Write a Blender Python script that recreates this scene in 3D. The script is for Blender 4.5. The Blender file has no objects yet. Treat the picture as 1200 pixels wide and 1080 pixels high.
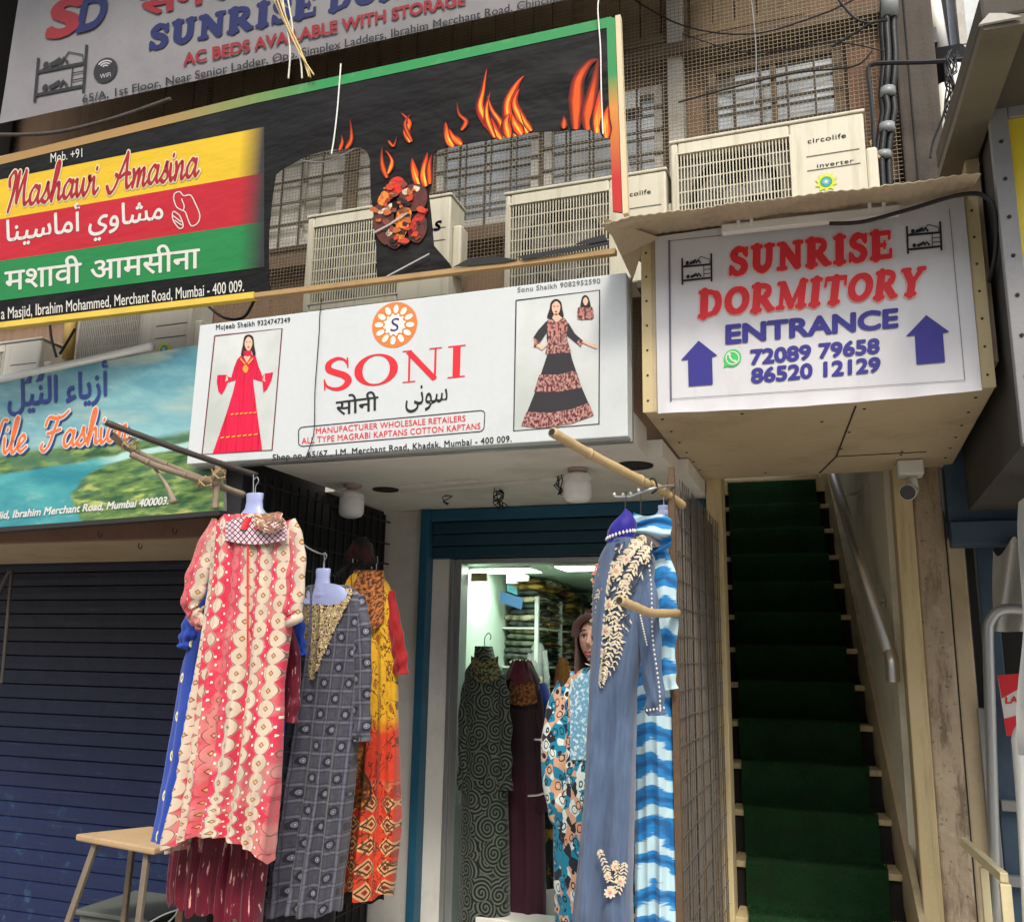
import bpy, bmesh, math, random
from mathutils import Vector, Matrix, noise as mnoise
random.seed(7)
SC = bpy.context.scene
COL = SC.collection
R = math.radians

# ------------------------------------------------------------------ camera
# pixel measurements are in the photograph's 1200 x 1080 frame
F = 1068.0; CX, CY = 600.0, 540.0; CAMZ = 1.6
XW = Vector((0.94294418, 0.05383857, -0.32856913))     # world axes seen in camera space (right, up, forward)
YW = Vector((0.33247362, -0.20507415, 0.92054651))
ZW = Vector((0.01782012, 0.97726455, 0.21127338))
CAM = Vector((0, 0, CAMZ))
cd = bpy.data.cameras.new('camera'); cam = bpy.data.objects.new('camera', cd); COL.objects.link(cam)
cd.sensor_fit = 'HORIZONTAL'; cd.sensor_width = 36; cd.lens = 36 * F / 1200
cd.clip_start = 0.05; cd.clip_end = 500
rm = Matrix(((XW.x, XW.y, -XW.z), (YW.x, YW.y, -YW.z), (ZW.x, ZW.y, -ZW.z)))
cam.matrix_world = Matrix.Translation(CAM) @ rm.to_4x4()
SC.camera = cam

# ------------------------------------------------------------------ sky, sun, exposure
SUN_EL, SUN_AZ = 50.0, 24.0        # azimuth: degrees from -Y towards +X
sd = Vector((math.sin(R(SUN_AZ)) * math.cos(R(SUN_EL)), -math.cos(R(SUN_AZ)) * math.cos(R(SUN_EL)), math.sin(R(SUN_EL))))
world = bpy.data.worlds.new("World"); SC.world = world; world.use_nodes = True
nt = world.node_tree; nt.nodes.clear()
wo = nt.nodes.new('ShaderNodeOutputWorld'); bg = nt.nodes.new('ShaderNodeBackground')
sky = nt.nodes.new('ShaderNodeTexSky'); sky.sky_type = 'NISHITA'; sky.sun_disc = False
sky.sun_elevation = R(SUN_EL); sky.sun_rotation = math.atan2(sd.x, sd.y)
sky.air_density = 1.2; sky.dust_density = 4.0; sky.ozone_density = 1.0
hs = nt.nodes.new('ShaderNodeHueSaturation'); hs.inputs['Saturation'].default_value = 0.45
nt.links.new(sky.outputs[0], hs.inputs['Color']); nt.links.new(hs.outputs[0], bg.inputs[0]); nt.links.new(bg.outputs[0], wo.inputs[0])
bg.inputs[1].default_value = 0.15
sl = bpy.data.lights.new('sun', 'SUN'); sl.energy = 1.4; sl.angle = R(10); sl.color = (1, 0.93, 0.80)
so = bpy.data.objects.new('sun', sl); COL.objects.link(so)
so.rotation_euler = sd.to_track_quat('Z', 'Y').to_euler()
SC.view_settings.view_transform = 'Standard'; SC.view_settings.look = 'None'
SC.view_settings.exposure = 0.80; SC.view_settings.gamma = 1.0
SC.cycles.max_bounces = 8; SC.cycles.diffuse_bounces = 5; SC.cycles.transparent_max_bounces = 12
SC.cycles.use_denoising = True

# ------------------------------------------------------------------ measuring helpers
def ray(px, py):
    d = Vector((px - CX, CY - py, F))
    return Vector((d.dot(XW), d.dot(YW), d.dot(ZW)))
def P(px, py, Y):
    w = ray(px, py); return CAM + w * (Y / w.y)
def PX(px, py, X):
    w = ray(px, py); return CAM + w * (X / w.x)
def PZ(px, py, Z):
    w = ray(px, py); return CAM + w * ((Z - CAMZ) / w.z)
class Plane:
    def __init__(s, p, n): s.p = Vector(p); s.n = Vector(n).normalized()
    def at(s, px, py, off=0.0):
        w = ray(px, py); t = (s.p - CAM).dot(s.n) / w.dot(s.n); return CAM + w * t + s.n * off
def ypl(Y): return Plane((0, Y, 0), (0, -1, 0))

# ------------------------------------------------------------------ materials
def rgb(r, g, b):                       # sRGB 0..255 -> linear
    f = lambda c: (c / 255 / 12.92) if c <= 10.3 else ((c / 255 + 0.055) / 1.055) ** 2.4
    return (f(r), f(g), f(b))
class E:
    """node arithmetic written as Python arithmetic"""
    nt = None
    def __init__(s, x): s.x = x
    @staticmethod
    def m(op, *a, clamp=False):
        n = E.nt.nodes.new('ShaderNodeMath'); n.operation = op; n.use_clamp = clamp
        for i, v in enumerate(a):
            if isinstance(v, E): E.nt.links.new(v.x, n.inputs[i])
            else: n.inputs[i].default_value = v
        return E(n.outputs[0])
    def __add__(s, o): return E.m('ADD', s, o)
    __radd__ = __add__
    def __sub__(s, o): return E.m('SUBTRACT', s, o)
    def __rsub__(s, o): return E.m('SUBTRACT', o, s)
    def __mul__(s, o): return E.m('MULTIPLY', s, o)
    __rmul__ = __mul__
    def __truediv__(s, o): return E.m('DIVIDE', s, o)
    def __lt__(s, o): return E.m('LESS_THAN', s, o)
    def __gt__(s, o): return E.m('GREATER_THAN', s, o)
def sin_(a): return E.m('SINE', a)
def floor_(a): return E.m('FLOOR', a)
def frac_(a): return E.m('FRACT', a)
def abs_(a): return E.m('ABSOLUTE', a)
def sqrt_(a): return E.m('SQRT', a)
def max_(a, b): return E.m('MAXIMUM', a, b)
def min_(a, b): return E.m('MINIMUM', a, b)
def atan2_(a, b): return E.m('ARCTAN2', a, b)
def sat_(a): return E.m('ADD', a, 0.0, clamp=True)
def band_(x, lo, hi): return (x > lo) * (x < hi)
def ss_(x, lo, hi): return sat_((x - lo) / (hi - lo))
def uv_():
    n = E.nt.nodes.new('ShaderNodeUVMap'); s = E.nt.nodes.new('ShaderNodeSeparateXYZ')
    E.nt.links.new(n.outputs[0], s.inputs[0]); return E(s.outputs[0]), E(s.outputs[1])
def pos_():
    n = E.nt.nodes.new('ShaderNodeTexCoord'); s = E.nt.nodes.new('ShaderNodeSeparateXYZ')
    E.nt.links.new(n.outputs['Object'], s.inputs[0]); return E(s.outputs[0]), E(s.outputs[1]), E(s.outputs[2])
def vec_(x, y, z=0.0):
    n = E.nt.nodes.new('ShaderNodeCombineXYZ')
    for i, v in enumerate((x, y, z)):
        if isinstance(v, E): E.nt.links.new(v.x, n.inputs[i])
        else: n.inputs[i].default_value = v
    return E(n.outputs[0])
def noise_(scale, vec=None, detail=3.0, rough=0.55):
    n = E.nt.nodes.new('ShaderNodeTexNoise'); n.inputs['Scale'].default_value = scale
    n.inputs['Detail'].default_value = detail; n.inputs['Roughness'].default_value = rough
    if vec is None:
        t = E.nt.nodes.new('ShaderNodeTexCoord'); E.nt.links.new(t.outputs['Object'], n.inputs['Vector'])
    else: E.nt.links.new(vec.x, n.inputs['Vector'])
    return E(n.outputs[0])
def voro_(scale, vec, out='Distance', feature='F1'):
    n = E.nt.nodes.new('ShaderNodeTexVoronoi'); n.feature = feature; n.inputs['Scale'].default_value = scale
    E.nt.links.new(vec.x, n.inputs['Vector']); return n.outputs[out]
def hash_(a, k=1.0): return frac_(sin_(a * 12.9898 * k + 4.1414) * 43758.5453)
def C(c):
    n = E.nt.nodes.new('ShaderNodeRGB'); n.outputs[0].default_value = (*c[:3], 1); return E(n.outputs[0])
def mix_(f, a, b):
    n = E.nt.nodes.new('ShaderNodeMix'); n.data_type = 'RGBA'
    for idx, v in ((6, a), (7, b)):
        if isinstance(v, E): E.nt.links.new(v.x, n.inputs[idx])
        else: n.inputs[idx].default_value = (*v[:3], 1)
    if isinstance(f, E): E.nt.links.new(f.x, n.inputs[0])
    else: n.inputs[0].default_value = f
    return E(n.outputs[2])
def scale_(col, k):                       # colour times a scalar expression
    n = E.nt.nodes.new('ShaderNodeVectorMath'); n.operation = 'SCALE'
    E.nt.links.new(col.x, n.inputs[0])
    if isinstance(k, E): E.nt.links.new(k.x, n.inputs['Scale'])
    else: n.inputs['Scale'].default_value = k
    return E(n.outputs[0])
MATS = {}
def shader(name, fn, rough=0.7, metal=0.0, bump=None, bstr=0.3, bdist=0.01, spec=0.35, sheen=0.0, trans=0.0, alpha=None):
    if name in MATS: return MATS[name]
    m = bpy.data.materials.new(name); m.use_nodes = True; MATS[name] = m
    E.nt = m.node_tree; b = E.nt.nodes['Principled BSDF']
    c = fn()
    if isinstance(c, E): E.nt.links.new(c.x, b.inputs['Base Color'])
    else: b.inputs['Base Color'].default_value = (*c[:3], 1)
    b.inputs['Roughness'].default_value = rough if not isinstance(rough, E) else 0.5
    b.inputs['Metallic'].default_value = metal; b.inputs['Specular IOR Level'].default_value = spec
    if sheen: b.inputs['Sheen Weight'].default_value = sheen
    if trans: b.inputs['Transmission Weight'].default_value = trans
    if bump:
        h = bump(); n = E.nt.nodes.new('ShaderNodeBump'); n.inputs['Strength'].default_value = bstr; n.inputs['Distance'].default_value = bdist
        E.nt.links.new(h.x, n.inputs['Height']); E.nt.links.new(n.outputs[0], b.inputs['Normal'])
    return m
def mat(name, col, rough=0.6, metal=0.0, var=0.18, sc=6.0, fine=60.0, bump=0.25, spec=0.35, dirt=0.0, dirtcol=(0.05, 0.04, 0.03), streak=False):
    """a plain surface with large and fine variation and optional dirt patches or vertical streaks"""
    def fn():
        n = noise_(sc, detail=5) * 0.65 + noise_(fine, detail=2) * 0.35
        c = scale_(C(col), (n - 0.5) * (2.4 * var) + 1.0)
        if dirt:
            if streak:
                x, y, z = pos_(); d = noise_(1.0, vec_(x * 22.0, y * 22.0, z * 1.6), detail=5, rough=0.65)
            else: d = noise_(sc * 0.6, detail=7, rough=0.7)
            c = mix_(ss_(d, 0.5, 0.72) * dirt, c, dirtcol)
        return c
    return shader(name, fn, rough, metal, (lambda: noise_(fine * 1.5, detail=3)) if bump else None, bump, 0.004, spec)
def flat(name, col, rough=0.55, spec=0.3):
    return shader(name, lambda: scale_(C(col), noise_(9, detail=4) * 0.24 + 0.88), rough, 0, None, spec=spec)
def emit(name, col, st):
    if name in MATS: return MATS[name]
    m = bpy.data.materials.new(name); m.use_nodes = True; MATS[name] = m
    b = m.node_tree.nodes['Principled BSDF']; b.inputs['Base Color'].default_value = (*col, 1)
    b.inputs['Emission Color'].default_value = (*col, 1); b.inputs['Emission Strength'].default_value = st
    return m

# ------------------------------------------------------------------ objects
def tag(o, label=None, cat=None, group=None, kind=None):
    if label: o['label'] = label
    if cat: o['category'] = cat
    if group: o['group'] = group
    if kind: o['kind'] = kind
    return o
def thing(name, label, cat, loc, group=None):
    o = bpy.data.objects.new(name, None); COL.objects.link(o); o.location = loc; o.empty_display_size = 0.05
    return tag(o, label, cat, group)
def abs_loc(o):
    v = o.location.copy()
    while o.parent: o = o.parent; v += o.location
    return v
class MB:
    """collects geometry, builds ONE mesh object"""
    def __init__(s): s.v = []; s.f = []; s.uv = None; s.smooth = False; s.fuv = []
    def add(s, vs, fs):
        n = len(s.v); s.v += [Vector(v) for v in vs]; s.f += [tuple(i + n for i in f) for f in fs]; return s
    def box(s, x0, x1, y0, y1, z0, z1):
        if x0 > x1: x0, x1 = x1, x0
        if y0 > y1: y0, y1 = y1, y0
        if z0 > z1: z0, z1 = z1, z0
        return s.add([(x0, y0, z0), (x1, y0, z0), (x1, y1, z0), (x0, y1, z0), (x0, y0, z1), (x1, y0, z1), (x1, y1, z1), (x0, y1, z1)],
                     [(0, 3, 2, 1), (4, 5, 6, 7), (0, 1, 5, 4), (1, 2, 6, 5), (2, 3, 7, 6), (3, 0, 4, 7)])
    def hexa(s, a):                       # eight points: bottom ring then top ring
        return s.add(a, [(0, 3, 2, 1), (4, 5, 6, 7), (0, 1, 5, 4), (1, 2, 6, 5), (2, 3, 7, 6), (3, 0, 4, 7)])
    def bar(s, p, q, w, h=None, up=(0, 0, 1)):
        p, q = Vector(p), Vector(q); h = w if h is None else h; d = (q - p).normalized(); u = Vector(up)
        if abs(d.dot(u)) > 0.95: u = Vector((0, 1, 0))
        a = d.cross(u).normalized() * (w / 2); b = a.cross(d).normalized() * (h / 2)
        return s.hexa([p - a - b, p + a - b, p + a + b, p - a + b, q - a - b, q + a - b, q + a + b, q - a + b])
    def prism(s, pts, off):
        n = len(pts); pts = [Vector(p) for p in pts]; off = Vector(off)
        s.add(pts + [p + off for p in pts], [tuple(range(n - 1, -1, -1)), tuple(range(n, 2 * n))] + [(i, (i + 1) % n, n + (i + 1) % n, n + i) for i in range(n)]); return s
    def tube(s, path, r, n=8, caps=True, flatten=1.0):
        path = [Vector(p) for p in path]; m = len(path); rs = r if isinstance(r, (list, tuple)) else [r] * m
        vs = []; prev = None
        for i, p in enumerate(path):
            t = (path[min(i + 1, m - 1)] - path[max(i - 1, 0)]).normalized()
            if prev is None:
                a = t.cross(Vector((0, 0, 1)))
                if a.length < 0.1: a = t.cross(Vector((0, 1, 0)))
            else: a = prev - t * prev.dot(t)
            a.normalize(); prev = a; b = t.cross(a)
            for k in range(n):
                th = 2 * math.pi * k / n; vs.append(p + a * (rs[i] * math.cos(th)) + b * (rs[i] * flatten * math.sin(th)))
        fs = [(i * n + k, i * n + (k + 1) % n, (i + 1) * n + (k + 1) % n, (i + 1) * n + k) for i in range(m - 1) for k in range(n)]
        if caps: fs += [tuple(range(n - 1, -1, -1)), tuple((m - 1) * n + k for k in range(n))]
        return s.add(vs, fs)
    def lathe(s, c, prof, n=24, axis='Z'):   # prof: (radius, height) pairs
        c = Vector(c); vs = []
        for r, h in prof:
            for k in range(n):
                th = 2 * math.pi * k / n; a, b = r * math.cos(th), r * math.sin(th)
                vs.append(c + (Vector((a, b, h)) if axis == 'Z' else Vector((a, h, b)) if axis == 'Y' else Vector((h, a, b))))
        m = len(prof)
        return s.add(vs, [(i * n + k, i * n + (k + 1) % n, (i + 1) * n + (k + 1) % n, (i + 1) * n + k) for i in range(m - 1) for k in range(n)])
    def poly(s, pts): return s.add(pts, [tuple(range(len(pts)))])
    def grid(s, fn, nu, nv, closed=False, uvfn=None):
        """surface from fn(i/nu, j/nv) -> point"""
        n0 = len(s.v); vs = []; uvs = []
        for j in range(nv + 1):
            for i in range(nu + 1):
                vs.append(fn(i / nu, j / nv))
                if uvfn: uvs.append(uvfn(i / nu, j / nv))
        w = nu + 1; fs = [(j * w + i, j * w + i + 1, (j + 1) * w + i + 1, (j + 1) * w + i) for j in range(nv) for i in range(nu)]
        s.add(vs, fs)
        if uvfn:
            if s.uv is None: s.uv = {}
            for k, u in enumerate(uvs): s.uv[n0 + k] = u
        return s
    def build(s, name, m, parent=None, smooth=None, bevel=0.0, label=None):
        me = bpy.data.meshes.new(name); loc = abs_loc(parent) if parent else Vector((0, 0, 0))
        me.from_pydata([v - loc for v in s.v], [], s.f)
        if s.uv:
            ul = me.uv_layers.new(name='UVMap'); lv = [l.vertex_index for l in me.loops]
            for k, vi in enumerate(lv):
                ul.data[k].uv = s.uv.get(vi, (0, 0))
        me.materials.append(m)
        o = bpy.data.objects.new(name, me); COL.objects.link(o)
        if parent: o.parent = parent
        if bevel:
            b = o.modifiers.new('bevel', 'BEVEL'); b.width = bevel; b.segments = 2; b.limit_method = 'ANGLE'; b.angle_limit = R(40)
        if smooth if smooth is not None else s.smooth:
            for p in me.polygons: p.use_smooth = True
        me.update()
        if label: o['label'] = label
        return o
def rebase(o, p):                           # puts a one-mesh thing's origin at p
    p = Vector(p); o.data.transform(Matrix.Translation(-p)); o.location = p; return o
def dup(root, delta, label=None, rz=0.0):
    def rec(o, par):
        c = o.copy(); COL.objects.link(c); c.parent = par
        for ch in list(o.children): rec(ch, c)
        return c
    r = rec(root, None); r.location = Vector(root.location) + Vector(delta); r.rotation_euler.z += rz
    if label: r['label'] = label
    return r
def catmull(pts, k=8, closed=False):
    pts = [Vector(p) for p in pts]; out = []; n = len(pts)
    if n < 3 and not closed: return pts
    for i in range(n if closed else n - 1):
        if closed: a, b, c, d = pts[i - 1], pts[i], pts[(i + 1) % n], pts[(i + 2) % n]
        else: a, b, c, d = pts[max(i - 1, 0)], pts[i], pts[i + 1], pts[min(i + 2, n - 1)]
        for j in range(k):
            t = j / k; out.append(0.5 * ((2 * b) + (c - a) * t + (2 * a - 5 * b + 4 * c - d) * t * t + (3 * b - a - 3 * c + d) * t ** 3))
    if not closed: out.append(pts[-1])
    return out
def sag(p, q, drop, n=14):
    p, q = Vector(p), Vector(q); return [p.lerp(q, i / n) - Vector((0, 0, drop * 4 * (i / n) * (1 - i / n))) for i in range(n + 1)]

# ------------------------------------------------------------------ lettering and flat printed art
_tc = {}
def text2d(s, bold=0.0, space=1.0):
    k = (s, bold, space)
    if k in _tc: return _tc[k]
    c = bpy.data.curves.new('t', 'FONT'); c.body = s; c.space_character = space; c.resolution_u = 4
    o = bpy.data.objects.new('t', c); COL.objects.link(o)
    dg = bpy.context.evaluated_depsgraph_get(); dg.update(); m = bpy.data.meshes.new_from_object(o.evaluated_get(dg))
    v = [(p.co.x, p.co.y) for p in m.vertices]; f = [tuple(p.vertices) for p in m.polygons]
    bpy.data.objects.remove(o); bpy.data.meshes.remove(m); bpy.data.curves.remove(c)
    x0 = min(a for a, b in v) - bold; x1 = max(a for a, b in v) + bold
    n = 0 if not bold else (4 if bold < .02 else 8 if bold < .035 else 12)   # heavier weight: shifted copies, each a hair in front of the last
    offs = [(0.0, 0.0)] + [(bold * math.cos(2 * math.pi * i / n), bold * math.sin(2 * math.pi * i / n)) for i in range(n)]
    V = []; FF = []
    for k_, (ox, oy) in enumerate(offs):
        m0 = len(V); V += [((a + ox - x0) / (x1 - x0), (b + oy) / 0.69, k_ * 2.5e-5) for a, b in v]; FF += [tuple(i + m0 for i in g_) for g_ in f]
    v, f = V, FF
    _tc[k] = (v, f); return _tc[k]
def bil(q, s, t):                           # q: bl, br, tr, tl in pixels
    b = (q[0][0] + (q[1][0] - q[0][0]) * s, q[0][1] + (q[1][1] - q[0][1]) * s)
    a = (q[3][0] + (q[2][0] - q[3][0]) * s, q[3][1] + (q[2][1] - q[3][1]) * s)
    return (b[0] + (a[0] - b[0]) * t, b[1] + (a[1] - b[1]) * t)
def quad_of(bl, br, h, lean=0.0, h2=None):
    h2 = h if h2 is None else h2
    return (bl, br, (br[0] + lean, br[1] - h2), (bl[0] + lean, bl[1] - h))
def put2d(mb, geo, pl, q, off):
    v, f = geo
    mb.add([pl.at(*bil(q, a, b), off + c) for a, b, c in v], f); return mb
def lettering(s, pl, bl, br, h, m, parent, off=0.004, bold=0.0, lean=0.0, h2=None, space=1.0, slant=0.0, name='lettering'):
    v, f = text2d(s, bold, space)
    if slant: v = [(a + slant * b, b, c) for a, b, c in v]
    return put2d(MB(), (v, f), pl, quad_of(bl, br, h, lean, h2), off).build(name, m, parent)
def ribbon(pts, ws, lift=0.0, cap=True, nib=None):
    """2-D stroke; ws half width(s); nib=(angle, min share) for a broad pen"""
    n = len(pts); vs = []; fs = []; W = []
    for i, p in enumerate(pts):
        a = pts[max(i - 1, 0)]; b = pts[min(i + 1, n - 1)]; dx, dy = b[0] - a[0], b[1] - a[1]; l = math.hypot(dx, dy) or 1; dx /= l; dy /= l
        w = ws[i] if isinstance(ws, (list, tuple)) else ws
        if nib: w *= nib[1] + (1 - nib[1]) * abs(math.sin(math.atan2(dy, dx) - nib[0]))
        W.append(w); vs += [(p[0] - dy * w, p[1] + dx * w, lift), (p[0] + dy * w, p[1] - dx * w, lift)]
    fs = [(2 * i, 2 * i + 1, 2 * i + 3, 2 * i + 2) for i in range(n - 1)]
    if cap:
        for e in (0, n - 1):
            k = len(vs); vs += [(pts[e][0] + W[e] * math.cos(t * math.pi / 6), pts[e][1] + W[e] * math.sin(t * math.pi / 6), lift + (1.2e-5 if e else 2.4e-5)) for t in range(12)]
            fs.append(tuple(range(k, k + 12)))
    return vs, fs
def merge2d(parts):
    V = []; Fs = []
    for v, f in parts:
        n = len(V); V += v; Fs += [tuple(i + n for i in g) for g in f]
    return V, Fs
def ell(cx, cy, rx, ry, a0, a1, n=20): return [(cx + rx * math.cos(R(a0 + (a1 - a0) * i / n)), cy + ry * math.sin(R(a0 + (a1 - a0) * i / n))) for i in range(n + 1)]
def c2(pts, k=7): return [(p.x, p.y) for p in catmull([(a, b, 0) for a, b in pts], k)]
# fat slab letters (soft serifs)
def fat(ch):
    t = 0.165; s = 0.078                       # half stem, half serif
    def st(*p, w=t): return (list(p), w)
    def sf(x, y, l=0.26): return ([(x - l + s, y), (x + l - s, y)], s)
    if ch == 'I': return 0.56, [st((.28, .08), (.28, .92)), sf(.28, .07), sf(.28, .93)]
    if ch == 'U': return 0.98, [(c2([(.25, .92), (.25, .5), (.27, .25), (.48, .10), (.68, .25), (.73, .5), (.73, .92)], 6), [.15] * 13 + [.13] * 24), sf(.25, .93, .24), sf(.74, .93, .22)]
    if ch == 'N': return 1.06, [st((.24, .08), (.24, .92), w=.11), st((.26, .86), (.80, .12), w=.15), st((.82, .1), (.82, .92), w=.11), sf(.22, .07, .22), sf(.17, .93, .17), sf(.82, .93, .22)]
    if ch == 'S': return 0.80, [(c2([(.66, .74), (.56, .88), (.36, .91), (.19, .76), (.26, .6), (.52, .46), (.63, .28), (.5, .1), (.28, .08), (.13, .26)], 7), [.10] * 12 + [.13] * 38 + [.10] * 14), ([(.68, .66), (.69, .94)], .055), ([(.10, .34), (.09, .05)], .055)]
    if ch == 'R': return 1.02, [st((.25, .08), (.25, .92)), (c2([(.25, .91), (.5, .92), (.72, .82), (.72, .6), (.5, .5), (.27, .5)], 6), .10), ([(.62, .62), (.70, .70)], .10), st((.5, .46), (.80, .10), w=.14), sf(.25, .07, .25), sf(.16, .93, .16), sf(.86, .07, .17)]
    if ch == 'E': return 0.90, [st((.25, .08), (.25, .92)), ([(.25, .91), (.74, .91)], .09), ([(.25, .50), (.58, .50)], .08), ([(.25, .09), (.78, .09)], .09), ([(.76, .92), (.76, .70)], .055), ([(.58, .62), (.58, .38)], .045), ([(.80, .08), (.81, .32)], .055), sf(.16, .07, .16), sf(.16, .93, .16)]
    if ch == 'D': return 1.04, [st((.25, .08), (.25, .92)), (c2([(.22, .90), (.5, .90), (.76, .76), (.84, .5), (.76, .24), (.5, .10), (.22, .10)], 6), [.09] * 10 + [.14] * 17 + [.09] * 10), sf(.17, .07, .17), sf(.17, .93, .17)]
    if ch == 'O': return 1.06, [(ell(.53, .5, .37, .40, 0, 360, 36), [.10 + .05 * abs(math.cos(i * math.pi / 18)) for i in range(37)])]
    if ch == 'M': return 1.30, [st((.22, .08), (.24, .9), w=.09), st((.26, .88), (.64, .12), w=.14), st((.66, .12), (1.0, .88), w=.09), st((1.05, .08), (1.05, .92), w=.15), sf(.2, .07, .2), sf(.17, .93, .17), sf(1.05, .07, .24), sf(1.1, .93, .18)]
    if ch == 'T': return 0.98, [st((.49, .08), (.49, .9)), ([(.12, .91), (.86, .91)], .09), ([(.10, .92), (.08, .66)], .055), ([(.88, .92), (.90, .66)], .055), sf(.49, .07, .26)]
    if ch == 'Y': return 1.02, [st((.5, .08), (.5, .48)), st((.5, .46), (.22, .88), w=.14), st((.52, .46), (.80, .88), w=.10), sf(.5, .07, .26), sf(.2, .93, .22), sf(.82, .93, .2)]
    return 0.5, []
def fat_text(s, grow=0.0, gap=0.03):
    x = 0; parts = []; k = 0
    for ch in s:
        w, sts = fat(ch)
        for pts, hw in sts:
            k += 1; hw = [a + grow for a in hw][:len(pts)] + [hw[-1] + grow] * max(0, len(pts) - len(hw)) if isinstance(hw, list) else hw + grow
            parts.append(ribbon([(a + x, b) for a, b in pts], hw, 4e-5 * k, cap=ch != 'O'))
        x += w + gap
    x -= gap; V, Fs = merge2d(parts)
    return [(a / x, b, c) for a, b, c in V], Fs
# thick-and-thin roman letters
def roman(s):
    parts = []; x = 0
    def r(p, w, l=0.0): parts.append(ribbon([(a + x, b) for a, b in p], w, l, cap=False))
    for i, ch in enumerate(s):
        if ch == 'S':
            p = c2([(.62, .78), (.54, .92), (.36, .98), (.16, .86), (.16, .66), (.34, .54), (.56, .42), (.66, .24), (.54, .06), (.34, .02), (.14, .12), (.06, .28)], 6)
            r(p, [.022 + .075 * max(0, math.sin(math.pi * k / (len(p) - 1))) ** 1.4 for k in range(len(p))]); r([(.64, .66), (.62, .98)], .02, .0001); r([(.05, .36), (.07, .02)], .02, .0001); x += .84
        if ch == 'O':
            r(ell(.52, .5, .45, .47, 0, 360, 48), [.028 + .075 * math.cos(k * math.pi / 24) ** 2 for k in range(49)]); x += 1.16
        if ch == 'N':
            r([(.2, .03), (.2, .97)], .026); r([(.17, .97), (.86, .02)], .075, .0001); r([(.86, .0), (.86, .97)], .026, .0002)
            r([(.04, .015), (.36, .015)], .018, .0003); r([(.02, .985), (.26, .985)], .018, .0003); r([(.7, .985), (1.02, .985)], .018, .0003); x += 1.16
        if ch == 'I':
            r([(.24, .0), (.24, 1.0)], .095); r([(.02, .018), (.46, .018)], .02, .0002); r([(.02, .982), (.46, .982)], .02, .0002); x += .48
    V, Fs = merge2d(parts); return [(a / x, b, c) for a, b, c in V], Fs
# brush script letters
BR = {
 'a': (.56, [[(.42, .42), (.25, .50), (.08, .30), (.10, .06), (.25, .03), (.42, .26), (.46, .48)], [(.46, .48), (.42, .14), (.50, .02), (.62, .14)]]),
 's': (.42, [[(.0, .06), (.18, .30), (.27, .56), (.30, .36), (.36, .14), (.22, .0), (.06, .07)]]),
 'h': (.54, [[(.0, .1), (.22, .6), (.30, 1.0), (.20, 1.05), (.12, .6), (.08, 0)], [(.08, 0), (.2, .38), (.34, .48), (.38, .3), (.38, .08), (.46, .02), (.56, .12)]]),
 'w': (.80, [[(.0, .42), (.07, .48), (.09, .20), (.17, .0), (.30, .16), (.37, .46)], [(.37, .46), (.37, .16), (.46, .0), (.60, .16), (.66, .40), (.60, .54), (.66, .40), (.80, .44)]]),
 'i': (.26, [[(.04, .46), (.06, .12), (.14, 0), (.28, .14)], [(.12, .68), (.13, .71), (.14, .73)]]),
 'm': (.68, [[(.02, .48), (.06, .3), (.04, 0)], [(.04, 0), (.14, .36), (.26, .48), (.28, .3), (.26, 0)], [(.26, 0), (.36, .36), (.48, .48), (.52, .3), (.50, .08), (.58, .0), (.70, .12)]]),
 'n': (.48, [[(.02, .48), (.06, .3), (.04, 0)], [(.04, 0), (.14, .36), (.28, .48), (.32, .3), (.30, .08), (.38, .0), (.50, .12)]]),
 'l': (.30, [[(0, .1), (.2, .6), (.28, 1.0), (.18, 1.0), (.10, .5), (.12, .06), (.22, 0), (.32, .12)]]),
 'e': (.40, [[(0, .1), (.18, .22), (.32, .38), (.24, .50), (.10, .36), (.08, .12), (.20, 0), (.42, .14)]]),
 'o': (.48, [[(.28, .48), (.12, .42), (.06, .18), (.18, .02), (.34, .14), (.36, .38), (.26, .48), (.36, .40), (.50, .42)]]),
 'F': (.86, [[(.62, .95), (.46, .5), (.32, .1), (.14, -.06), (.0, .04), (.06, .16)], [(.10, .70), (.22, .94), (.5, .90), (.78, .94), (1.0, 1.10)], [(.22, .46), (.46, .50), (.72, .56)]]),
 'N': (.96, [[(-.06, .08), (.06, .0), (.2, .3), (.34, .95)], [(.34, .95), (.46, .45), (.60, .02)], [(.60, .02), (.74, .6), (.86, .98), (1.02, 1.0)]]),
 'M': (.98, [[(.06, .62), (.04, .84), (.2, 1.0), (.30, .86), (.22, .3), (.10, -.10)], [(.10, -.10), (.26, .4), (.46, .98)], [(.46, .98), (.42, .5), (.44, .12)], [(.44, .12), (.58, .55), (.76, .98)], [(.76, .98), (.74, .4), (.82, .04), (1.0, .14)]]),
 'A': (.92, [[(-.2, .12), (-.06, -.06), (.14, .06), (.36, .5), (.60, 1.0)], [(.60, 1.0), (.62, .5), (.68, .06), (.80, .04), (.9, .14)], [(.16, .42), (.34, .34), (.56, .42), (.78, .40)]]),
 ' ': (.62, []),
}
def brush(s, w=.055, slant=.22, grow=0.0):
    x = 0; parts = []; k = 0
    for ch in s:
        adv, sts = BR[ch]
        for st in sts:
            k += 1; parts.append(ribbon(c2([(a + x + slant * b, b) for a, b in st], 6), w + grow, 4e-5 * k, nib=(R(38), .45 if not grow else .8)))
        x += adv
    V, Fs = merge2d(parts); return [(a / x, b, c) for a, b, c in V], Fs
def art(mb, pl, pts, off=0.004):             # a flat printed shape, pixel outline on a plane
    mb.poly([pl.at(x, y, off) for x, y in pts]); return mb
def artline(mb, pl, pts, w, off=0.005):       # a printed line of w pixels
    v, f = ribbon([tuple(p) for p in pts], w / 2, cap=False)
    mb.add([pl.at(a, b, off) for a, b, c in v], f); return mb
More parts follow.
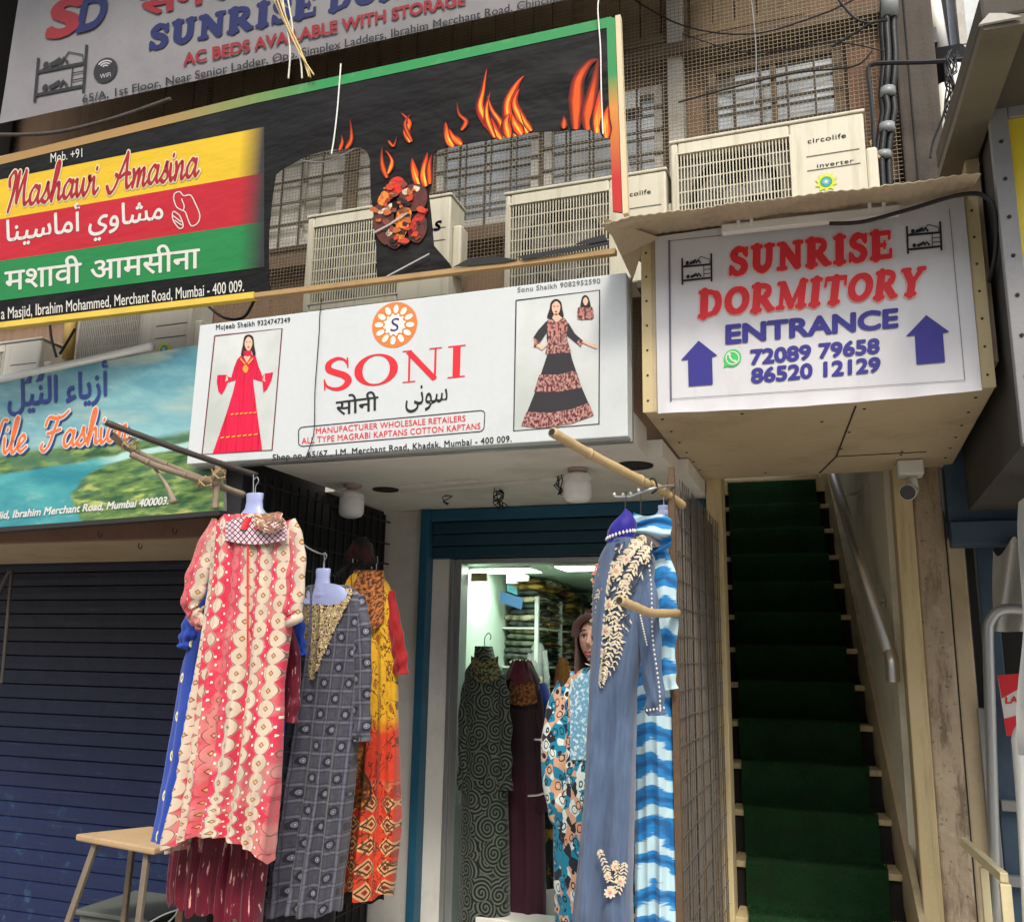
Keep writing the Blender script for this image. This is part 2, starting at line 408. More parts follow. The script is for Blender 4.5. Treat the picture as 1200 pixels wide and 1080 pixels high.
# ================================================================== ground and the houses
M_asphalt = mat('pale_bounce_road', (0.30, 0.28, 0.25), 0.9, var=0.25, sc=3, fine=90, bump=0.5)  # unseen road kept pale so that it bounces light up
M_white = mat('white_limewash', (0.78, 0.76, 0.71), 0.85, var=0.08, sc=3, dirt=0.35, dirtcol=(0.30, 0.27, 0.22))
M_cream = mat('cream_paint', (0.56, 0.45, 0.25), 0.6, var=0.14, sc=4, dirt=0.6, dirtcol=(0.24, 0.17, 0.10), streak=True)
def plaster_col():
    x, y, z = pos_(); c = scale_(C((0.46, 0.37, 0.26)), noise_(7, detail=5) * .5 + .75)
    st1 = noise_(1, vec_(x * 16.0, y * 16.0, z * 3.0), detail=7, rough=.75); c = mix_(ss_(st1, .50, .64) * .75, c, (0.13, 0.09, 0.06))
    sp = noise_(46, detail=3, rough=.6); c = mix_(ss_(sp, .62, .70) * .7, c, (0.06, 0.045, 0.035)); pt_ = noise_(5, detail=6, rough=.7); c = mix_(ss_(pt_, .58, .62) * .5, c, (0.56, 0.49, 0.38)); return mix_(ss_(z, 1.0, 2.5) * .45, c, (0.24, 0.17, 0.11))  # last mix darkens the upper part, painting in the overhang's shade
M_plaster = shader('worn_shaded_plaster', plaster_col, 0.9, 0, lambda: noise_(40, detail=5), .7, .008)
M_tan = mat('tan_sheet_metal', (0.50, 0.40, 0.26), 0.5, var=0.14, sc=3, fine=30, dirt=0.7, dirtcol=(0.20, 0.15, 0.09))
M_blue = mat('blue_paint', (0.022, 0.115, 0.20), 0.45, var=0.14, sc=6, dirt=0.3, dirtcol=(0.02, 0.03, 0.04))
M_slate = mat('slate_blue_paint', (0.05, 0.085, 0.13), 0.6, var=0.2, sc=6, dirt=0.4, dirtcol=(0.03, 0.03, 0.03))
M_dark = mat('grime_gap_dark', (0.025, 0.024, 0.023), 0.8, var=0.3, sc=5)  # near black for grime, and for gaps drawn as dark surfaces
M_brownwall = mat('ochre_wall', (0.235, 0.15, 0.095), 0.9, var=0.2, sc=5, fine=50, bump=0.5, dirt=0.5, dirtcol=(0.10, 0.065, 0.04), streak=True)
M_wood = mat('weathered_wood', (0.13, 0.085, 0.055), 0.8, var=0.3, sc=12, fine=80, bump=0.5)
M_wood2 = mat('grey_timber', (0.075, 0.062, 0.052), 0.85, var=0.3, sc=8, fine=60, bump=0.5, dirt=0.4, dirtcol=(0.03, 0.025, 0.02), streak=True)
M_alu = mat('aluminium', (0.42, 0.43, 0.43), 0.4, metal=0.7, var=0.08, bump=0)
M_steel = mat('polished_steel', (0.78, 0.77, 0.74), 0.34, metal=1.0, var=0.05, bump=0)
M_black = mat('black_plastic', (0.018, 0.018, 0.02), 0.45, var=0.2)
M_whiteplastic = mat('white_plastic', (0.72, 0.72, 0.68), 0.4, var=0.05, bump=0)
M_greyp = mat('grey_paint', (0.23, 0.23, 0.235), 0.55, var=0.12, dirt=0.3, dirtcol=(0.12, 0.1, 0.08))

GZ = -0.30                                   # street level: the shop floors stand a step above it
g = MB(); g.poly([(-60, -60, GZ - .15), (60, -60, GZ - .15), (60, 60, GZ - .15), (-60, 60, GZ - .15)])
tag(g.build('ground', M_asphalt), kind='structure')
g = MB(); g.box(-12, 12, 2.2, 4.78, GZ - .146, GZ)
tag(g.build('pavement', mat('stone_paving', (0.42, 0.39, 0.34), 0.9, var=0.2, sc=3), bevel=0.01), kind='structure')  # paving likewise pale for its bounced light

# the house across the street, mirrored in the upper panes
ob = thing('apartment_building', 'pale concrete apartment house across the narrow street', 'building', (0, -11, GZ))
b = MB(); b.box(-16, 12, -14, -11, GZ - .15, 9.0); b.box(-16.2, 12.2, -14.2, -10.8, 9.0, 9.25)
b.build('wall', mat('pale_concrete', (0.66, 0.64, 0.60), 0.9, var=0.1, sc=1, fine=20), ob)
for r in range(3):
    for c in range(10):
        b = MB(); b.box(-15 + c * 2.7, -13.6 + c * 2.7, -11, -10.96, .8 + r * 2.9, 2.3 + r * 2.9); b.build('window', M_dark, ob)
bld = thing('shop_house', 'old two storey shop house with tan and ochre walls above the shops', 'building', (0, 4.8, 0))
XL = -2.62
# ground floor pieces
b = MB(); b.box(XL, -2.236, 4.78, 5.0, GZ, 2.43); b.build('wall', M_white, bld)
b = MB(); b.box(-0.76, -0.61, 4.79, 5.0, GZ, 2.43); b.build('wall', M_slate, bld)
b = MB(); b.box(-2.236, -0.61, 4.835, 5.0, 2.146, 2.43); b.build('lintel', M_dark, bld)
# shop canopy slab (its soffit is the light ceiling behind the white sign)
b = MB(); b.box(-2.42, -0.72, 3.36, 3.70, 2.432, 2.56); b.box(-2.42, -0.656, 3.701, 4.10, 2.432, 2.505); b.box(-2.50, -0.61, 4.101, 4.81, 2.432, 2.505)
b.build('canopy', mat('soffit_white', (0.76, 0.73, 0.67), 0.85, var=0.08, sc=2, dirt=0.45, dirtcol=(0.30, 0.25, 0.20)), bld)
for px, py, rx in ((452, 573, .055), (742, 545, .075), (1e9, 0, 0)):
    if px > 2000: continue
    c = PZ(px, py, 2.432); b = MB(); b.lathe((c.x, c.y, 2.40), [(rx + .012, .032), (rx + .012, .026), (rx, .026), (rx - .004, .031), (0.001, .031)], 28)
    b.build('light_recess', M_dark, bld)
# blue door surround of the shop with its shutter housing
fr = MB(); fr.box(-2.236, -2.185, 4.72, 4.86, .221, 2.427); fr.box(-2.185, -0.62, 4.745, 4.83, 2.36, 2.427)
fr.build('door_frame', M_blue, bld, bevel=0.004)
fr = MB()
for i in range(3): fr.box(-2.184, -0.62, 4.775 - 0.004 * i, 4.83, 2.15 + i * 0.07, 2.15 + i * 0.07 + 0.066)
fr.build('shutter_housing', mat('dark_teal_paint', (0.014, 0.055, 0.085), 0.5, var=0.2, sc=5, dirt=0.4, dirtcol=(0.02, 0.02, 0.02)), bld, bevel=0.006)
fr = MB(); fr.box(-2.184, -2.075, 4.80, 4.9, 0.1, 2.149); fr.build('jamb', M_white, bld)
fr = MB()
for x0, x1, y0 in ((-2.074, -2.05, 4.79), (-2.05, -2.03, 4.81), (-2.03, -2.004, 4.795)): fr.box(x0, x1, y0, 4.9, 0.2, 2.146)
fr.box(-2.004, -0.76, 4.80, 4.9, 2.118, 2.146)
fr.build('door_track', M_alu, bld, bevel=0.002)
# shop interior shell
M_room = mat('pale_green_room', (0.60, 0.72, 0.60), 0.75, var=0.05, sc=2, bump=0)
b = MB(); b.box(-2.30, -2.10, 5.001, 7.5, 0.1, 2.3); b.build('room_wall', M_room, bld)
b = MB(); b.box(-2.10, -0.96, 7.4, 7.5, 0.1, 2.3); b.build('room_wall', M_room, bld)
b = MB(); b.box(-1.06, -0.96, 5.001, 7.4, 0.1, 2.14); b.build('room_wall', M_room, bld)
b = MB(); b.box(-2.10, -0.96, 5.001, 7.4, 2.14, 2.3); b.build('room_ceiling', M_room, bld)
b = MB(); b.box(-2.236, -0.66, 4.5, 7.5, GZ, 0.22); b.build('shop_floor', mat('grey_tiles', (0.35, 0.35, 0.34), 0.4, var=0.1), bld)
# stair shaft: both sides run back slanting towards -X, as the flight does
SY0, SG, SH, SZ0, SSH, NST = 4.7, 0.2, 0.208, 0.443, -0.0238, 13
def sx(Y): return (Y - SY0) / SG * SSH
M_stairwall = mat('dingy_stair_wall', (0.42, 0.38, 0.28), 0.8, var=0.15, sc=3, dirt=0.5, dirtcol=(0.06, 0.05, 0.03))
for xa, xb, mm in ((-0.60, -0.535, M_stairwall), (0.262, 0.32, mat('stair_side_wall', (0.72, 0.68, 0.54), 0.7, var=0.12, sc=3, dirt=0.5, dirtcol=(0.12, 0.10, 0.06)))):
    b = MB(); y0, y1 = 4.81, 7.6
    b.hexa([(xa + sx(y0), y0, 0), (xb + sx(y0), y0, 0), (xb + sx(y1), y1, 0), (xa + sx(y1), y1, 0), (xa + sx(y0), y0, 4.2), (xb + sx(y0), y0, 4.2), (xb + sx(y1), y1, 4.2), (xa + sx(y1), y1, 4.2)])
    b.build('stair_wall', mm, bld)
b = MB(); b.box(-1.6, 0.6, 7.62, 7.7, 0, 4.2); b.box(-1.6, 0.6, 4.81, 5.7, 4.2, 4.3); b.build('stair_back_wall', M_stairwall, bld)  # shaft roof left open further back to let sky light down the flight
# cream post beside the stairs, pillar of three strips
b = MB(); b.box(-0.607, -0.527, 4.66, 4.806, GZ, 2.548); b.build('door_post', M_cream, bld, bevel=0.006)
def xs(px, py, Y): return P(px, py, Y).x
YP = 4.6
xa, xb, xc, xd = xs(1067, 860, YP), xs(1090, 860, YP), xs(1127, 860, YP), xs(1150, 860, YP)
b = MB(); b.box(xa, xb, YP - 0.02, 4.80, GZ, 2.55); b.build('door_post', M_cream, bld, bevel=0.006)
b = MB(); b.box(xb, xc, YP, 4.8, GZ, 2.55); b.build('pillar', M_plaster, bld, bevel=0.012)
b = MB(); b.box(xc + 0.004, xd, YP + 0.01, 4.8, GZ, 2.17); b.build('pillar', mat('worn_tan_plaster', (0.47, 0.38, 0.25), 0.85, var=0.12, sc=6, bump=0.4, dirt=0.4, dirtcol=(0.2, 0.15, 0.1)), bld, bevel=0.01)
b = MB(); b.box(xc - 0.006, xc + 0.006, YP + 0.012, 4.79, 0, 2.3); b.build('joint_gap', M_dark, bld)
# upper floor wall
b = MB(); b.box(-7, 0.57, 4.4, 4.78, 2.57, 6.8); b.build('upper_wall', M_brownwall, bld)
b = MB(); b.box(-7, XL, 4.4, 4.78, 2.2, 2.569); b.build('upper_wall', M_greyp, bld)
b = MB(); b.box(-7, P(22, 0, 4.2).x, 4.0, 4.3, 4.85, 6.8); b.build('dark_gap_panel', M_dark, bld)  # dark panel put in for the dark gap beside the banner
b = MB(); b.box(-7, 0.7, 2.9, 4.8, 6.8, 6.95); b.build('eave', M_wood2, bld)
# timber column at the end of the front
b = MB(); b.box(0.40, 0.575, 4.22, 4.399, 2.6, 6.8); b.build('timber_column', M_wood2, bld, bevel=0.01)
b = MB(); b.box(0.452, 0.458, 4.212, 4.23, 2.6, 6.8); b.build('joint_gap', M_dark, bld)

# windows of the upper floor: frame and panes are sub-parts
M_pane = shader('dusty_pane', lambda: scale_(mix_(ss_(noise_(2.2, detail=3), .4, .6), (0.20, 0.21, 0.21), (0.33, 0.35, 0.35)), noise_(40) * 0.3 + 0.85), 0.10, metal=0.55, spec=0.6)
M_panelight = shader('pale_pane', lambda: mix_(ss_(noise_(3.5, detail=2), .38, .62), (0.42, 0.40, 0.33), (0.66, 0.64, 0.55)), 0.2, spec=0.5)
def window(x0, x1, z0, z1, cols, rows, frame, pane, fw=0.045, proud=0.05):
    f = MB(); Y = 4.4
    f.box(x0, x1, Y - proud, Y - .001, z0, z0 + fw); f.box(x0, x1, Y - proud, Y - .001, z1 - fw, z1)
    f.box(x0, x0 + fw, Y - proud + .002, Y - .001, z0 + fw, z1 - fw); f.box(x1 - fw, x1, Y - proud + .002, Y - .001, z0 + fw, z1 - fw)
    o = f.build('window', frame, bld, bevel=0.003)
    cw = (x1 - x0 - 2 * fw) / cols; rh = (z1 - z0 - 2 * fw) / rows
    s = MB()
    for c in range(1, cols): s.box(x0 + fw + c * cw - .014, x0 + fw + c * cw + .014, Y - proud + .012, Y - .004, z0 + fw, z1 - fw)
    for r in range(1, rows): s.box(x0 + fw, x1 - fw, Y - proud + .016, Y - .004, z0 + fw + r * rh - .012, z0 + fw + r * rh + .012)
    if s.v: s.build('glazing_bar', frame, o)
    gb = MB(); nx = max(3, int((x1 - x0) / .13)); nz = 5
    for c in range(1, nx): gb.box(x0 + (x1 - x0) * c / nx - .005, x0 + (x1 - x0) * c / nx + .005, Y - proud - .016, Y - proud - .006, z0, z1)
    for r in range(1, nz): gb.box(x0 - .01, x1 + .01, Y - proud - .0055, Y - proud - .0005, z0 + (z1 - z0) * r / nz - .008, z0 + (z1 - z0) * r / nz + .008)
    gb.build('window_grille', M_wood2, o)
    p = MB(); p.box(x0 + fw, x1 - fw, Y - .018, Y - .004, z0 + fw, z1 - fw); p.build('pane', pane, o)
    return o
M_whitefr = mat('chipped_white_frame', (0.46, 0.44, 0.40), 0.7, var=0.15, sc=8, dirt=0.45, dirtcol=(0.16, 0.12, 0.09))
window(-0.50, 0.165, 4.02, 4.67, 2, 1, M_wood, M_pane)
window(-1.40, -0.74, 3.95, 4.62, 1, 1, M_whitefr, M_pane)
window(-2.05, -1.43, 3.95, 4.56, 1, 1, M_whitefr, M_pane)
window(-2.62, -2.12, 4.02, 4.72, 2, 1, M_wood, M_panelight)
window(-3.22, -2.66, 4.0, 4.72, 2, 1, M_whitefr, M_panelight)
window(-4.6, -3.3, 4.0, 4.72, 3, 1, M_wood, M_pane)
# broken panel pieces and a white patch painting in the bright reflections of the small sashes
for x0, x1, z0, z1 in ((-1.12, -0.86, 4.50, 4.60),):
    b = MB(); b.box(x0, x1, 4.335, 4.352, z0, z1); b.build('sash_reflection_patch', M_whiteplastic, bld)
b = MB(); b.box(-0.70, -0.62, 4.30, 4.399, 3.6, 5.9); b.build('mullion_post', M_whitefr, bld, bevel=0.004)
# louvred timber shutters of the row above
def shutter_leaf(x0, x1, z0, z1):
    f = MB(); Y = 4.4; n = max(3, int((x1 - x0) / 0.115))
    for i in range(n):
        a = x0 + (x1 - x0) * i / n; f.box(a + .004, a + (x1 - x0) / n - .004, Y - .045 - .006 * (i % 2), Y - .002, z0, z1)
    for z in (z0 + .03, z1 - .07): f.box(x0, x1, Y - .075, Y - .04, z, z + .05)
    f.build('timber_shutter', mat('board_brown', (0.20, 0.135, 0.075), 0.8, var=0.3, sc=10, fine=60, bump=0.5, dirt=0.3, dirtcol=(0.05, .035, .02), streak=True), bld)
for i in range(7): shutter_leaf(-4.3 + i * 0.62, -3.72 + i * 0.62, 4.82, 5.9)
b = MB(); b.box(-7, 0.39, 4.27, 4.399, 4.73, 4.80); b.build('window_beam', M_wood, bld, bevel=0.008)
b = MB(); b.box(-7, 0.39, 4.30, 4.399, 3.84, 3.93); b.build('sill_beam', M_wood, bld, bevel=0.008)
b = MB(); b.box(0.19, 0.385, 4.36, 4.399, 3.94, 4.72); b.build('brick_panel', mat('red_brown_panel', (0.19, 0.10, 0.065), 0.9, var=0.25, sc=14, fine=70, bump=0.6), bld)
b = MB(); b.box(0.19, 0.385, 4.355, 4.399, 4.82, 5.8); b.build('brick_panel', MATS['red_brown_panel'], bld)

# ------------------------------------------------------------------ wire mesh across the upper windows
w = MB(); YM = 4.17
def wire(mb, p, q, t): mb.bar(p, q, t)
x = -4.5
while x < 0.39:
    w.box(x - .0010, x + .0010, YM - .001, YM + .001, 3.0, 6.6); x += 0.021
z = 3.0
while z < 6.6:
    w.box(-4.5, 0.39, YM - .0035, YM - .0015, z - .0010, z + .0010); z += 0.021
o = tag(w.build('wire_netting', mat('dull_wire', (0.24, 0.20, 0.14), 0.6, metal=0.3, var=0.2, bump=0)), 'fine wire netting stretched across the upper windows behind the air conditioners', 'wire netting')
rebase(o, (-2, YM, 3.0))

# ------------------------------------------------------------------ the closed shutter shop on the far side
ns = thing('shuttered_shop', 'closed shop with a dark blue rolling shutter under a tan soffit', 'shop front', (-4.5, 4.8, 0))
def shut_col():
    x, y, z = pos_(); c = mix_(ss_(z, 0.6, 1.7) * 0.85, (0.008, 0.017, 0.066), (0.006, 0.007, 0.014))  # shade under the overhang put into the colour, darker towards the top
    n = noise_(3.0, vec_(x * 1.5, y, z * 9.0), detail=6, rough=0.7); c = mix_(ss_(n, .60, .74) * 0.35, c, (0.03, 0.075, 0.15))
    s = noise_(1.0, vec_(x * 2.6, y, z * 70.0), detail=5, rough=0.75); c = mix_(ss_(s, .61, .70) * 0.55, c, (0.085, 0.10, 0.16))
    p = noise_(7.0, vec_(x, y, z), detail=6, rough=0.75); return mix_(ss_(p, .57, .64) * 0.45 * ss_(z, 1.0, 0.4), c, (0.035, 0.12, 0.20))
M_shut = shader('shaded_shutter_paint', shut_col, 0.5, 0, lambda: noise_(4.0, detail=4), .5, .03)
s = MB(); z = GZ + .02; prof = []
while z < 2.18:
    prof += [(0.0, z), (-.007, z + .004), (-.011, z + .044), (-.010, z + .086), (-.002, z + .090), (.004, z + .0905)]; z += .092
n = len(prof); vs = [(x, 4.81 + a, h) for x in (-7.0, XL - .03) for a, h in prof]
s.add(vs, [(i, i + 1, n + i + 1, n + i) for i in range(n - 1)]); s.box(-7, XL - .03, 4.79, 4.83, GZ, GZ + .05)
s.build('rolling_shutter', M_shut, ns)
s = MB(); s.box(-7, XL - .031, 3.80, 4.9, 2.175, 2.23)
s.build('soffit', mat('tan_soffit', (0.36, 0.28, 0.17), 0.8, var=0.14, sc=4, dirt=0.5, dirtcol=(0.15, 0.11, 0.07)), ns)
s = MB(); s.box(-7, XL - .031, 3.74, 3.80, 2.165, 2.26); s.build('fascia_board', mat('brown_board', (0.20, 0.11, 0.075), 0.8, var=0.2, sc=8, dirt=0.4, dirtcol=(0.08, .05, .03)), ns)
for px, py in ((116, 622), (203, 618), (163, 636)):
    a = PZ(px, py, 2.176); s = MB(); s.tube(catmull([a, a - Vector((0, 0, .02)), a + Vector((.012, 0, -.032)), a + Vector((.022, 0, -.022)), a + Vector((.02, 0, -.012))], 4), .0028, 6); s.build('hook', M_black, ns)
s = MB(); s.box(-2.70, -2.635, 3.5, 4.79, GZ, 2.6); s.build('side_wall', M_dark, ns)

# ------------------------------------------------------------------ staircase
st = thing('staircase', 'steep narrow staircase rising between cream walls to the dormitory', 'staircase', (-0.15, 4.7, 0.2))
s = MB()
for k in range(-1, NST):
    y0 = SY0 + k * SG; z1 = SZ0 + k * SH; x0, x1 = -0.53 + k * SSH, 0.255 + k * SSH
    s.box(x0, x1, y0 + .012, y0 + SG + .03, z1 - SH - .02, z1 - .028)
s.build('riser_block', mat('dark_stair_board', (0.018, 0.015, 0.013), 0.8, var=0.25), st)
for k in range(-1, NST):
    y0 = SY0 + k * SG; z1 = SZ0 + k * SH
    s = MB(); s.box(-0.53 + k * SSH, 0.255 + k * SSH, y0 - .012, y0 + SG + .012, z1 - .03, z1)
    s.build('tread', M_cream, st, bevel=0.004)
# raking cream string board against the side wall
s = MB(); a, c = -1, NST
pts = lambda k, dx: (0.238 + dx + k * SSH, SY0 + k * SG, SZ0 + k * SH)
p0, p1 = pts(a, .0), pts(c, .0); q0, q1 = pts(a, .03), pts(c, .03)
s.hexa([(p0[0], p0[1], p0[2] - .15), (q0[0], q0[1], q0[2] - .15), (q1[0], q1[1], q1[2] - .15), (p1[0], p1[1], p1[2] - .15), (p0[0], p0[1], p0[2] + .24), (q0[0], q0[1], q0[2] + .24), (q1[0], q1[1], q1[2] + .24), (p1[0], p1[1], p1[2] + .24)])
s.build('string_board', mat('tan_string_board', (0.46, 0.37, 0.23), 0.8, var=0.2, sc=5, dirt=0.7, dirtcol=(0.10, 0.07, 0.05)), st)
y = SY0 + 12 * SG; s = MB(); s.box(-0.86, 0.02, y - .02, y + .06, 2.86, 2.97); s.build('landing_board', M_cream, st)
# turf runner folded over every step
def turf_col():
    x, y, z = pos_(); n = noise_(120, detail=2); c = mix_(n, (0.004, 0.023, 0.009), (0.024, 0.085, 0.026)); c = mix_(ss_(noise_(9, detail=5, rough=.7), .52, .68) * .45, c, (0.035, 0.045, 0.022)); return scale_(c, noise_(6) * 0.8 + 0.6)
M_turf = shader('artificial_turf', turf_col, 0.95, 0, lambda: noise_(260, detail=2), 1.0, .012, spec=.15)
rn = MB(); rng = random.Random(3)
def runner_pt(k, y, z, u): return (-0.466 + k * SSH + u * 0.645, y, z)
prof = []
for k in range(-1, NST):
    y0 = SY0 + k * SG - .02; z1 = SZ0 + k * SH + .012
    prof += [(k, y0, z1 - SH + .015), (k, y0 - .006, z1 - .10), (k, y0 - .010, z1 - .012), (k, y0 - .002, z1 + .004), (k, y0 + .02, z1 + .006), (k + .4, y0 + .1, z1), (k + .8, y0 + SG - .01, z1)]
nu = 24
for (k, y, z) in prof:
    for i in range(nu + 1):
        u = i / nu; w_ = mnoise.noise((u * 6, y * 9, z * 9)) * .006; rn.v.append(Vector(runner_pt(k, y + w_, z + w_, u + mnoise.noise((y * 5, z * 5, 0)) * .015)))
rn.f = [(j * (nu + 1) + i, j * (nu + 1) + i + 1, (j + 1) * (nu + 1) + i + 1, (j + 1) * (nu + 1) + i) for j in range(len(prof) - 1) for i in range(nu)]
o = rn.build('stair_runner', M_turf, smooth=True); rebase(o, (-0.15, 4.7, 0.2))
tag(o, 'dark green artificial turf runner laid over the stair treads', 'stair carpet')
# turf blades along the nosings that catch the light
bl = MB()
for k in range(-1, 5):
    y0 = SY0 + k * SG - .025; z1 = SZ0 + k * SH + .016
    for i in range(1500):
        u = rng.random(); top = rng.random()
        if top < .5: y, z = y0 + .03 + rng.random() * .14, z1 + .002; d = Vector((rng.gauss(0, .005), rng.gauss(-.002, .005), .014))
        else: y, z = y0 + .012, z1 - rng.random() * .18; d = Vector((rng.gauss(0, .004), -.012, rng.gauss(.004, .005)))
        p = Vector(runner_pt(k, y, z, u)); bl.add([p - Vector((.0016, 0, 0)), p + Vector((.0016, 0, 0)), p + d], [(0, 1, 2)])
o2 = bl.build('turf_pile', M_turf, o); o2['kind'] = 'stuff'
# chrome handrail on the side wall
hr = thing('handrail', 'shiny steel handrail sloping down the stair wall', 'handrail', tuple(P(1045, 770, 4.8)))
A, Bq = P(975, 553, 5.75), P(1043, 765, 4.72)
t = MB(); t.tube([A + (A - Bq) * .25, A, Bq], .030, 16); t.tube(catmull([Bq, Bq + (Bq - A).normalized() * .035 + Vector((0, 0, -.01)), Bq + Vector((.004, -.03, -.10)), Bq + Vector((.004, -.03, -.13))], 5), .030, 16)
t.build('rail', M_steel, hr, smooth=True)
for px, py, f in ((985, 581, .12), (1026, 711, .74)):
    a = A.lerp(Bq, f); wx = 0.262 + sx(a.y); t = MB(); t.tube([a, a + Vector((.03, 0, -.03)), Vector((wx, a.y + .01, a.z - .03))], .008, 8); t.lathe((wx - .005, a.y + .01, a.z - .03), [(.028, -.004), (.028, .004), (.001, .004)], 16, 'X')
    t.build('bracket', M_steel, hr, smooth=True)
# light switch conduit on the side wall
# ================================================================== signs
K_red = flat('print_red', rgb(206, 44, 54)); K_navy = flat('print_navy', rgb(52, 48, 130)); K_black = flat('print_black', (0.02, 0.02, 0.022))
K_white = flat('print_white', (0.62, 0.62, 0.60)); K_pink = flat('print_halo', rgb(245, 190, 176)); K_skin = flat('print_skin', rgb(222, 178, 152))
def Lt(s, pl, bl, br, h, m, par, **k): return lettering(s, pl, bl, br, h, m, par, **k)
def bunk(pl, par, tl, tr, br, bl, m, off=.006, name='bunk_bed_emblem'):
    """line drawing of a bunk bed with two sleepers; corners in pixels"""
    q = (bl, br, tr, tl); mb = MB(); U = lambda a, b: bil(q, a, b)
    s = abs(tr[0] - tl[0]) / 40
    def L(p, w, o=0): artline(mb, pl, [U(*a) for a in p], w * s, off + o)
    L([(.04, 0), (.04, .92)], 2.2); L([(.96, 0), (.96, 1)], 2.2, .0002)
    L([(.04, .62), (.96, .62)], 2.4, .0004); L([(.04, .14), (.96, .14)], 2.4, .0006)
    L([(.12, .66), (.5, .72), (.62, .92), (.9, .80), (.92, .66)], 1.0, .0008); L([(.72, .16), (.72, .6)], .9, .0009); L([(.72, .3), (.94, .3)], .9, .0010); L([(.72, .45), (.94, .45)], .9, .0011)
    for cx, cy, dx in ((.20, .74, 1), (.22, .26, 1)):
        mb.poly([pl.at(*U(cx + .055 * math.cos(t * .524), cy + .07 * math.sin(t * .524)), off + .0012) for t in range(12)])
        L([(cx + .08, cy - .03), (cx + .2, cy + .02), (cx + .28, cy + .07)], 3.2, .0013); L([(cx + .28, cy - .04), (cx + .34, cy + .07), (cx + .42, cy - .05)], 2.4, .0014)
    mb.build(name, m, par)

# ---------- white shop sign over the door
SY = 3.3; PS = ypl(SY)
sn = thing('shop_sign', 'long white shop sign with red SONI lettering and two pictures of dresses', 'shop sign', (-1.72, SY, 2.43))
b = MB(); b.box(-2.735, -0.714, SY - .0025, SY + .055, 2.427, 3.09)
b.build('sign_board', shader('white_flex', lambda: scale_(mix_(ss_(noise_(1.6, detail=6, rough=.65), .5, .75) * .35, (0.55, 0.58, 0.59), (0.40, 0.42, 0.41)), noise_(35) * .08 + .96), 0.35, 0, lambda: noise_(3.5, detail=2), .12, .03), sn, bevel=0.004)
b = MB(); b.box(-2.74, -0.709, SY + .056, SY + .085, 2.42, 3.095); b.build('sign_frame', M_alu, sn)
put2d(MB(), roman('SONI'), PS, ((378, 458.5), (546, 441.5), (547, 404), (379, 421.5)), .004).build('lettering', K_red, sn)
Lt('सोनी', PS, (394, 487), (444, 480.5), 17.5, K_black, sn, bold=.012)
Lt('\uFEF0\uFEE7\uFEEE\uFEB3'.replace('\uFEF0', '\uFBFD'), PS, (475.5, 476), (525, 470), 25, K_black, sn, bold=.008)
Lt('Mujeeb Sheikh 9324747349', PS, (253.7, 386.8), (340.6, 378.0), 5.8, K_black, sn, bold=.02, space=1.12)
Lt('Sonu Shaikh 9082952590', PS, (606.8, 343.0), (703.6, 332.2), 5.6, flat('print_grey', (0.16, 0.16, 0.17)), sn, bold=.02, space=1.12)
Lt('MANUFACTURER WHOLESALE RETAILERS', PS, (370.8, 508.5), (546, 493.6), 6.8, K_red, sn, bold=.012, space=1.06)
Lt('ALL TYPE MAGRABI KAPTANS COTTON KAPTANS', PS, (354, 520.2), (563.4, 502.6), 7.0, K_red, sn, bold=.012, space=1.06)
Lt('Shop no. 65/67 , I.M. Merchant Road, Khadak, Mumbai - 400 009.', PS, (320, 539.8), (600, 517.6), 7.2, K_black, sn, bold=.02, space=1.1)
mb = MB(); q = ((350.5, 523.4), (567.4, 505.4), (568.8, 480.7), (350.5, 501)); rr = []
for cx, cy, a0 in ((.975, .2, -90), (.975, .8, 0), (.025, .8, 90), (.025, .2, 180)):
    rr += [bil(q, cx + .025 * math.cos(R(a0 + t * 18)), cy + .2 * math.sin(R(a0 + t * 18))) for t in range(6)]
artline(mb, PS, rr + [rr[0]], 1.1, .004); mb.build('border_line', K_black, sn)
# round emblem: orange disc, twelve pale petals, white centre, italic S
c0 = (463, 381)
def disc(px, py, rx, ry, n=40): return [(px + rx * math.cos(2 * math.pi * i / n), py + ry * math.sin(2 * math.pi * i / n) - .11 * rx * math.cos(2 * math.pi * i / n)) for i in range(n)]
K_or = flat('print_orange', rgb(214, 122, 62))
e = art(MB(), PS, disc(*c0, 26.5, 26.5), .004).build('round_emblem', K_or, sn)
mb = MB(); art(mb, PS, disc(*c0, 11.2, 11.2), .0055)
for i in range(12):
    a = 2 * math.pi * i / 12 + .1; u = []
    for t in range(14):
        s_ = 2 * math.pi * t / 14; r_ = 18.3 + 5.0 * math.cos(s_); w_ = 3.1 * math.sin(s_)
        x_ = r_ * math.cos(a) - w_ * math.sin(a); y_ = r_ * math.sin(a) + w_ * math.cos(a); u.append((c0[0] + x_, c0[1] + y_ - .11 * x_))
    art(mb, PS, u, .0055)
for i in range(12):
    a = 2 * math.pi * i / 12 + .36; x_, y_ = 11.6 * math.cos(a), 11.6 * math.sin(a); art(mb, PS, disc(c0[0] + x_, c0[1] + y_ - .11 * x_, 1.7, 1.7, 10), .0058)
mb.build('petal_print', flat('print_cream', (0.80, 0.72, 0.62)), e)
Lt('S', PS, (458.0, 389), (467.5, 388), 15, K_navy, e, off=.007, slant=.2)
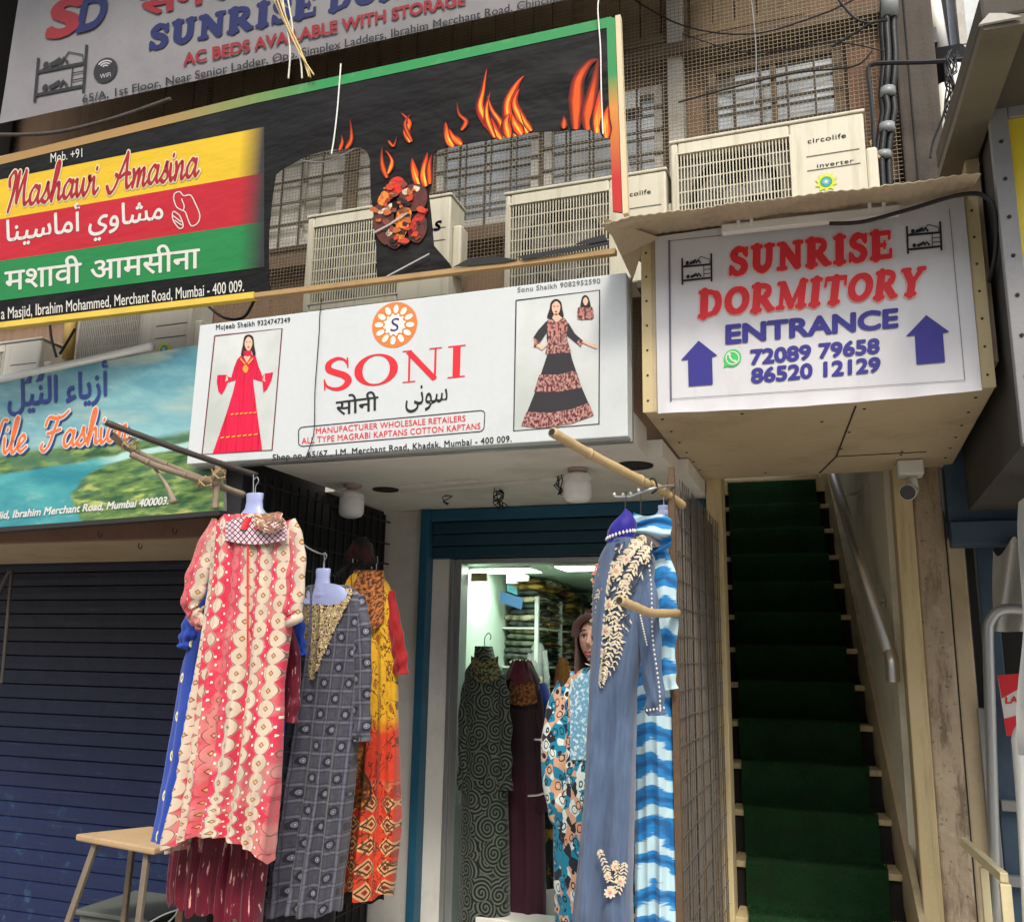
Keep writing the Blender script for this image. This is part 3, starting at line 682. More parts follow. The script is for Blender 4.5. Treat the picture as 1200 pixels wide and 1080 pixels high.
# picture panels
def panel(pl, tl, tr, br, bl, par, tint):
    m = shader('picture_ground', lambda: mix_(ss_(noise_(3.0, detail=5), .38, .68), (0.58, 0.60, 0.59), (0.44, 0.47, 0.44)), .4)
    art(MB(), pl, [tl, tr, br, bl], .0035).build('picture_ground', m, par)
    mb = MB(); artline(mb, pl, [tl, tr, br, bl, tl], 1.5, .0045); mb.build('border_line', tint, par)
panel(PS, (252.4, 394), (331.2, 385.2), (319.4, 527.4), (237.5, 532.5), sn, flat('print_maroon', rgb(110, 40, 50)))
panel(PS, (605.2, 352.6), (703, 340.4), (702.2, 496.8), (602.4, 505), sn, K_black)
def Z5(pts, ox=230, oy=340, k=4.91): return [(ox + x / k, oy + y / k) for x, y in pts]
Z6 = lambda pts: Z5(pts, 560, 320)
def fig(name, pl, par, layers):
    root = None
    for i, (nm, m, shapes) in enumerate(layers):
        mb = MB()
        for s in shapes: art(mb, pl, s, .0055 + .0006 * i)
        o = mb.build(nm if root else name, m, root or par); root = root or o
fr_red = shader('print_red_gown', lambda: scale_(mix_(ss_(noise_(1, vec_(pos_()[0] * 60.0, 0.0, pos_()[2] * 3.0)), .4, .65), rgb(226, 28, 70), rgb(178, 14, 50)), 1.0), .4)
K_hair = flat('print_hair', (0.022, 0.016, 0.014)); K_gold = flat('print_gold', rgb(226, 150, 60))
bez = lambda p, k=5: [(v.x, v.y) for v in catmull([(a, b, 0) for a, b in p], k, closed=True)]
fig('printed_woman', PS, sn, [
 ('printed_gown', fr_red, [Z5([(262, 378), (240, 400), (222, 445), (205, 505), (188, 500), (180, 488), (126, 490), (122, 530), (132, 585), (150, 603), (170, 570), (185, 532), (232, 518), (215, 590), (175, 720), (98, 942), (384, 922), (352, 690), (330, 512), (384, 528), (390, 590), (412, 570), (436, 520), (446, 474), (398, 482), (385, 498), (362, 440), (346, 380), (330, 376)])]),
 ('printed_hair', K_hair, [Z5(bez([(310, 258), (282, 270), (272, 320), (262, 375), (285, 378), (300, 350), (322, 350), (332, 378), (346, 372), (338, 320), (332, 274)]))]),
 ('printed_skin', K_skin, [Z5(bez([(306, 270), (288, 290), (284, 318), (296, 346), (312, 348), (326, 320), (326, 290)])), Z5([(278, 384), (296, 420), (318, 384), (300, 372)]), Z5([(180, 488), (190, 520), (172, 528)]), Z5([(398, 482), (385, 520), (402, 530)])]),
 ('printed_choker', fr_red, [Z5([(276, 352), (322, 350), (326, 376), (300, 384), (278, 378)])]),
 ('printed_trim', K_gold, [Z5(bez([(290, 432), (272, 455), (290, 480), (306, 455)], 4)), Z5([(258, 400), (262, 392), (290, 424), (284, 430)]), Z5([(336, 398), (328, 392), (300, 424), (306, 430)])] + [Z5([(205 + i * 26, 714 - i * 2), (222 + i * 26, 710 - i * 2), (222 + i * 26, 718 - i * 2), (205 + i * 26, 722 - i * 2)]) for i in range(6)] + [Z5([(146 + i * 32, 848 - i * 3), (166 + i * 32, 842 - i * 3), (166 + i * 32, 852 - i * 3), (146 + i * 32, 856 - i * 3)]) for i in range(7)]),
 ('printed_face', flat('print_lip', rgb(150, 50, 50)), [Z5([(300, 328), (312, 326), (311, 333), (301, 334)]), Z5([(292, 300), (300, 298), (300, 303), (292, 304)]), Z5([(311, 298), (320, 299), (319, 303), (311, 302)])]),
])
K_pat = shader('print_patchwork', lambda: mix_(ss_(noise_(1, vec_(pos_()[0] * 110.0, 0.0, pos_()[2] * 70.0), detail=2), .44, .58), rgb(92, 40, 46), rgb(184, 140, 130)), .4)
K_blackgown = flat('print_black_gown', (0.03, 0.027, 0.032))
fig('printed_woman', PS, sn, [
 ('printed_gown', K_blackgown, [Z6([(420, 262), (392, 284), (350, 330), (322, 372), (330, 405), (362, 400), (398, 345), (402, 470), (330, 690), (254, 880), (380, 892), (540, 868), (668, 818), (600, 660), (545, 500), (512, 360), (560, 400), (590, 425), (612, 396), (560, 350), (530, 300), (502, 262)])]),
 ('printed_pattern', K_pat, [Z6([(410, 268), (400, 300), (408, 380), (390, 468), (540, 460), (512, 370), (520, 290), (505, 264), (455, 278)]), Z6([(355, 588), (326, 684), (470, 684), (602, 660), (560, 562), (470, 586)]), Z6([(282, 800), (252, 880), (330, 890), (380, 892), (540, 868), (670, 820), (640, 748), (540, 785), (420, 805)]), Z6([(326, 376), (324, 430), (350, 428), (360, 398)]), Z6([(572, 400), (592, 428), (612, 398), (594, 378)]), Z6(bez([(574, 236), (580, 202), (620, 192), (660, 200), (668, 240), (664, 266), (620, 270), (580, 268)], 4))]),
 ('printed_hair', K_hair, [Z6(bez([(452, 152), (424, 170), (414, 214), (402, 258), (430, 262), (440, 236), (466, 236), (474, 262), (496, 254), (488, 206), (480, 168)])), Z6(bez([(622, 130), (602, 144), (592, 196), (604, 200), (640, 202), (652, 194), (640, 146)], 4))]),
 ('printed_skin', K_skin, [Z6(bez([(454, 166), (432, 184), (430, 214), (442, 240), (460, 244), (474, 220), (476, 186)])), Z6([(430, 262), (455, 288), (490, 262), (462, 238), (446, 238)]), Z6([(340, 424), (372, 446), (400, 420), (410, 396), (380, 424), (352, 410)]), Z6([(600, 400), (640, 420), (690, 440), (690, 420), (640, 404), (612, 392)]), Z6(bez([(622, 142), (608, 160), (612, 180), (622, 190), (632, 180), (636, 160)], 4))]),
 ('printed_trim', flat('print_rose', rgb(190, 120, 110)), [Z6([(404, 290), (420, 300), (426, 340), (412, 340)]), Z6([(482, 290), (498, 300), (500, 340), (486, 340)]), Z6([(448, 290), (462, 290), (466, 370), (452, 370)]), Z6([(590, 228), (608, 228), (608, 250), (590, 250)]), Z6([(632, 228), (652, 228), (652, 250), (632, 250)])]),
 ('printed_face', flat('print_lip', rgb(150, 50, 50)), [Z6([(446, 222), (460, 221), (458, 228), (448, 229)]), Z6([(438, 194), (448, 192), (448, 197), (438, 199)]), Z6([(458, 192), (469, 193), (468, 197), (458, 197)])]),
])
# frayed black string hanging across the sign
mb = MB(); pts = [(380, 352), (378, 372), (376.5, 388), (374.5, 420), (372.5, 460), (371, 500), (368, 518), (361, 540)]
mb.tube(catmull([PS.at(x, y, .02 + .004 * math.sin(i * 2)) for i, (x, y) in enumerate(pts)], 6), .0024, 6)
tag(mb.build('string', M_black), 'thin black string hanging down the front of the white shop sign', 'string')

# ---------- dormitory sign box over the stairs
PB = ypl(SY - .004)
bx = thing('dormitory_sign', 'tan sheet metal box sign pointing to the SUNRISE DORMITORY entrance stairs', 'box sign', (-.05, SY, 2.51))
b = MB(); b.box(-.650, .537, SY, 4.655, 2.512, 3.215); b.build('box', M_tan, bx, bevel=.006)
b = MB(); b.box(-.655, -.615, SY - .0035, SY - .0008, 2.515, 3.21); b.build('edge_strip', mat('yellow_tan_strip', (0.52, 0.42, 0.23), 0.5, var=.1), bx); b = MB(); b.box(.498, .540, SY - .0035, SY - .0008, 2.515, 3.21); b.build('edge_strip', mat('yellow_tan_strip', (0, 0, 0)), bx)
b = MB()
for (a, c) in (((.10, 3.4), (.03, 4.25)), ((.03, 4.25), (.40, 4.25)), ((.03, 4.25), (-.05, 4.62))): b.bar((a[0], a[1], 2.511), (c[0], c[1], 2.511), .006, .004)
b.build('panel_seam', M_dark, bx)
mb = MB()
for x0 in (-.635, .517):
    for i in range(7): mb.lathe((x0, SY - .003, 2.56 + i * .1), [(.001, -.004), (.004, -.003), (.005, .001)], 8, 'Y')
mb.build('rivet', M_dark, bx)
mb = MB()
for x_, y_ in [(-.6, 3.4 + .2 * i) for i in range(6)] + [(.49, 3.4 + .2 * i) for i in range(6)] + [(.13, 3.45), (.08, 3.8), (.05, 4.1), (-.02, 3.6), (.3, 4.22), (.3, 4.29), (-.3, 3.4), (-.3, 4.55)]: mb.lathe((x_, y_, 2.512), [(.001, -.004), (.005, -.003), (.007, .001)], 8)
mb.build('screw', M_dark, bx)
def vinyl(u, v):
    x = -.597 + u * 1.092; z = 2.505 - .012 * math.sin(u * 3.1) + v * (.715 + .012 * math.sin(u * 3.1)); r = .0014 * mnoise.noise((u * 4, v * 3, .3)) + .001 * mnoise.noise((u * 14, v * 2, 5))
    if v < .05: r += .006 * (0.05 - v) / .05 * math.sin(u * 20)
    return Vector((x, SY - .011 - abs(r), z))
M_vinyl = shader('white_vinyl', lambda: scale_(mix_(ss_(noise_(1, vec_(pos_()[0] * 9.0, 0.0, pos_()[2] * 2.0), detail=6, rough=.7), .52, .74) * .30, (0.58, 0.575, 0.60), (0.42, 0.40, 0.38)), noise_(3, detail=5) * .14 + .93), .45, 0, lambda: noise_(9, detail=3), .25, .01)
mb = MB(); mb.grid(vinyl, 60, 30); mb.build('vinyl_sheet', M_vinyl, bx, smooth=True)
PB = ypl(SY - .0138)
qs = ((853.3, 324.2), (1046.7, 303.3), (1046, 269.5), (854.2, 291.2))
qd = ((817.5, 373.3), (1081, 346), (1086, 312.2), (818.8, 340.8))
for s, q in (('SUNRISE', qs), ('DORMITORY', qd)):
    put2d(MB(), fat_text(s, .035), PB, q, .0).build('letter_halo', K_pink, bx)
    put2d(MB(), fat_text(s), PB, q, .003).build('lettering', K_red, bx)
Lt('ENTRANCE', PB, (850, 402.5), (1053, 382.5), 20.8, K_navy, bx, off=.001, bold=.042)
Lt('72089 79658', PB, (879, 426.8), (1031, 412.9), 16.3, K_navy, bx, off=.001, bold=.04)
Lt('86520 12129', PB, (880, 448.6), (1032, 434.8), 16.3, K_navy, bx, off=.001, bold=.04)
Zs = lambda p: [(700 + x / 2.4, 220 + y / 2.4) for x, y in p]
for p in ([(285, 430), (235, 485), (255, 483), (257, 558), (325, 553), (323, 476), (338, 472)], [(925, 358), (868, 418), (893, 415), (898, 497), (978, 490), (972, 409), (990, 405)]):
    art(MB(), PB, Zs(p), .001).build('arrow', K_navy, bx)
bunk(PB, bx, *Zs([(235, 192), (324, 185), (325, 264), (236, 274)]), K_black, .001); bunk(PB, bx, *Zs([(866, 102), (968, 95), (972, 176), (870, 187)]), K_black, .001)
mb = MB(); artline(mb, PB, Zs([(202, 148), (207, 600)]), 2.2, .001); artline(mb, PB, Zs([(990, 60), (1034, 540)]), .7, .001); artline(mb, PB, Zs([(207, 594), (1034, 541)]), .6, .0012); artline(mb, PB, Zs([(202, 150), (560, 112)]), .7, .0012)
mb.build('border_line', flat('print_line', (.12, .12, .15)), bx)
wp = art(MB(), PB, disc(858.5, 419.5, 10.2, 10.2, 28), .001); art(wp, PB, [(849.5, 423), (848.2, 430.6), (856, 427.5)], .0012)
o = wp.build('phone_emblem', flat('print_green', rgb(60, 190, 90)), bx)
mb = MB(); v, f = ribbon(ell(858.5, 419.5, 7.6, 7.4, 0, 360, 28), .7, 0, False); mb.add([PB.at(a, b_, .002 + c) for a, b_, c in v], f)
v, f = ribbon(c2([(855.0, 415.6), (855.4, 418.6), (858, 422), (861.8, 423.4)]), [1.6, 1.5] + [1.0] * 18 + [1.5, 1.6]); mb.add([PB.at(a, b_, .0024 + c) for a, b_, c in v], f); mb.build('handset_print', K_white, o)

# tin sheet roof over the box, torn wavy front lip, with bent flap at its end
def tin(u, v):
    x = -.742 + u * 1.25; y = 3.0 + v * .95; z = 3.175 - .03 * u + v * .22 + .0022 * math.sin(u * 230) * (1 - v) + .008 * mnoise.noise((u * 9, v * 4, 2))
    if u < .1: z -= (.1 - u) * .18
    return Vector((x, y, z))
mb = MB(); mb.grid(tin, 200, 16); o = mb.build('tin_roof', mat('rusty_tin', (0.42, 0.34, 0.23), .65, var=.25, sc=4, fine=40, dirt=.6, dirtcol=(.12, .08, .05)), smooth=True)
md = o.modifiers.new('thick', 'SOLIDIFY'); md.thickness = .004
tag(o, 'rusty brown tin sheet roof jutting over the dormitory box sign', 'tin roof'); rebase(o, (-.1, 3.5, 3.2))
mb = MB(); mb.add([P(707, 255, 3.02), P(772, 278, 3.27), P(753, 290, 3.285), P(741, 328, 3.29), P(728, 300, 3.2)], [(0, 1, 2, 3, 4)])
o2 = mb.build('end_flap', MATS['rusty_tin'], o); md = o2.modifiers.new('thick', 'SOLIDIFY'); md.thickness = .003
# white batten lamp with two clips under the tin
tl_ = thing('batten_light', 'white tube light batten mounted above the dormitory lettering', 'tube light', (-.03, 3.25, 3.16))
A, Bq = P(846, 270, 3.235), P(1054, 247, 3.235); mb = MB(); mb.bar(A, Bq, .03, .034); mb.build('batten', M_whiteplastic, tl_, bevel=.004)
for f in (.14, .88):
    a = A.lerp(Bq, f); mb = MB(); mb.tube(catmull([a + Vector((-.022, -.012, .0)), a + Vector((-.022, -.016, .045)), a + Vector((0, -.018, .062)), a + Vector((.022, -.016, .045)), a + Vector((.022, -.012, .0))], 5), .007, 6); mb.build('clip', M_whiteplastic, tl_)
mb = MB(); mb.tube(catmull([P(*p) for p in ((972, 262, 3.21), (1010, 260, 3.2), (1060, 247, 3.2), (1110, 232, 3.19), (1135, 227, 3.15), (1152, 229, 3.12), (1164, 243, 3.12), (1168, 270, 3.14), (1166, 300, 3.2), (1160, 330, 3.3))], 8), .0075, 8)
tag(mb.build('power_cable', M_black, smooth=True), 'thick black cable looping from the batten light round the box sign', 'cable')

# ---------- black grill-house banner with yellow, red and green bands
MY = 3.3; PM = ypl(MY)
mh = thing('grill_banner', 'torn black banner with Mashawi Amasina on yellow, red and green bands and flames', 'banner', (-2.4, MY, 3.2))
Z2 = lambda p: [(300 + x / 2.4, y / 2.4) for x, y in p]
outl = [(-40, 194)] + Z2([(0, 265), (1000, 48), (1020, 60), (1036, 600), (1004, 596)]) + Z2([(1003, 450), (1000, 400), (988, 376), (950, 366), (900, 364), (780, 372), (640, 396), (540, 414), (505, 424), (497, 440), (493, 520), (486, 548), (492, 600), (500, 690), (545, 742), (552, 758), (340, 786), (338, 700), (330, 600), (322, 540), (320, 450), (312, 424), (290, 414), (210, 420), (150, 434), (75, 474), (55, 490), (45, 560), (36, 650), (35, 780), (42, 818)]) + [(-40, 387)]
d = PM; mb = MB(); mb.prism([PM.at(x, y, 0) for x, y in outl], (0, .004, 0))
def banner_col():
    n = noise_(2.0, detail=6, rough=.7); return mix_(ss_(n, .52, .75) * .55, (0.006, 0.0055, 0.0055), (0.028, 0.026, 0.024))
def banner_bump():
    x, y, z = pos_(); return noise_(1.3, vec_(x * 1.0 + z * .9, y, z * 2.6 - x * .5), detail=4)
mb.build('banner_sheet', shader('black_flex', banner_col, .6, 0, banner_bump, .4, .12, .18), mh)
def band(q, col, name):
    """printed band that fades to black at its inner end"""
    x1 = PM.at(*q[1]).x
    def fn():
        x, y, z = pos_(); n = noise_(4, detail=4) * .14 + .93
        c = mix_(ss_(x, x1 - .13 - MB_OFF.x, x1 - MB_OFF.x), col, (0.02, 0.02, 0.02)); return scale_(c, n)
    art(MB(), PM, q, .002).build('colour_band', shader('band_' + name, fn, .5, 0, banner_bump, .3, .06), mh)
MB_OFF = Vector((-2.4, MY, 3.2))
band([(-40, 219), (310, 149), (310, 203), (-40, 264.3)], rgb(204, 168, 26), 'yellow')
band([(-40, 264.3), (310, 203), (310, 260), (-40, 312)], rgb(170, 18, 34), 'red')
band([(-40, 312), (310, 260), (310, 313), (-40, 357.5)], rgb(22, 116, 58), 'green')
W_ = flat('print_offwhite', (0.55, 0.54, 0.50))
def script(s, pl, q, mfill, mhalo, par, off=.004, w=.05):
    if mhalo: put2d(MB(), brush(s, w, grow=.035), pl, q, off).build('letter_halo', mhalo, par)
    put2d(MB(), brush(s, w), pl, q, off + .002).build('lettering', mfill, par)
script('Mashawi Amasina', PM, ((8, 245), (232, 207), (231, 166), (7, 204)), flat('print_deepred', rgb(150, 22, 30)), flat('print_ivory', (0.60, 0.54, 0.36)), mh, w=.072)
AR = {'m': '\uFEE3', 'sh': '\uFEB7', 'a_': '\uFE8E', 'w': '\uFEED', 'y': '\uFEF1', 'A': '\uFE83', 'mi': '\uFEE3', 'si': '\uFEB4', 'yi': '\uFEF4', 'n': '\uFEE8'}
# visual order: alef-final noon-medial yeh-medial seen-initial alef-final meem-initial alef-hamza, space, yeh waw alef-final sheen-medial meem-initial
Lt('\uFE8E\uFEE8\uFEF4\uFEB3\uFE8E\uFEE3\uFE83 \uFEF1\uFEED\uFE8E\uFEB8\uFEE3', PM, (8, 283.5), (192, 256.5), 24, W_, mh, bold=.015)
Lt('मशावी आमसीना', PM, (6, 341.5), (235, 314), 24.5, W_, mh, bold=.012)
Lt('Mob. +91', PM, (60, 191), (97, 184.5), 10.5, W_, mh, bold=.0)
Lt('a Masjid, Ibrahim Mohammed, Merchant Road, Mumbai - 400 009.', PM, (2, 374.5), (286.5, 341.5), 13.2, W_, mh, bold=.006)
# white outlined hand holding a skewer of meat
mb = MB()
for k, p in enumerate(([(612, 700), (616, 682), (634, 676), (648, 690), (672, 688), (690, 720), (704, 756), (698, 784), (676, 796), (664, 776), (654, 748), (640, 740), (622, 728), (612, 700)], [(612, 744), (634, 760), (646, 796), (632, 804), (612, 778), (608, 756), (612, 744)], [(610, 760), (640, 782)], [(616, 776), (642, 794)], [(640, 700), (650, 726), (646, 742)])):
    artline(mb, PM, [(x / 3, y / 3) for x, y in c2(p, 5)], 1.3, .004 + .0003 * k)
mb.build('food_emblem', W_, mh)
# printed border: sunlit tan put into the colour, then green along the top, green-orange-red down the end
art(MB(), PM, [(-40, 194), (300, 110.4)] + Z2([(1000, 48), (1003, 76)]) + [(300, 121.2), (-40, 203)], .0025).build('border_print', shader('border_sunlit_green', lambda: mix_(ss_(pos_()[0], -.7, .25), rgb(150, 118, 68), mix_(ss_(noise_(14, detail=4), .55, .7) * .4, rgb(36, 130, 70), rgb(96, 150, 104))), .5), mh)
art(MB(), PM, Z2([(986, 50), (1010, 52), (1030, 598), (1004, 596), (990, 200)]), .0030).build('border_print', shader('border_fade', lambda: mix_(ss_(pos_()[2], .78, .62), rgb(36, 130, 70), mix_(ss_(pos_()[2], .62, .30), rgb(196, 128, 46), rgb(176, 30, 26))), .5), mh)
# flames: strips along a spine, colour from the printed glow across and along each tongue
def flame_col():
    u, v = uv_(); n = noise_(1, vec_(u * 3.4, v * 1.8, pos_()[0] * 6.0), detail=5); e_ = 1.0 - abs_(u) - (n - .45) * 1.5; h = sat_(e_ * 1.05) * (1.0 - ss_(v, .55, 1.02) * .55)
    c = mix_(ss_(h, .04, .30), (0.012, 0.009, 0.009), rgb(150, 26, 14)); c = mix_(ss_(h, .26, .55), c, rgb(214, 72, 20)); c = mix_(ss_(h, .56, .82), c, rgb(226, 128, 36)); return mix_(ss_(h + (.5 - v) * .2, .84, 1.05), c, rgb(236, 190, 70))
M_flame = shader('flame_print_ink', flame_col, .6, spec=.18)
def flame_red():
    u, v = uv_(); n = noise_(1, vec_(u * 1.2, v * 3.0, pos_()[0] * 5.0), detail=3); h = sat_((1.0 - abs_(u) - (n - .5) * .6) * 1.3) * (1.0 - ss_(v, .5, 1.0) * .6); c = mix_(ss_(h, .05, .6), (0.012, 0.009, 0.009), rgb(136, 30, 16)); return mix_(ss_(h, .6, .95), c, rgb(206, 84, 24))
M_flame2 = shader('dim_flame_ink', flame_red, .6, spec=.18)
NF = [0]
def flame(pts, w, m=None):
    NF[0] += 1; sp = c2(Fz(pts), 6); n = len(sp); mb = MB()
    def fn(a, t):
        k = min(int(t * (n - 1) + 1e-6), n - 1); p = sp[k]; q0_, q1_ = sp[max(k - 1, 0)], sp[min(k + 1, n - 1)]; dx, dy = q1_[0] - q0_[0], q1_[1] - q0_[1]; l = math.hypot(dx, dy) or 1
        ww = w / 2.4 * (min(1, .35 + 2.2 * t) * (1 - t) ** .8) ; o = (a * 2 - 1) * ww; return PM.at(p[0] - dy / l * o, p[1] + dx / l * o, .0032 + .00012 * NF[0])
    mb.grid(fn, 10, n - 1, uvfn=lambda a, t: (a * 2 - 1, t)); mb.build('flame_print', m or M_flame, mh, smooth=True)
Fz = lambda p, ox=300, oy=0, k=2.4: [(ox + x / k, oy + y / k) for x, y in p]
for p_, w_, m_ in (([(690, 392), (660, 352), (632, 305), (640, 255), (650, 194)], 26, 0), ([(672, 388), (652, 340), (650, 300), (660, 262)], 16, 0), ([(700, 388), (690, 350), (664, 310), (652, 270)], 18, 0), ([(730, 384), (712, 340), (708, 290), (734, 240), (755, 214)], 26, 0), ([(764, 376), (742, 330), (728, 290), (742, 250)], 24, 0), ([(712, 388), (704, 350), (714, 320)], 26, 0), ([(748, 380), (730, 350), (722, 322)], 26, 0), ([(776, 370), (756, 340), (744, 310)], 14, 0),
        ([(556, 414), (540, 384), (534, 344)], 24, 0), ([(580, 408), (556, 388), (544, 364)], 18, 0), ([(578, 368), (592, 344), (572, 322), (566, 288)], 12, 1), ([(434, 402), (424, 372), (432, 344), (408, 318)], 18, 0), ([(440, 400), (420, 352), (436, 322)], 10, 1), ([(370, 502), (356, 462), (356, 414)], 14, 1), ([(372, 490), (384, 456), (366, 424)], 12, 0), ([(254, 420), (270, 390), (266, 336)], 12, 1), ([(236, 424), (244, 402), (242, 380)], 10, 1), ([(374, 398), (388, 412), (398, 386)], 8, 1),
        ([(460, 526), (446, 482), (440, 446)], 22, 0), ([(478, 526), (474, 480), (484, 430)], 24, 0), ([(490, 520), (488, 470), (496, 436)], 16, 1), ([(900, 366), (902, 300), (908, 230), (936, 182), (964, 168)], 34, 1), ([(934, 368), (938, 310), (952, 240), (964, 165)], 34, 1), ([(960, 376), (964, 320), (970, 250)], 34, 0), ([(986, 390), (984, 340), (992, 300)], 26, 0), ([(866, 364), (868, 344), (866, 328)], 16, 1)):
    flame(p_, w_ * .95, M_flame2 if m_ else None)
# grilled meat
MEAT = [('dark', rgb(92, 40, 30), [[(334, 600), (340, 580), (366, 570), (386, 580), (388, 640), (370, 690), (344, 670), (330, 630)], [(410, 540), (440, 520), (474, 526), (484, 560), (470, 590), (430, 596), (406, 576)], [(366, 650), (396, 640), (420, 660), (400, 700), (372, 690)], [(440, 620), (476, 610), (482, 650), (460, 684), (432, 670)]]),
        ('pepper', rgb(206, 40, 24), [[(366, 560), (380, 510), (408, 500), (424, 524), (404, 548), (376, 566)], [(430, 650), (452, 606), (486, 590), (470, 620), (440, 660)]]),
        ('orange', rgb(232, 128, 40), [[(344, 572), (360, 540), (376, 552), (366, 580)], [(396, 640), (400, 598), (424, 586), (440, 600), (428, 650), (402, 696)]]),
        ('pale', rgb(222, 196, 168), [[(330, 590), (352, 594), (384, 574), (378, 596), (350, 604)], [(414, 540), (430, 532), (436, 544), (420, 552)], [(446, 526), (464, 530), (458, 542), (448, 538)], [(368, 656), (384, 644), (388, 656), (374, 668)]])]
root = None
for i, (nm, col, shp) in enumerate(MEAT):
    mb = MB()
    for j, s in enumerate(shp): art(mb, PM, bez(Fz(s), 4), .0074 + .0008 * i + .0001 * j)
    o = mb.build('kebab_print', shader('kebab_' + nm, (lambda col=col: mix_(ss_(noise_(34, detail=5, rough=.7), .46, .62) * .8, col, (.03, .016, .012))), .4), root or mh); root = root or o
rk = random.Random(17); KB = [mat('kebab_bit_%d' % i, c_, .4, var=.5, sc=40, bump=0) for i, c_ in enumerate((rgb(52, 24, 18), rgb(120, 58, 34), rgb(172, 92, 44), rgb(30, 16, 13), rgb(190, 60, 30)))]
for k_, m_ in enumerate(KB):
    mb = MB()
    for j in range(16):
        cx_, cy_ = rk.uniform(336, 484), rk.uniform(512, 690)
        if abs(cx_ - 408 - (cy_ - 600) * .1) > 74 - abs(cy_ - 600) * .45: continue
        r0_ = rk.uniform(5, 13); art(mb, PM, bez(Fz([(cx_ + r0_ * rk.uniform(.5, 1.3) * math.cos(t_), cy_ + r0_ * rk.uniform(.4, 1.0) * math.sin(t_)) for t_ in (0, .9, 1.8, 2.7, 3.6, 4.5, 5.4)]), 3), .0106 + .00008 * (k_ * 16 + j))
    mb.build('kebab_print', m_, root)
mb = MB(); artline(mb, PM, Fz([(334, 660), (380, 636), (430, 604)]), 2.0, .0172); artline(mb, PM, Fz([(372, 782), (492, 718)]), 1.6, .0172); mb.build('skewer_print', flat('skewer_grey', (.35, .34, .33)), mh)
# frame tubes of the banner
def pm(x, y, dy): v = PM.at(x, y); v.y += dy; return v
mb = MB(); mb.bar(pm(-60, 389.5, .0), pm(300, 347, .0), .036, .03); mb.build('frame_bar', mat('yellow_bar', (0.62, 0.44, 0.06), .5, var=.15, sc=5, dirt=.3, dirtcol=(.3, .2, .1)), mh)
mb = MB(); mb.bar(pm(300.5, 347, .0), pm(722, 295.5, .0), .03, .022); mb.build('frame_bar', mat('ochre_bar', (0.36, 0.23, 0.10), .6, var=.2, sc=6, dirt=.4, dirtcol=(.15, .08, .05)), mh)
mb = MB(); mb.bar(pm(-60, 198, .022), pm(722, 23, .022), .03, .026); mb.build('frame_bar', M_tan, mh)
mb = MB(); mb.bar(pm(724, 18, .014), pm(733, 250, .014), .022, .03, up=(0, 1, 0)); mb.build('frame_bar', mat('cream_bar', (0.60, 0.50, 0.32), .6, var=.12), mh)
# torn strips flapping at the bottom edge
mb = MB()
for k, p in enumerate(([(560, 756), (600, 734), (680, 726), (740, 736), (700, 744), (610, 752)], [(740, 728), (860, 706), (960, 690), (990, 676), (996, 694), (940, 706), (860, 720), (760, 736)], [(900, 696), (930, 682), (985, 668), (992, 684), (950, 692)])):
    mb.prism([PM.at(*q, .02 + .004 * k) for q in Fz(p)], (0, .003, 0))
mb.build('torn_strip', K_black, mh)
# loose white wires over the banner
for k, (pp, r, m, lb) in enumerate(((((402, 78), (398, 130), (394, 165), (391, 183)), .0035, M_whiteplastic, 'white wire hanging down the black banner above its torn hole'),
    (((704, -2), (702, 15), (705, 60), (706, 110), (708, 160)), .003, M_whiteplastic, 'white wire hanging beside the green end of the black banner'))):
    mb = MB(); mb.tube(catmull([PM.at(x, y, .02) for x, y in pp], 6), r, 6); tag(mb.build('wire', m), lb, 'wire')
bund = thing('wire_bundle', 'loose bundle of yellowish wires hanging over the grey dormitory banner', 'wire bundle', tuple(P(345, 60, 3.3)))
for k, pp in enumerate((((322, -8), (334, 25), (350, 60), (368, 88)), ((326, -8), (338, 28), (352, 58), (362, 90)), ((330, -8), (336, 30), (340, 60), (338, 92)), ((336, -8), (342, 26), (344, 45), (352, 70), (354, 92)), ((318, -8), (330, 20), (344, 44), (358, 72), (364, 91)))):
    mb = MB(); mb.tube(catmull([P(x, y, 3.27 + .006 * k) for x, y in pp], 6), .0042, 6); mb.build('strand', (mat('yellow_wire', (.50, .36, .14), .6, bump=0), mat('pale_wire', (.55, .53, .46), .6, bump=0))[k in (2, 3)], bund)

# ---------- grey dormitory banner above
DY = 3.9; PD = ypl(DY)
db = thing('dormitory_banner', 'grey dormitory banner with SD logo and blue SUNRISE lettering at the top', 'banner', (-3, DY, 5))
def flexd(u, v):
    a = bil(((2, 147), (830, -33), (850, -190), (26, -6)), u, v); r = .004 * mnoise.noise((u * 5 + v * 3, v * 2, 1)) + .0015 * mnoise.noise((u * 18, v * 4, 4))
    return PD.at(a[0], a[1], .02 + r)
mb = MB(); mb.grid(flexd, 80, 20); mb.build('banner_sheet', shader('shaded_flex', lambda: scale_(mix_(ss_(noise_(1.5, detail=6, rough=.7), .45, .7) * .5, (0.205, 0.196, 0.202), (0.15, 0.14, 0.142)), noise_(30) * .1 + .95), .5, 0, lambda: noise_(2.5, detail=3), .4, .05), db, smooth=True)  # shade from above put into the sheet's darker grey
PD = ypl(DY - .0262)
K_dnavy = flat('dull_navy', rgb(30, 36, 84)); K_dred = flat('dull_red', rgb(132, 36, 42))
Lt('S', PD, (52, 46), (92, 37), 40, K_dred, db, bold=.05, slant=.25); Lt('D', PD, (89, 38), (122, 30.5), 37, K_dnavy, db, bold=.04, slant=.25)
qd2 = ((173, 60), (371, 18), (373, -11), (175, 31)); put2d(MB(), fat_text('SUNRISE'), PD, qd2, .0).build('lettering', K_dnavy, db)
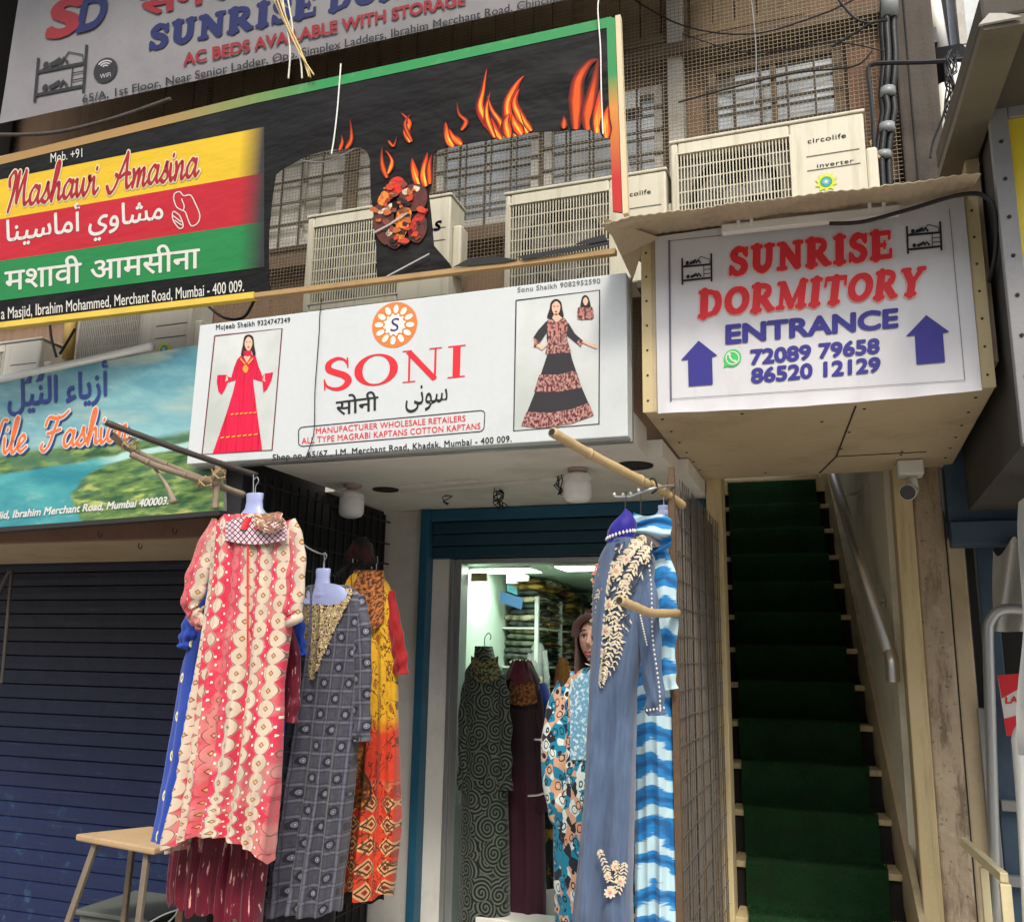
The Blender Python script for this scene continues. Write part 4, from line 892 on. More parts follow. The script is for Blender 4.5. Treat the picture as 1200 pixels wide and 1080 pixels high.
qd3 = ((384, 15), (640, -40), (642, -70), (386, -14)); put2d(MB(), fat_text('DORMITORY'), PD, qd3, .0).build('lettering', K_dnavy, db)
Lt('सनराइज डोरमेटरी', PD, (164, 20), (560, -66), 26, K_dred, db, bold=.03)
Lt('AC BEDS AVAILABLE WITH STORAGE', PD, (215, 77), (546, 5), 13.2, K_dred, db, bold=.035)
Lt('65/A, 1st Floor, Near Senior Ladder, Opp. Simplex Ladders, Ibrahim Merchant Road, Chinchbunder', PD, (97, 121.5), (690, -5), 9.4, K_black, db, bold=.012)
bunk(PD, db, (43, 64), (104, 52), (100, 108), (38, 120), K_black, .0)
e = art(MB(), PD, [(123.5 + 14 * math.cos(t * .2244), 82.5 + 14.5 * math.sin(t * .2244) - 3 * math.cos(t * .2244)) for t in range(28)], .0).build('wireless_emblem', K_black, db)
mb = MB()
for i, r_ in enumerate((4, 7, 10)): artline(mb, PD, [(123.5 + r_ * math.cos(R(a)), 80.5 + r_ * math.sin(R(a)) * .9 - .2 * r_ * math.cos(R(a))) for a in range(-140, -39, 10)], 1.5, .0015 + .0002 * i)
mb.build('wave_print', flat('dull_white', (.42, .41, .41)), e); Lt('WiFi', PD, (117.5, 92.5), (130, 89.8), 5, MATS['dull_white'], e, off=.0018)
mb = MB(); mb.tube(catmull([P(-10, 158, 3.85), P(60, 156, 3.85), P(130, 140, 3.85), P(200, 116, 3.87)], 6), .012, 8); mb.build('banner_pipe', M_wood2, db, smooth=True)

# ---------- landscape sign of the closed shop
nl, nr_ = P(0, 531, 3.62), P(245, 500, 3.40)
dirn = (Vector((nr_.x, nr_.y, 0)) - Vector((nl.x, nl.y, 0))).normalized(); PN = Plane(nr_, (dirn.y, -dirn.x, 0))
ng = thing('landscape_sign', 'sign with a turquoise river landscape and orange Nile Fashion script', 'shop sign', tuple(PN.at(120, 610)))
TLn, TRn, BRn, BLn = (-60, 455.5), (262, 398.5), (262, 598), (-60, 622)
def land_col():
    u, v = uv_(); X, Y = u * 1000.0, v * 1000.0                     # printed-picture coordinates
    P3 = vec_(u * 9.0, v * 22.0); n = noise_(1, P3, detail=6, rough=.62); nf = noise_(1, vec_(u * 40.0, v * 130.0 + u * 20.0), detail=4); nb_ = noise_(1, vec_(u * 16.0, v * 40.0), detail=4)
    sky_ = mix_(ss_(n, .40, .64), rgb(36, 108, 130), rgb(122, 168, 168)); sky_ = mix_(ss_(noise_(1, vec_(u * 7.0 + 4.0, v * 30.0), detail=5), .54, .70) * .7, sky_, rgb(182, 176, 144)); sky_ = mix_(ss_(Y - X * -.17, 430.0, 540.0) * .6, sky_, rgb(150, 200, 204))
    fld = mix_(ss_(nf, .36, .60), rgb(38, 78, 44), rgb(112, 142, 74)); fld = mix_(ss_(nb_, .50, .60) * .8, fld, rgb(64, 104, 78)); fld = mix_(ss_(nb_ * .6 + nf * .5, .58, .66) * ss_(Y, 545.0, 575.0), fld, rgb(176, 182, 92))
    hor = 531.0 - X * .115 + (nb_ - .5) * 14.0; c = mix_(ss_(Y - hor, -3.0, 4.0), sky_, fld)
    water = mix_(ss_(n, .38, .64), rgb(32, 124, 138), rgb(80, 164, 164))
    d = (585.0 - Y) / 45.0; xr = 84.0 + 50.0 * d * d + (nb_ - .5) * 22.0; yt = 556.0 - X * .16 + (nb_ - .5) * 16.0
    c = mix_(ss_(xr - X, -2.0, 3.0) * ss_(Y - yt, -2.0, 2.0), c, water); st_ = abs_(Y - (538.0 - (X - 130.0) * .20 + (nb_ - .5) * 12.0)); c = mix_((1.0 - ss_(st_, 2.5, 5.0)) * ss_(X, 110.0, 140.0), c, mix_(n, rgb(140, 196, 196), rgb(190, 214, 200)))
    return mix_(ss_(n * .5 + nf * .5, .56, .62) * .12, c, rgb(220, 220, 190))
mb = MB(); mb.grid(lambda a, t: PN.at(*bil((BLn, BRn, TRn, TLn), a, t)), 30, 20, uvfn=lambda a, t: tuple(w_ / 1000 for w_ in bil((BLn, BRn, TRn, TLn), a, t))); mb.build('picture_print', shader('landscape_print', land_col, .4), ng)
mb = MB(); mb.prism([PN.at(*p, -.0015) for p in (TLn, TRn, BRn, BLn)], PN.n * -.03); mb.build('sign_board', M_greyp, ng)
K_nav2 = flat('deep_blue', rgb(46, 60, 128))
# visual order of the Arabic line, running on past the picture's edge
Lt('\uFEDD\uFE8D \uFEDE\uFEF4\uFEE8\uFEDF\uFE8D \uFE80\uFE8E\uFEF3\uFEAF\uFE83', PN, (-28, 483), (127, 463), 30, K_nav2, ng, bold=.02)
mb = MB()
for p in ([(28, 450), (34, 441), (38, 440), (36, 449)], [(42, 448), (47, 438), (52, 437), (50, 446)]): art(mb, PN, p, .004)
mb.build('letter_print', K_nav2, ng)
qn = ((-24, 534), (152, 516), (150, 478), (-26, 496))
put2d(MB(), brush('Nile Fashion', .06), PN, tuple((x + 2.5, y + 2.5) for x, y in qn), .004).build('letter_shadow', K_nav2, ng)
script('Nile Fashion', PN, qn, flat('print_tangerine', rgb(232, 112, 56)), K_white, ng, off=.005, w=.06)
Lt('Masjid, Ibrahim Merchant Road, Mumbai 400003.', PN, (-18, 609.5), (198, 590.5), 8.8, K_white, ng, bold=.03, lean=2.2)
mb = MB(); mb.bar(PN.at(-60, 626, .0), PN.at(262, 601.5, .0), .05, .022); mb.build('sign_frame', M_dark, ng)
mb = MB(); mb.tube([PN.at(-60, 458, .0), PN.at(178, 406, .0)], .021, 12); o = mb.build('tube_lamp', M_whiteplastic, None, smooth=True)
tag(o, 'grey white tube lamp lying along the top of the landscape sign', 'tube lamp')
# ================================================================== air conditioners
M_ac = mat('yellowed_ac_paint', (0.57, 0.54, 0.43), .5, var=.09, sc=2.5, fine=20, bump=0, dirt=.5, dirtcol=(.34, .28, .18), streak=True)
M_acw = mat('pale_ac_paint', (0.48, 0.46, 0.40), .5, var=.08, sc=2.5, bump=0, dirt=.3, dirtcol=(.3, .26, .2), streak=True)
def ac_unit(x0, x1, z0, z1, Y, label, m, ofr=(.04, .63), word='circolife', star=True, group='air conditioner units along the upper floor', nb=34):
    t = thing('air_conditioner', label, 'air conditioner', ((x0 + x1) / 2, Y, z0), group)
    W, H = x1 - x0, z1 - z0; a, c = x0 + W * ofr[0], x0 + W * ofr[1]; lo, hi = z0 + H * .09, z1 - H * .11; D = .19
    b = MB(); b.box(x0, a, Y, Y + D, z0, z1); b.box(c, x1, Y, Y + D, z0, z1); b.box(a, c, Y, Y + D, hi, z1); b.box(a, c, Y, Y + D, z0, lo)
    b.build('cabinet', m, t, bevel=.009)
    b = MB(); b.box(x0 - .006, x1 + .006, Y - .006, Y + D + .004, z1 + .001, z1 + .016); b.build('lid', m, t, bevel=.005)
    b = MB(); b.box(a, c, Y + .13, Y + .14, lo, hi); k = b.build('coil_panel', mat('coil_dark', (.045, .042, .04), .6, var=.3, sc=30), t)
    cx, cz, rr = (a + c) / 2, (lo + hi) / 2, min(c - a, hi - lo) * .47
    f = MB(); pv = []; NS = 48
    for i in range(NS):
        an = 2 * math.pi * i / NS; ca, sa = math.cos(an), math.sin(an); k_ = min((c - a) / 2 / max(abs(ca), 1e-6), (hi - lo) / 2 / max(abs(sa), 1e-6)); pv += [(cx + rr * ca, Y + .05, cz + rr * sa), (cx + k_ * ca, Y + .05, cz + k_ * sa)]
    f.add(pv, [(2 * i, 2 * i + 1, (2 * i + 3) % (2 * NS), (2 * i + 2) % (2 * NS)) for i in range(NS)]); f.build('fan_shroud', mat('shroud_grey', (.16, .145, .11), .6, var=.2), t)
    f = MB(); f.lathe((cx, Y + .06, cz), [(rr, 0), (rr + .008, .01), (rr + .008, .06), (rr, .068)], 36, 'Y'); f.build('fan_ring', M_dark, t)
    f = MB(); f.lathe((cx, Y + .05, cz), [(.001, 0), (rr * .26, .0), (rr * .3, .02), (rr * .3, .06)], 20, 'Y'); hub = f.build('fan_hub', mat('hub_grey', (.20, .19, .18), .5), t, smooth=False)
    for q in range(3):
        f = MB(); pts = []
        for s_ in range(7):
            an = q * 2.094 + s_ * .2; r0, r1 = rr * .28, rr * (.9 - .05 * abs(s_ - 3)); pts.append(((cx + r0 * math.cos(an), Y + .07 + .008 * s_, cz + r0 * math.sin(an)), (cx + r1 * math.cos(an), Y + .07 + .008 * s_, cz + r1 * math.sin(an))))
        f.add([p for pr in pts for p in pr], [(2 * i, 2 * i + 1, 2 * i + 3, 2 * i + 2) for i in range(6)]); f.build('fan_blade', MATS['hub_grey'], hub)
    gr = MB()
    for i in range(nb + 1): xx = a + (c - a) * i / nb; gr.box(xx - .0024, xx + .0024, Y + .002, Y + .008, lo, hi)
    for i in range(8): zz = lo + (hi - lo) * i / 7; gr.box(a, c, Y + .0082, Y + .012, zz - .003, zz + .003)
    gr.box(a - .008, a, Y - .004, Y + .004, lo - .008, hi + .008); gr.box(c, c + .008, Y - .004, Y + .004, lo - .008, hi + .008); gr.box(a, c, Y - .004, Y + .004, hi, hi + .008); gr.box(a, c, Y - .004, Y + .004, lo - .008, lo)
    gr.build('grille', m, t)
    pl = ypl(Y)
    def w2(xf, zf, h, s, mm):
        v, fs = text2d(s, .006, 1.1); ww = W * .19 * (len(s) / 9) ** .5; b = MB(); b.add([(x0 + W * xf + p[0] * ww, Y - .002, z0 + H * zf + p[1] * h) for p in v], fs); b.build('lettering', mm, t)
    K_acl = flat('ac_print', (.11, .10, .08))
    if word: w2(.72, .80, .024, word, K_acl)
    b = MB()
    for zf in (.68, .555): b.box(x0 + W * .71, x0 + W * .97, Y - .0016, Y - .0005, z0 + H * zf, z0 + H * zf + .005)
    b.build('rule_line', K_acl, t)
    if star:
        if word: w2(.76, .575, .02, 'inverter', K_acl)
        b = MB(); cx2, cz2 = x0 + W * .80, z0 + H * .44; b.add([(cx2 + (.05 if i % 2 else .034) * math.cos(i * math.pi / 10), Y - .003, cz2 + (.05 if i % 2 else .034) * math.sin(i * math.pi / 10)) for i in range(20)], [tuple(range(20))]); s_ = b.build('star_badge', flat('badge_yellow', rgb(196, 200, 60)), t)
        for r_, mm, o_ in ((.026, flat('badge_green', rgb(60, 150, 90)), .0038), (.016, flat('badge_blue', rgb(90, 160, 200)), .0046), (.007, K_white, .0054)):
            b = MB(); b.add([(cx2 + r_ * math.cos(i * .3142), Y - o_, cz2 + r_ * math.sin(i * .3142)) for i in range(20)], [tuple(range(20))]); b.build('badge_ring', mm, s_)
    b = MB(); b.box(x1 + .0005, x1 + .05, Y + .03, Y + .13, z0 + H * .25, z0 + H * .72); b.build('valve_cover', m, t, bevel=.012)
    for xx in (x0 + .12, x1 - .14):
        b = MB(); b.box(xx, xx + .035, Y - .02, 4.39, z0 - .04, z0 - .003); b.box(xx, xx + .035, 4.35, 4.39, z0 - .35, z0 - .041); b.build('bracket', M_wood2, t)
    return t
ac_unit(-.637, .225, 3.45, 4.01, 3.95, 'cream air conditioner resting just above the rusty tin roof', M_ac)
ac_unit(-1.472, -.66, 3.33, 3.88, 3.95, 'cream air conditioner behind the red lower end of the black banner', M_ac, ofr=(.035, .66))
ac_unit(-2.62, -1.77, 3.38, 3.93, 3.95, 'cream air conditioner lettered MAS seen beside the kebab picture of the torn banner', M_ac, ofr=(.05, .66), word=None, star=False)
b = MB(); v, fs = text2d('MAS', .03, 1.0); b.add([(-1.985 + p[0] * .16 + p[1] * .012, 3.947, 3.745 + p[1] * .05) for p in v], fs); o = b.build('lettering', K_navy, [x for x in bpy.data.objects if x.get('label', '').startswith('cream air conditioner lettered')][0])
ac_unit(-4.16, -3.34, 3.0, 3.60, 3.95, 'pale air conditioner under the yellow banner bar above the landscape sign', M_acw, ofr=(.03, .58), word=None)
ac_unit(-5.2, -4.42, 2.96, 3.42, 3.95, 'pale air conditioner showing only its rounded corner at the picture edge', M_acw, word=None, star=False)
# painted pole between the two pale units
b = MB(); b.tube([P(80, 420, 4.05), P(86, 330, 4.05)], .035, 12); tag(b.build('pole', mat('ochre_pole', (.62, .43, .14), .6, var=.15), smooth=True), 'short ochre pole standing between the two pale air conditioners', 'pole')
for k, pp in enumerate((((58, 372), (60, 395), (66, 418)), ((88, 385), (78, 402), (70, 415)), ((240, 355), (262, 372), (285, 372), (298, 352)))):
    b = MB(); b.tube(catmull([P(x, y, 3.9) for x, y in pp], 6), .008, 6); tag(b.build('cable', M_black), ('black cable hanging beside the ochre pole', 'short black cable slanting across the ochre pole', 'black cable looping behind the top edge of the white shop sign')[k], 'cable')

# ================================================================== pipes and cables up the front
pb = thing('pipe_bundle', 'taped bundle of black insulated pipes running up the timber column', 'pipe bundle', tuple(P(1036, 215, 4.14)))
ctr = [(1041, -20), (1039, 30), (1041, 70), (1038, 110), (1040, 130), (1037, 150), (1033, 185), (1035, 230)]
for k, (dx, dy) in enumerate(((-.018, 0), (.016, .01), (0, -.02), (.03, -.005))):
    b = MB(); b.tube(catmull([P(x, y, 4.13) + Vector((dx, dy, 0)) for x, y in ctr], 6), .015, 8); b.build('pipe', M_black, pb, smooth=True)
for (y0, y1) in ((-10, 22), (105, 115), (147, 157), (180, 188)):
    xa_ = 1041 if y0 < 50 else 1039 if y0 < 130 else 1038 if y0 < 170 else 1034
    b = MB(); b.tube([P(xa_, y0, 4.13) + Vector((.005, -.004, 0)), P(xa_, y1, 4.13) + Vector((.005, -.004, 0))], .036 if y0 > 0 else .040, 12); b.build('tape_wrap', mat('grey_tape', (.24, .255, .26), .35, bump=0), pb, smooth=True)
for k, (pp, lb) in enumerate((([(975, -10), (1000, 20), (1020, 27), (1040, 22)], 'dark cord tied from the upper shutters to the pipe bundle'), ([(975, 55), (1000, 40), (1020, 28), (1040, 24)], 'second dark cord rising to the pipe bundle'),
        ([(1128, 70), (1085, 73), (1040, 74), (1022, 76), (1017, 84), (1020, 110), (1023, 150), (1024, 190)], 'bent black conduit crossing the pipe bundle'), ([(1112, 110), (1104, 140), (1094, 165), (1090, 185)], 'black cable hanging in the gap beside the timber column'),
        ([(1020, 165), (1026, 180), (1031, 185)], 'yellow wire joining the air conditioner to the pipe bundle'))):
    b = MB(); b.tube(catmull([P(x, y, 4.05) for x, y in pp], 6), .010 if k == 2 else .006, 6)
    tag(b.build('cable', M_black if k < 4 else mat('yellow_wire', (.5, .36, .1), .5)), lb, 'cable')
for k, (pp, rr_) in enumerate((([(735, -5), (800, 30), (880, 40), (960, 18), (1010, -5)], .004), ([(722, 95), (728, 140), (738, 200), (744, 222)], .003), ([(795, 120), (850, 105), (930, 86), (1000, 78), (1022, 60)], .0045), ([(880, -5), (886, 60), (884, 128)], .003), ([(800, 40), (880, 62), (975, 50), (1036, 60)], .003), ([(320, 180), (380, 190), (440, 165), (520, 170), (600, 150), (720, 120)], .004))):
    b = MB(); b.tube(catmull([P(x, y, 4.10) for x, y in pp], 8), rr_, 6)
    tag(b.build('cable', M_black if k % 2 == 0 else M_greyp), ('thin black cable sagging across the timber shutters', 'short grey cable hanging beside the green banner end', 'black cable strung over the panes above the foremost air conditioner', 'thin grey cable dropping straight down the wire netting', 'thin black cable running from the timber shutters to the pipe bundle', 'thin grey cable crossing the windows behind the torn banner')[k], 'cable')
# white pipes and clutter in the gap beside the neighbouring house
gp = thing('drain_pipes', 'white and grey drain pipes in the dark gap beside the timber column', 'drain pipes', tuple(P(1100, 210, 4.5)))
for (x0, y0, x1, y1, r, m) in ((1078, -10, 1087, 50, .016, M_greyp), (1092, -10, 1104, 62, .035, M_whiteplastic), (1082, 125, 1092, 215, .012, M_whiteplastic), (1091, 120, 1098, 215, .016, M_whiteplastic), (1118, 70, 1120, 140, .03, M_whiteplastic), (1106, 100, 1112, 210, .028, M_whiteplastic)):
    b = MB(); b.tube([P(x0, y0, 4.55), P(x1, y1, 4.55)], r, 10); b.build('pipe', m, gp, smooth=True)
b = MB(); b.bar(P(1078, 68, 4.4), P(1128, 60, 4.3), .05); b.box(P(1080, 60, 4.5).x, P(1098, 60, 4.5).x, 4.45, 4.55, P(1090, 58, 4.5).z, P(1090, 40, 4.5).z); b.build('bracket', M_black, gp)
tn = MB(); rg = random.Random(5)
for k in range(9):
    pts = [P(1110 + rg.uniform(-3, 12), 60 + i * 18 + rg.uniform(-6, 6), 3.95 + rg.uniform(-.03, .03)) for i in range(6)]; tn.tube(catmull(pts, 5), .0035, 5)
tag(tn.build('wire_tangle', M_black), 'tangle of old wires hanging along the edge of the neighbouring canopy', 'wire tangle')

# ================================================================== neighbouring house at the far right
nb = thing('neighbour_shop', 'neighbouring shop front with a grimy canopy, slate blue lintel and dark box sign', 'shop front', (.9, 4.2, 0))
b = MB(); b.box(.60, 3, 4.9, 5.1, 0, 6.5); b.build('wall', M_dark, nb)  # wall coloured near black to stand in for the dark gap
b = MB(); b.box(.70, 3, 4.62, 4.9, 2.62, 6.5); b.build('upper_wall', mat('grey_blue_wall', (.26, .29, .34), .8, var=.15), nb)
wz = [P(x, y, 4.58) for x, y in ((1121, -10), (1141, -10))]
b = MB(); x0 = P(1118, 0, 4.6).x; b.box(x0, x0 + .035, 4.55, 4.62, P(1130, 58, 4.6).z, 6.4); b.box(x0, x0 + .9, 4.55, 4.62, P(1130, 60, 4.6).z - .04, P(1130, 60, 4.6).z); fr_ = b.build('window', M_whitefr, nb)
b = MB(); b.box(x0 + .035, x0 + .9, 4.585, 4.61, P(1130, 60, 4.6).z, 6.4); b.build('pane', M_pane, fr_)
# canopy fascia board: a deep beam running towards the street
NZ = 3.62
q0, q1 = PZ(1098, 200, 3.42), PZ(1150, 24, 3.42)
b = MB()
def canopy_pts(za, zb):
    return [(q0.x, q0.y, za), (q1.x, q1.y, za), (q1.x + .9, q1.y, za), (q0.x + .9, q0.y, za), (q0.x, q0.y, zb), (q1.x, q1.y, zb), (q1.x + .9, q1.y, zb), (q0.x + .9, q0.y, zb)]
b.hexa(canopy_pts(3.42, 3.50)); b.build('canopy', mat('grimy_canopy', (.075, .066, .055), .85, var=.25, sc=5, dirt=.5, dirtcol=(.05, .04, .03)), nb, bevel=.01)
b = MB(); u0, u1 = Vector((q0.x + .008, q0.y, 3.402)), Vector((q1.x + .008, q1.y, 3.402)); b.bar(u0 + Vector((.05, 0, 0)), u1 + Vector((.05, 0, 0)), .11, .034); b.build('canopy_batten', mat('olive_batten', (.13, .115, .085), .8, var=.2, dirt=.4, dirtcol=(.06, .05, .04)), nb)
b = MB(); b.hexa([(q1.x - .01, q1.y - .012, 3.40), (q1.x + .10, q1.y - .012, 3.40), (q1.x + .10, q1.y - .002, 3.40), (q1.x - .01, q1.y - .002, 3.40), (q1.x + .02, q1.y - .012, 3.43), (q1.x + .06, q1.y - .012, 3.42), (q1.x + .06, q1.y - .002, 3.42), (q1.x + .02, q1.y - .002, 3.43)]); b.build('canopy_lip', M_whitefr, nb)
# box sign: dark flank, grey corner frame, yellow face
nsn = thing('yellow_sign', 'yellow panel sign in a grey steel frame at the picture edge', 'box sign', (.6, 3.1, 2.3))
FX = .565; zt = P(1163, 128, 3.1).z; zb_ = P(1195, 520, 3.1).z
b = MB(); b.box(FX + .012, FX + .9, 3.14, 4.5, zb_ + .01, zt - .02); b.build('box', mat('dark_flank', (.055, .050, .045), .8, var=.25, sc=4, dirt=.4, dirtcol=(.10, .07, .05)), nsn)
b = MB(); b.box(FX, FX + .055, 3.1, 3.138, zb_, zt); b.box(FX + .056, FX + .9, 3.1, 3.138, zt - .04, zt); b.box(FX + .056, FX + .9, 3.1, 3.138, zb_, zb_ + .05); b.build('frame', M_greyp, nsn, bevel=.003)
b = MB(); b.box(FX + .056, FX + .9, 3.112, 3.13, zb_ + .051, zt - .041); b.build('face_panel', mat('yellow_panel', (.60, .47, .035), .45, var=.08, sc=3, dirt=.2, dirtcol=(.35, .25, .05)), nsn)
b = MB()
for i in range(8): b.lathe((FX + .028, 3.098, zb_ + .08 + i * .135), [(.001, -.003), (.006, -.002), (.007, .002)], 8, 'Y')
b.build('rivet', M_dark, nsn)
b = MB(); b.box(FX - .045, FX - .002, 3.35, 3.45, 2.62, zt + .0); b.build('back_board', mat('raw_board', (.46, .36, .24), .8, var=.15, dirt=.3, dirtcol=(.25, .17, .1)), nsn)
# slate blue lintel, bracket and post
L0, L1 = P(1100, 622, 4.55), P(1260, 628, 4.55)
b = MB(); b.box(.50, 1.6, 4.50, 4.62, P(1140, 640, 4.55).z, P(1140, 612, 4.55).z); b.box(.50, 1.6, 4.56, 4.66, P(1140, 610, 4.55).z, 2.62); b.build('lintel', M_slate, nb, bevel=.006)
b = MB(); b.box(.506, .60, 4.64, 4.9, 2.19, 2.615); b.build('lintel_end', M_slate, nb)
x0, x1 = P(1147, 700, 4.7).x, P(1168, 700, 4.7).x; b = MB(); b.box(x0, x1, 4.66, 4.74, 0, 2.2); b.build('post', M_slate, nb, bevel=.005)
x0, x1 = P(1143, 850, 4.75).x, P(1151, 850, 4.75).x
b = MB(); b.box(P(1160, 1000, 4.6).x, P(1174, 1000, 4.6).x, 4.58, 4.63, 0, P(1168, 830, 4.6).z); b.build('steel_channel', M_greyp, nb, bevel=.003)
b = MB(); b.box(P(1174.5, 950, 4.7).x, P(1240, 950, 4.7).x, 4.70, 4.74, 0, P(1180, 790, 4.7).z); b.build('blue_panel', mat('mid_blue', (.045, .12, .20), .5, var=.2, dirt=.3, dirtcol=(.03, .04, .05)), nb)
for py in (942, 1030):
    b = MB(); b.box(P(1172, py, 4.66).x, P(1240, py, 4.66).x, 4.61, 4.65, P(1180, py + 8, 4.61).z, P(1180, py - 4, 4.61).z); b.build('cross_rail', M_greyp, nb)
# rounded rack tube, board with red print, white sheet
b = MB(); b.tube(catmull([P(1168, 1090, 4.35), P(1160, 820, 4.35), P(1158, 745, 4.35), P(1160, 728, 4.35), P(1170, 716, 4.35), P(1186, 713, 4.35), P(1210, 716, 4.35)], 6), .022, 10); tag(b.build('rack_tube', M_alu, smooth=True), 'bent grey metal tube of a rack beside the slate blue post', 'rack')
b = MB(); b.tube(catmull([P(1206, 1090, 4.0), P(1199, 960, 4.0), P(1193, 880, 4.0), P(1192, 866, 4.0), P(1196, 855, 4.0), P(1206, 850, 4.0)], 6), .02, 10); tag(b.build('rack_tube', M_whiteplastic, smooth=True), 'white bent tube in front of the red and white board', 'rack')
lb = thing('notice_board', 'red and white board lettered LAB behind the rack tubes', 'board', tuple(P(1185, 860, 4.5)))
PLB = ypl(4.5); b = MB(); b.prism([PLB.at(*p) for p in ((1169, 791), (1230, 786), (1240, 855), (1180, 862))], (0, .01, 0)); b.build('panel', K_white, lb)
b = MB(); art(b, PLB, [(1169, 791), (1230, 786), (1232, 803), (1192, 808), (1174, 818)], .002); art(b, PLB, [(1176, 842), (1190, 838), (1210, 850), (1240, 853), (1240, 858), (1180, 862)], .002); b.build('red_print', K_red, lb)
Lt('LAB', PLB, (1178, 824), (1200, 822), 7.5, K_red, lb, off=.003, bold=.04)
def sheet(u, v):
    p = P(1197 + 60 * u - 4 * math.sin(v * 9) * (1 - u) + (8 if v < .1 else 0) * (1 - u), 555 + 330 * v, 3.7); p.y += .04 * math.sin(u * 9 + v * 2) + .02 * mnoise.noise((u * 5, v * 6, 1)); return p
b = MB(); b.grid(sheet, 24, 50); tag(b.build('plastic_sheet', mat('white_sheet', (.60, .60, .57), .4, var=.08, sc=5), smooth=True), 'hanging white plastic sheet at the picture edge below the yellow sign', 'plastic sheet')
def tarp(u, v):
    p = P(1164 + 60 * u, 645 + 8 * math.sin(u * 12) * (1 - v) - u * 20 * (1 - v) + v * 95, 4.45); p.y += .03 * math.sin(u * 14 + v * 4); return p
b = MB(); b.grid(tarp, 30, 20); tag(b.build('tarpaulin', mat('grey_tarp', (.42, .41, .38), .6, var=.15, sc=7), smooth=True), 'torn grey white tarpaulin hanging under the slate blue lintel', 'tarpaulin')
# cream hand railing at the pillar
rl = thing('step_railing', 'cream painted steel railing fixed to the worn pillar', 'railing', tuple(P(1150, 1080, 4.3)))
A, Bq = P(1128, 985, 4.52), P(1177, 1028, 4.05); b = MB(); b.bar(A, Bq, .03, .035); b.build('rail', mat('cream_gloss', (.66, .58, .36), .4, var=.1, dirt=.3, dirtcol=(.3, .22, .12)), rl, bevel=.003)
b = MB(); b.bar(Bq + Vector((0, 0, -.02)), Vector((Bq.x, Bq.y, 0)), .038); b.build('post', MATS['cream_gloss'], rl, bevel=.003)
m_ = A.lerp(Bq, .52); b = MB(); b.bar(m_ + Vector((0, 0, -.03)), Vector((m_.x, m_.y, 0)), .03); b.build('post', MATS['cream_gloss'], rl, bevel=.003)

# ================================================================== small fittings
cc = thing('security_camera', 'white security camera with dark round lens at the top of the pillar', 'camera', tuple(P(1066, 560, 4.45)))
b = MB(); c = P(1066, 550, 4.45); b.box(c.x - .055, c.x + .055, 4.38, 4.5, c.z - .035, 2.509); b.build('junction_box', M_whiteplastic, cc, bevel=.008)
b = MB(); b.tube([Vector((c.x + .01, 4.44, c.z - .035)), Vector((c.x + .012, 4.43, c.z - .085))], .018, 12); b.build('arm', M_whiteplastic, cc, smooth=True)
e0 = Vector((c.x - .006, 4.45, c.z - .095)); d0 = Vector((-.15, -.8, -.25)).normalized(); b = MB(); b.tube([e0 + d0 * -.05, e0 + d0 * .085], .036, 18); bd = b.build('camera_body', M_whiteplastic, cc, bevel=.003)
b = MB(); b.tube([e0 + d0 * .0855, e0 + d0 * .088], .033, 18); b.build('lens', shader('lens_black', lambda: C((.01, .01, .012)), .08, spec=.6), cc)
# led bulbs under the canopy
def bulb(px, py, dia, lab):
    c = P(px, py, dia); t = thing('ceiling_bulb', lab, 'light bulb', (c.x, c.y, 2.431), 'bulbs hanging under the shop canopy'); r = .062
    b = MB(); b.lathe((c.x, c.y, c.z), [(.001, -.072), (.03, -.071), (.052, -.062), (r, -.045), (r, .012), (r - .002, .018)], 28); b.build('globe', shader('bulb_globe', lambda: C((.90, .90, .88)), .3), t, smooth=True)
    b = MB(); b.lathe((c.x, c.y, c.z), [(r - .001, .0185), (r + .001, .04), (r - .006, .052), (.03, .062), (.022, .075), (.022, 2.40 - c.z), (.001, 2.40 - c.z)], 28); b.build('cap', mat('bulb_cap', (.78, .77, .74), .4, bump=0), t, smooth=True)
    b = MB(); b.lathe((c.x, c.y, 2.431), [(.045, 0), (.045, -.012), (.024, -.022), (.022, -.035)], 20); b.build('holder', mat('holder_pinkish', (.40, .30, .27), .6), t)
bulb(412, 590, 3.95, 'white bulb hanging before the limewashed wall by the hanging gowns')
bulb(677, 570, 3.85, 'white bulb hanging beside the bamboo pole')
cd_ = thing('ceiling_conduit', 'thin white conduit with loose black wires under the shop canopy', 'conduit', tuple(PZ(560, 575, 2.42)))
for (a_, c_) in (((470, 577), (660, 560)), ((470, 570), (560, 563))):
    b = MB(); b.bar(PZ(*a_, 2.424), PZ(*c_, 2.424), .02, .014); b.build('conduit', M_white, cd_)
rg = random.Random(9)
for (px, py, n, sp, dz) in ((585, 574, 8, .035, .09), (655, 560, 5, .02, .07), (524, 580, 2, .02, .05)):
    c = PZ(px, py, 2.42)
    for k in range(n):
        b = MB(); b.tube(catmull([c + Vector((rg.uniform(-sp, sp), rg.uniform(-.02, .02), -dz * i / 4 + rg.uniform(-.012, .012))) for i in range(5)], 5), .0028, 5); b.build('loose_wire', M_black, cd_)

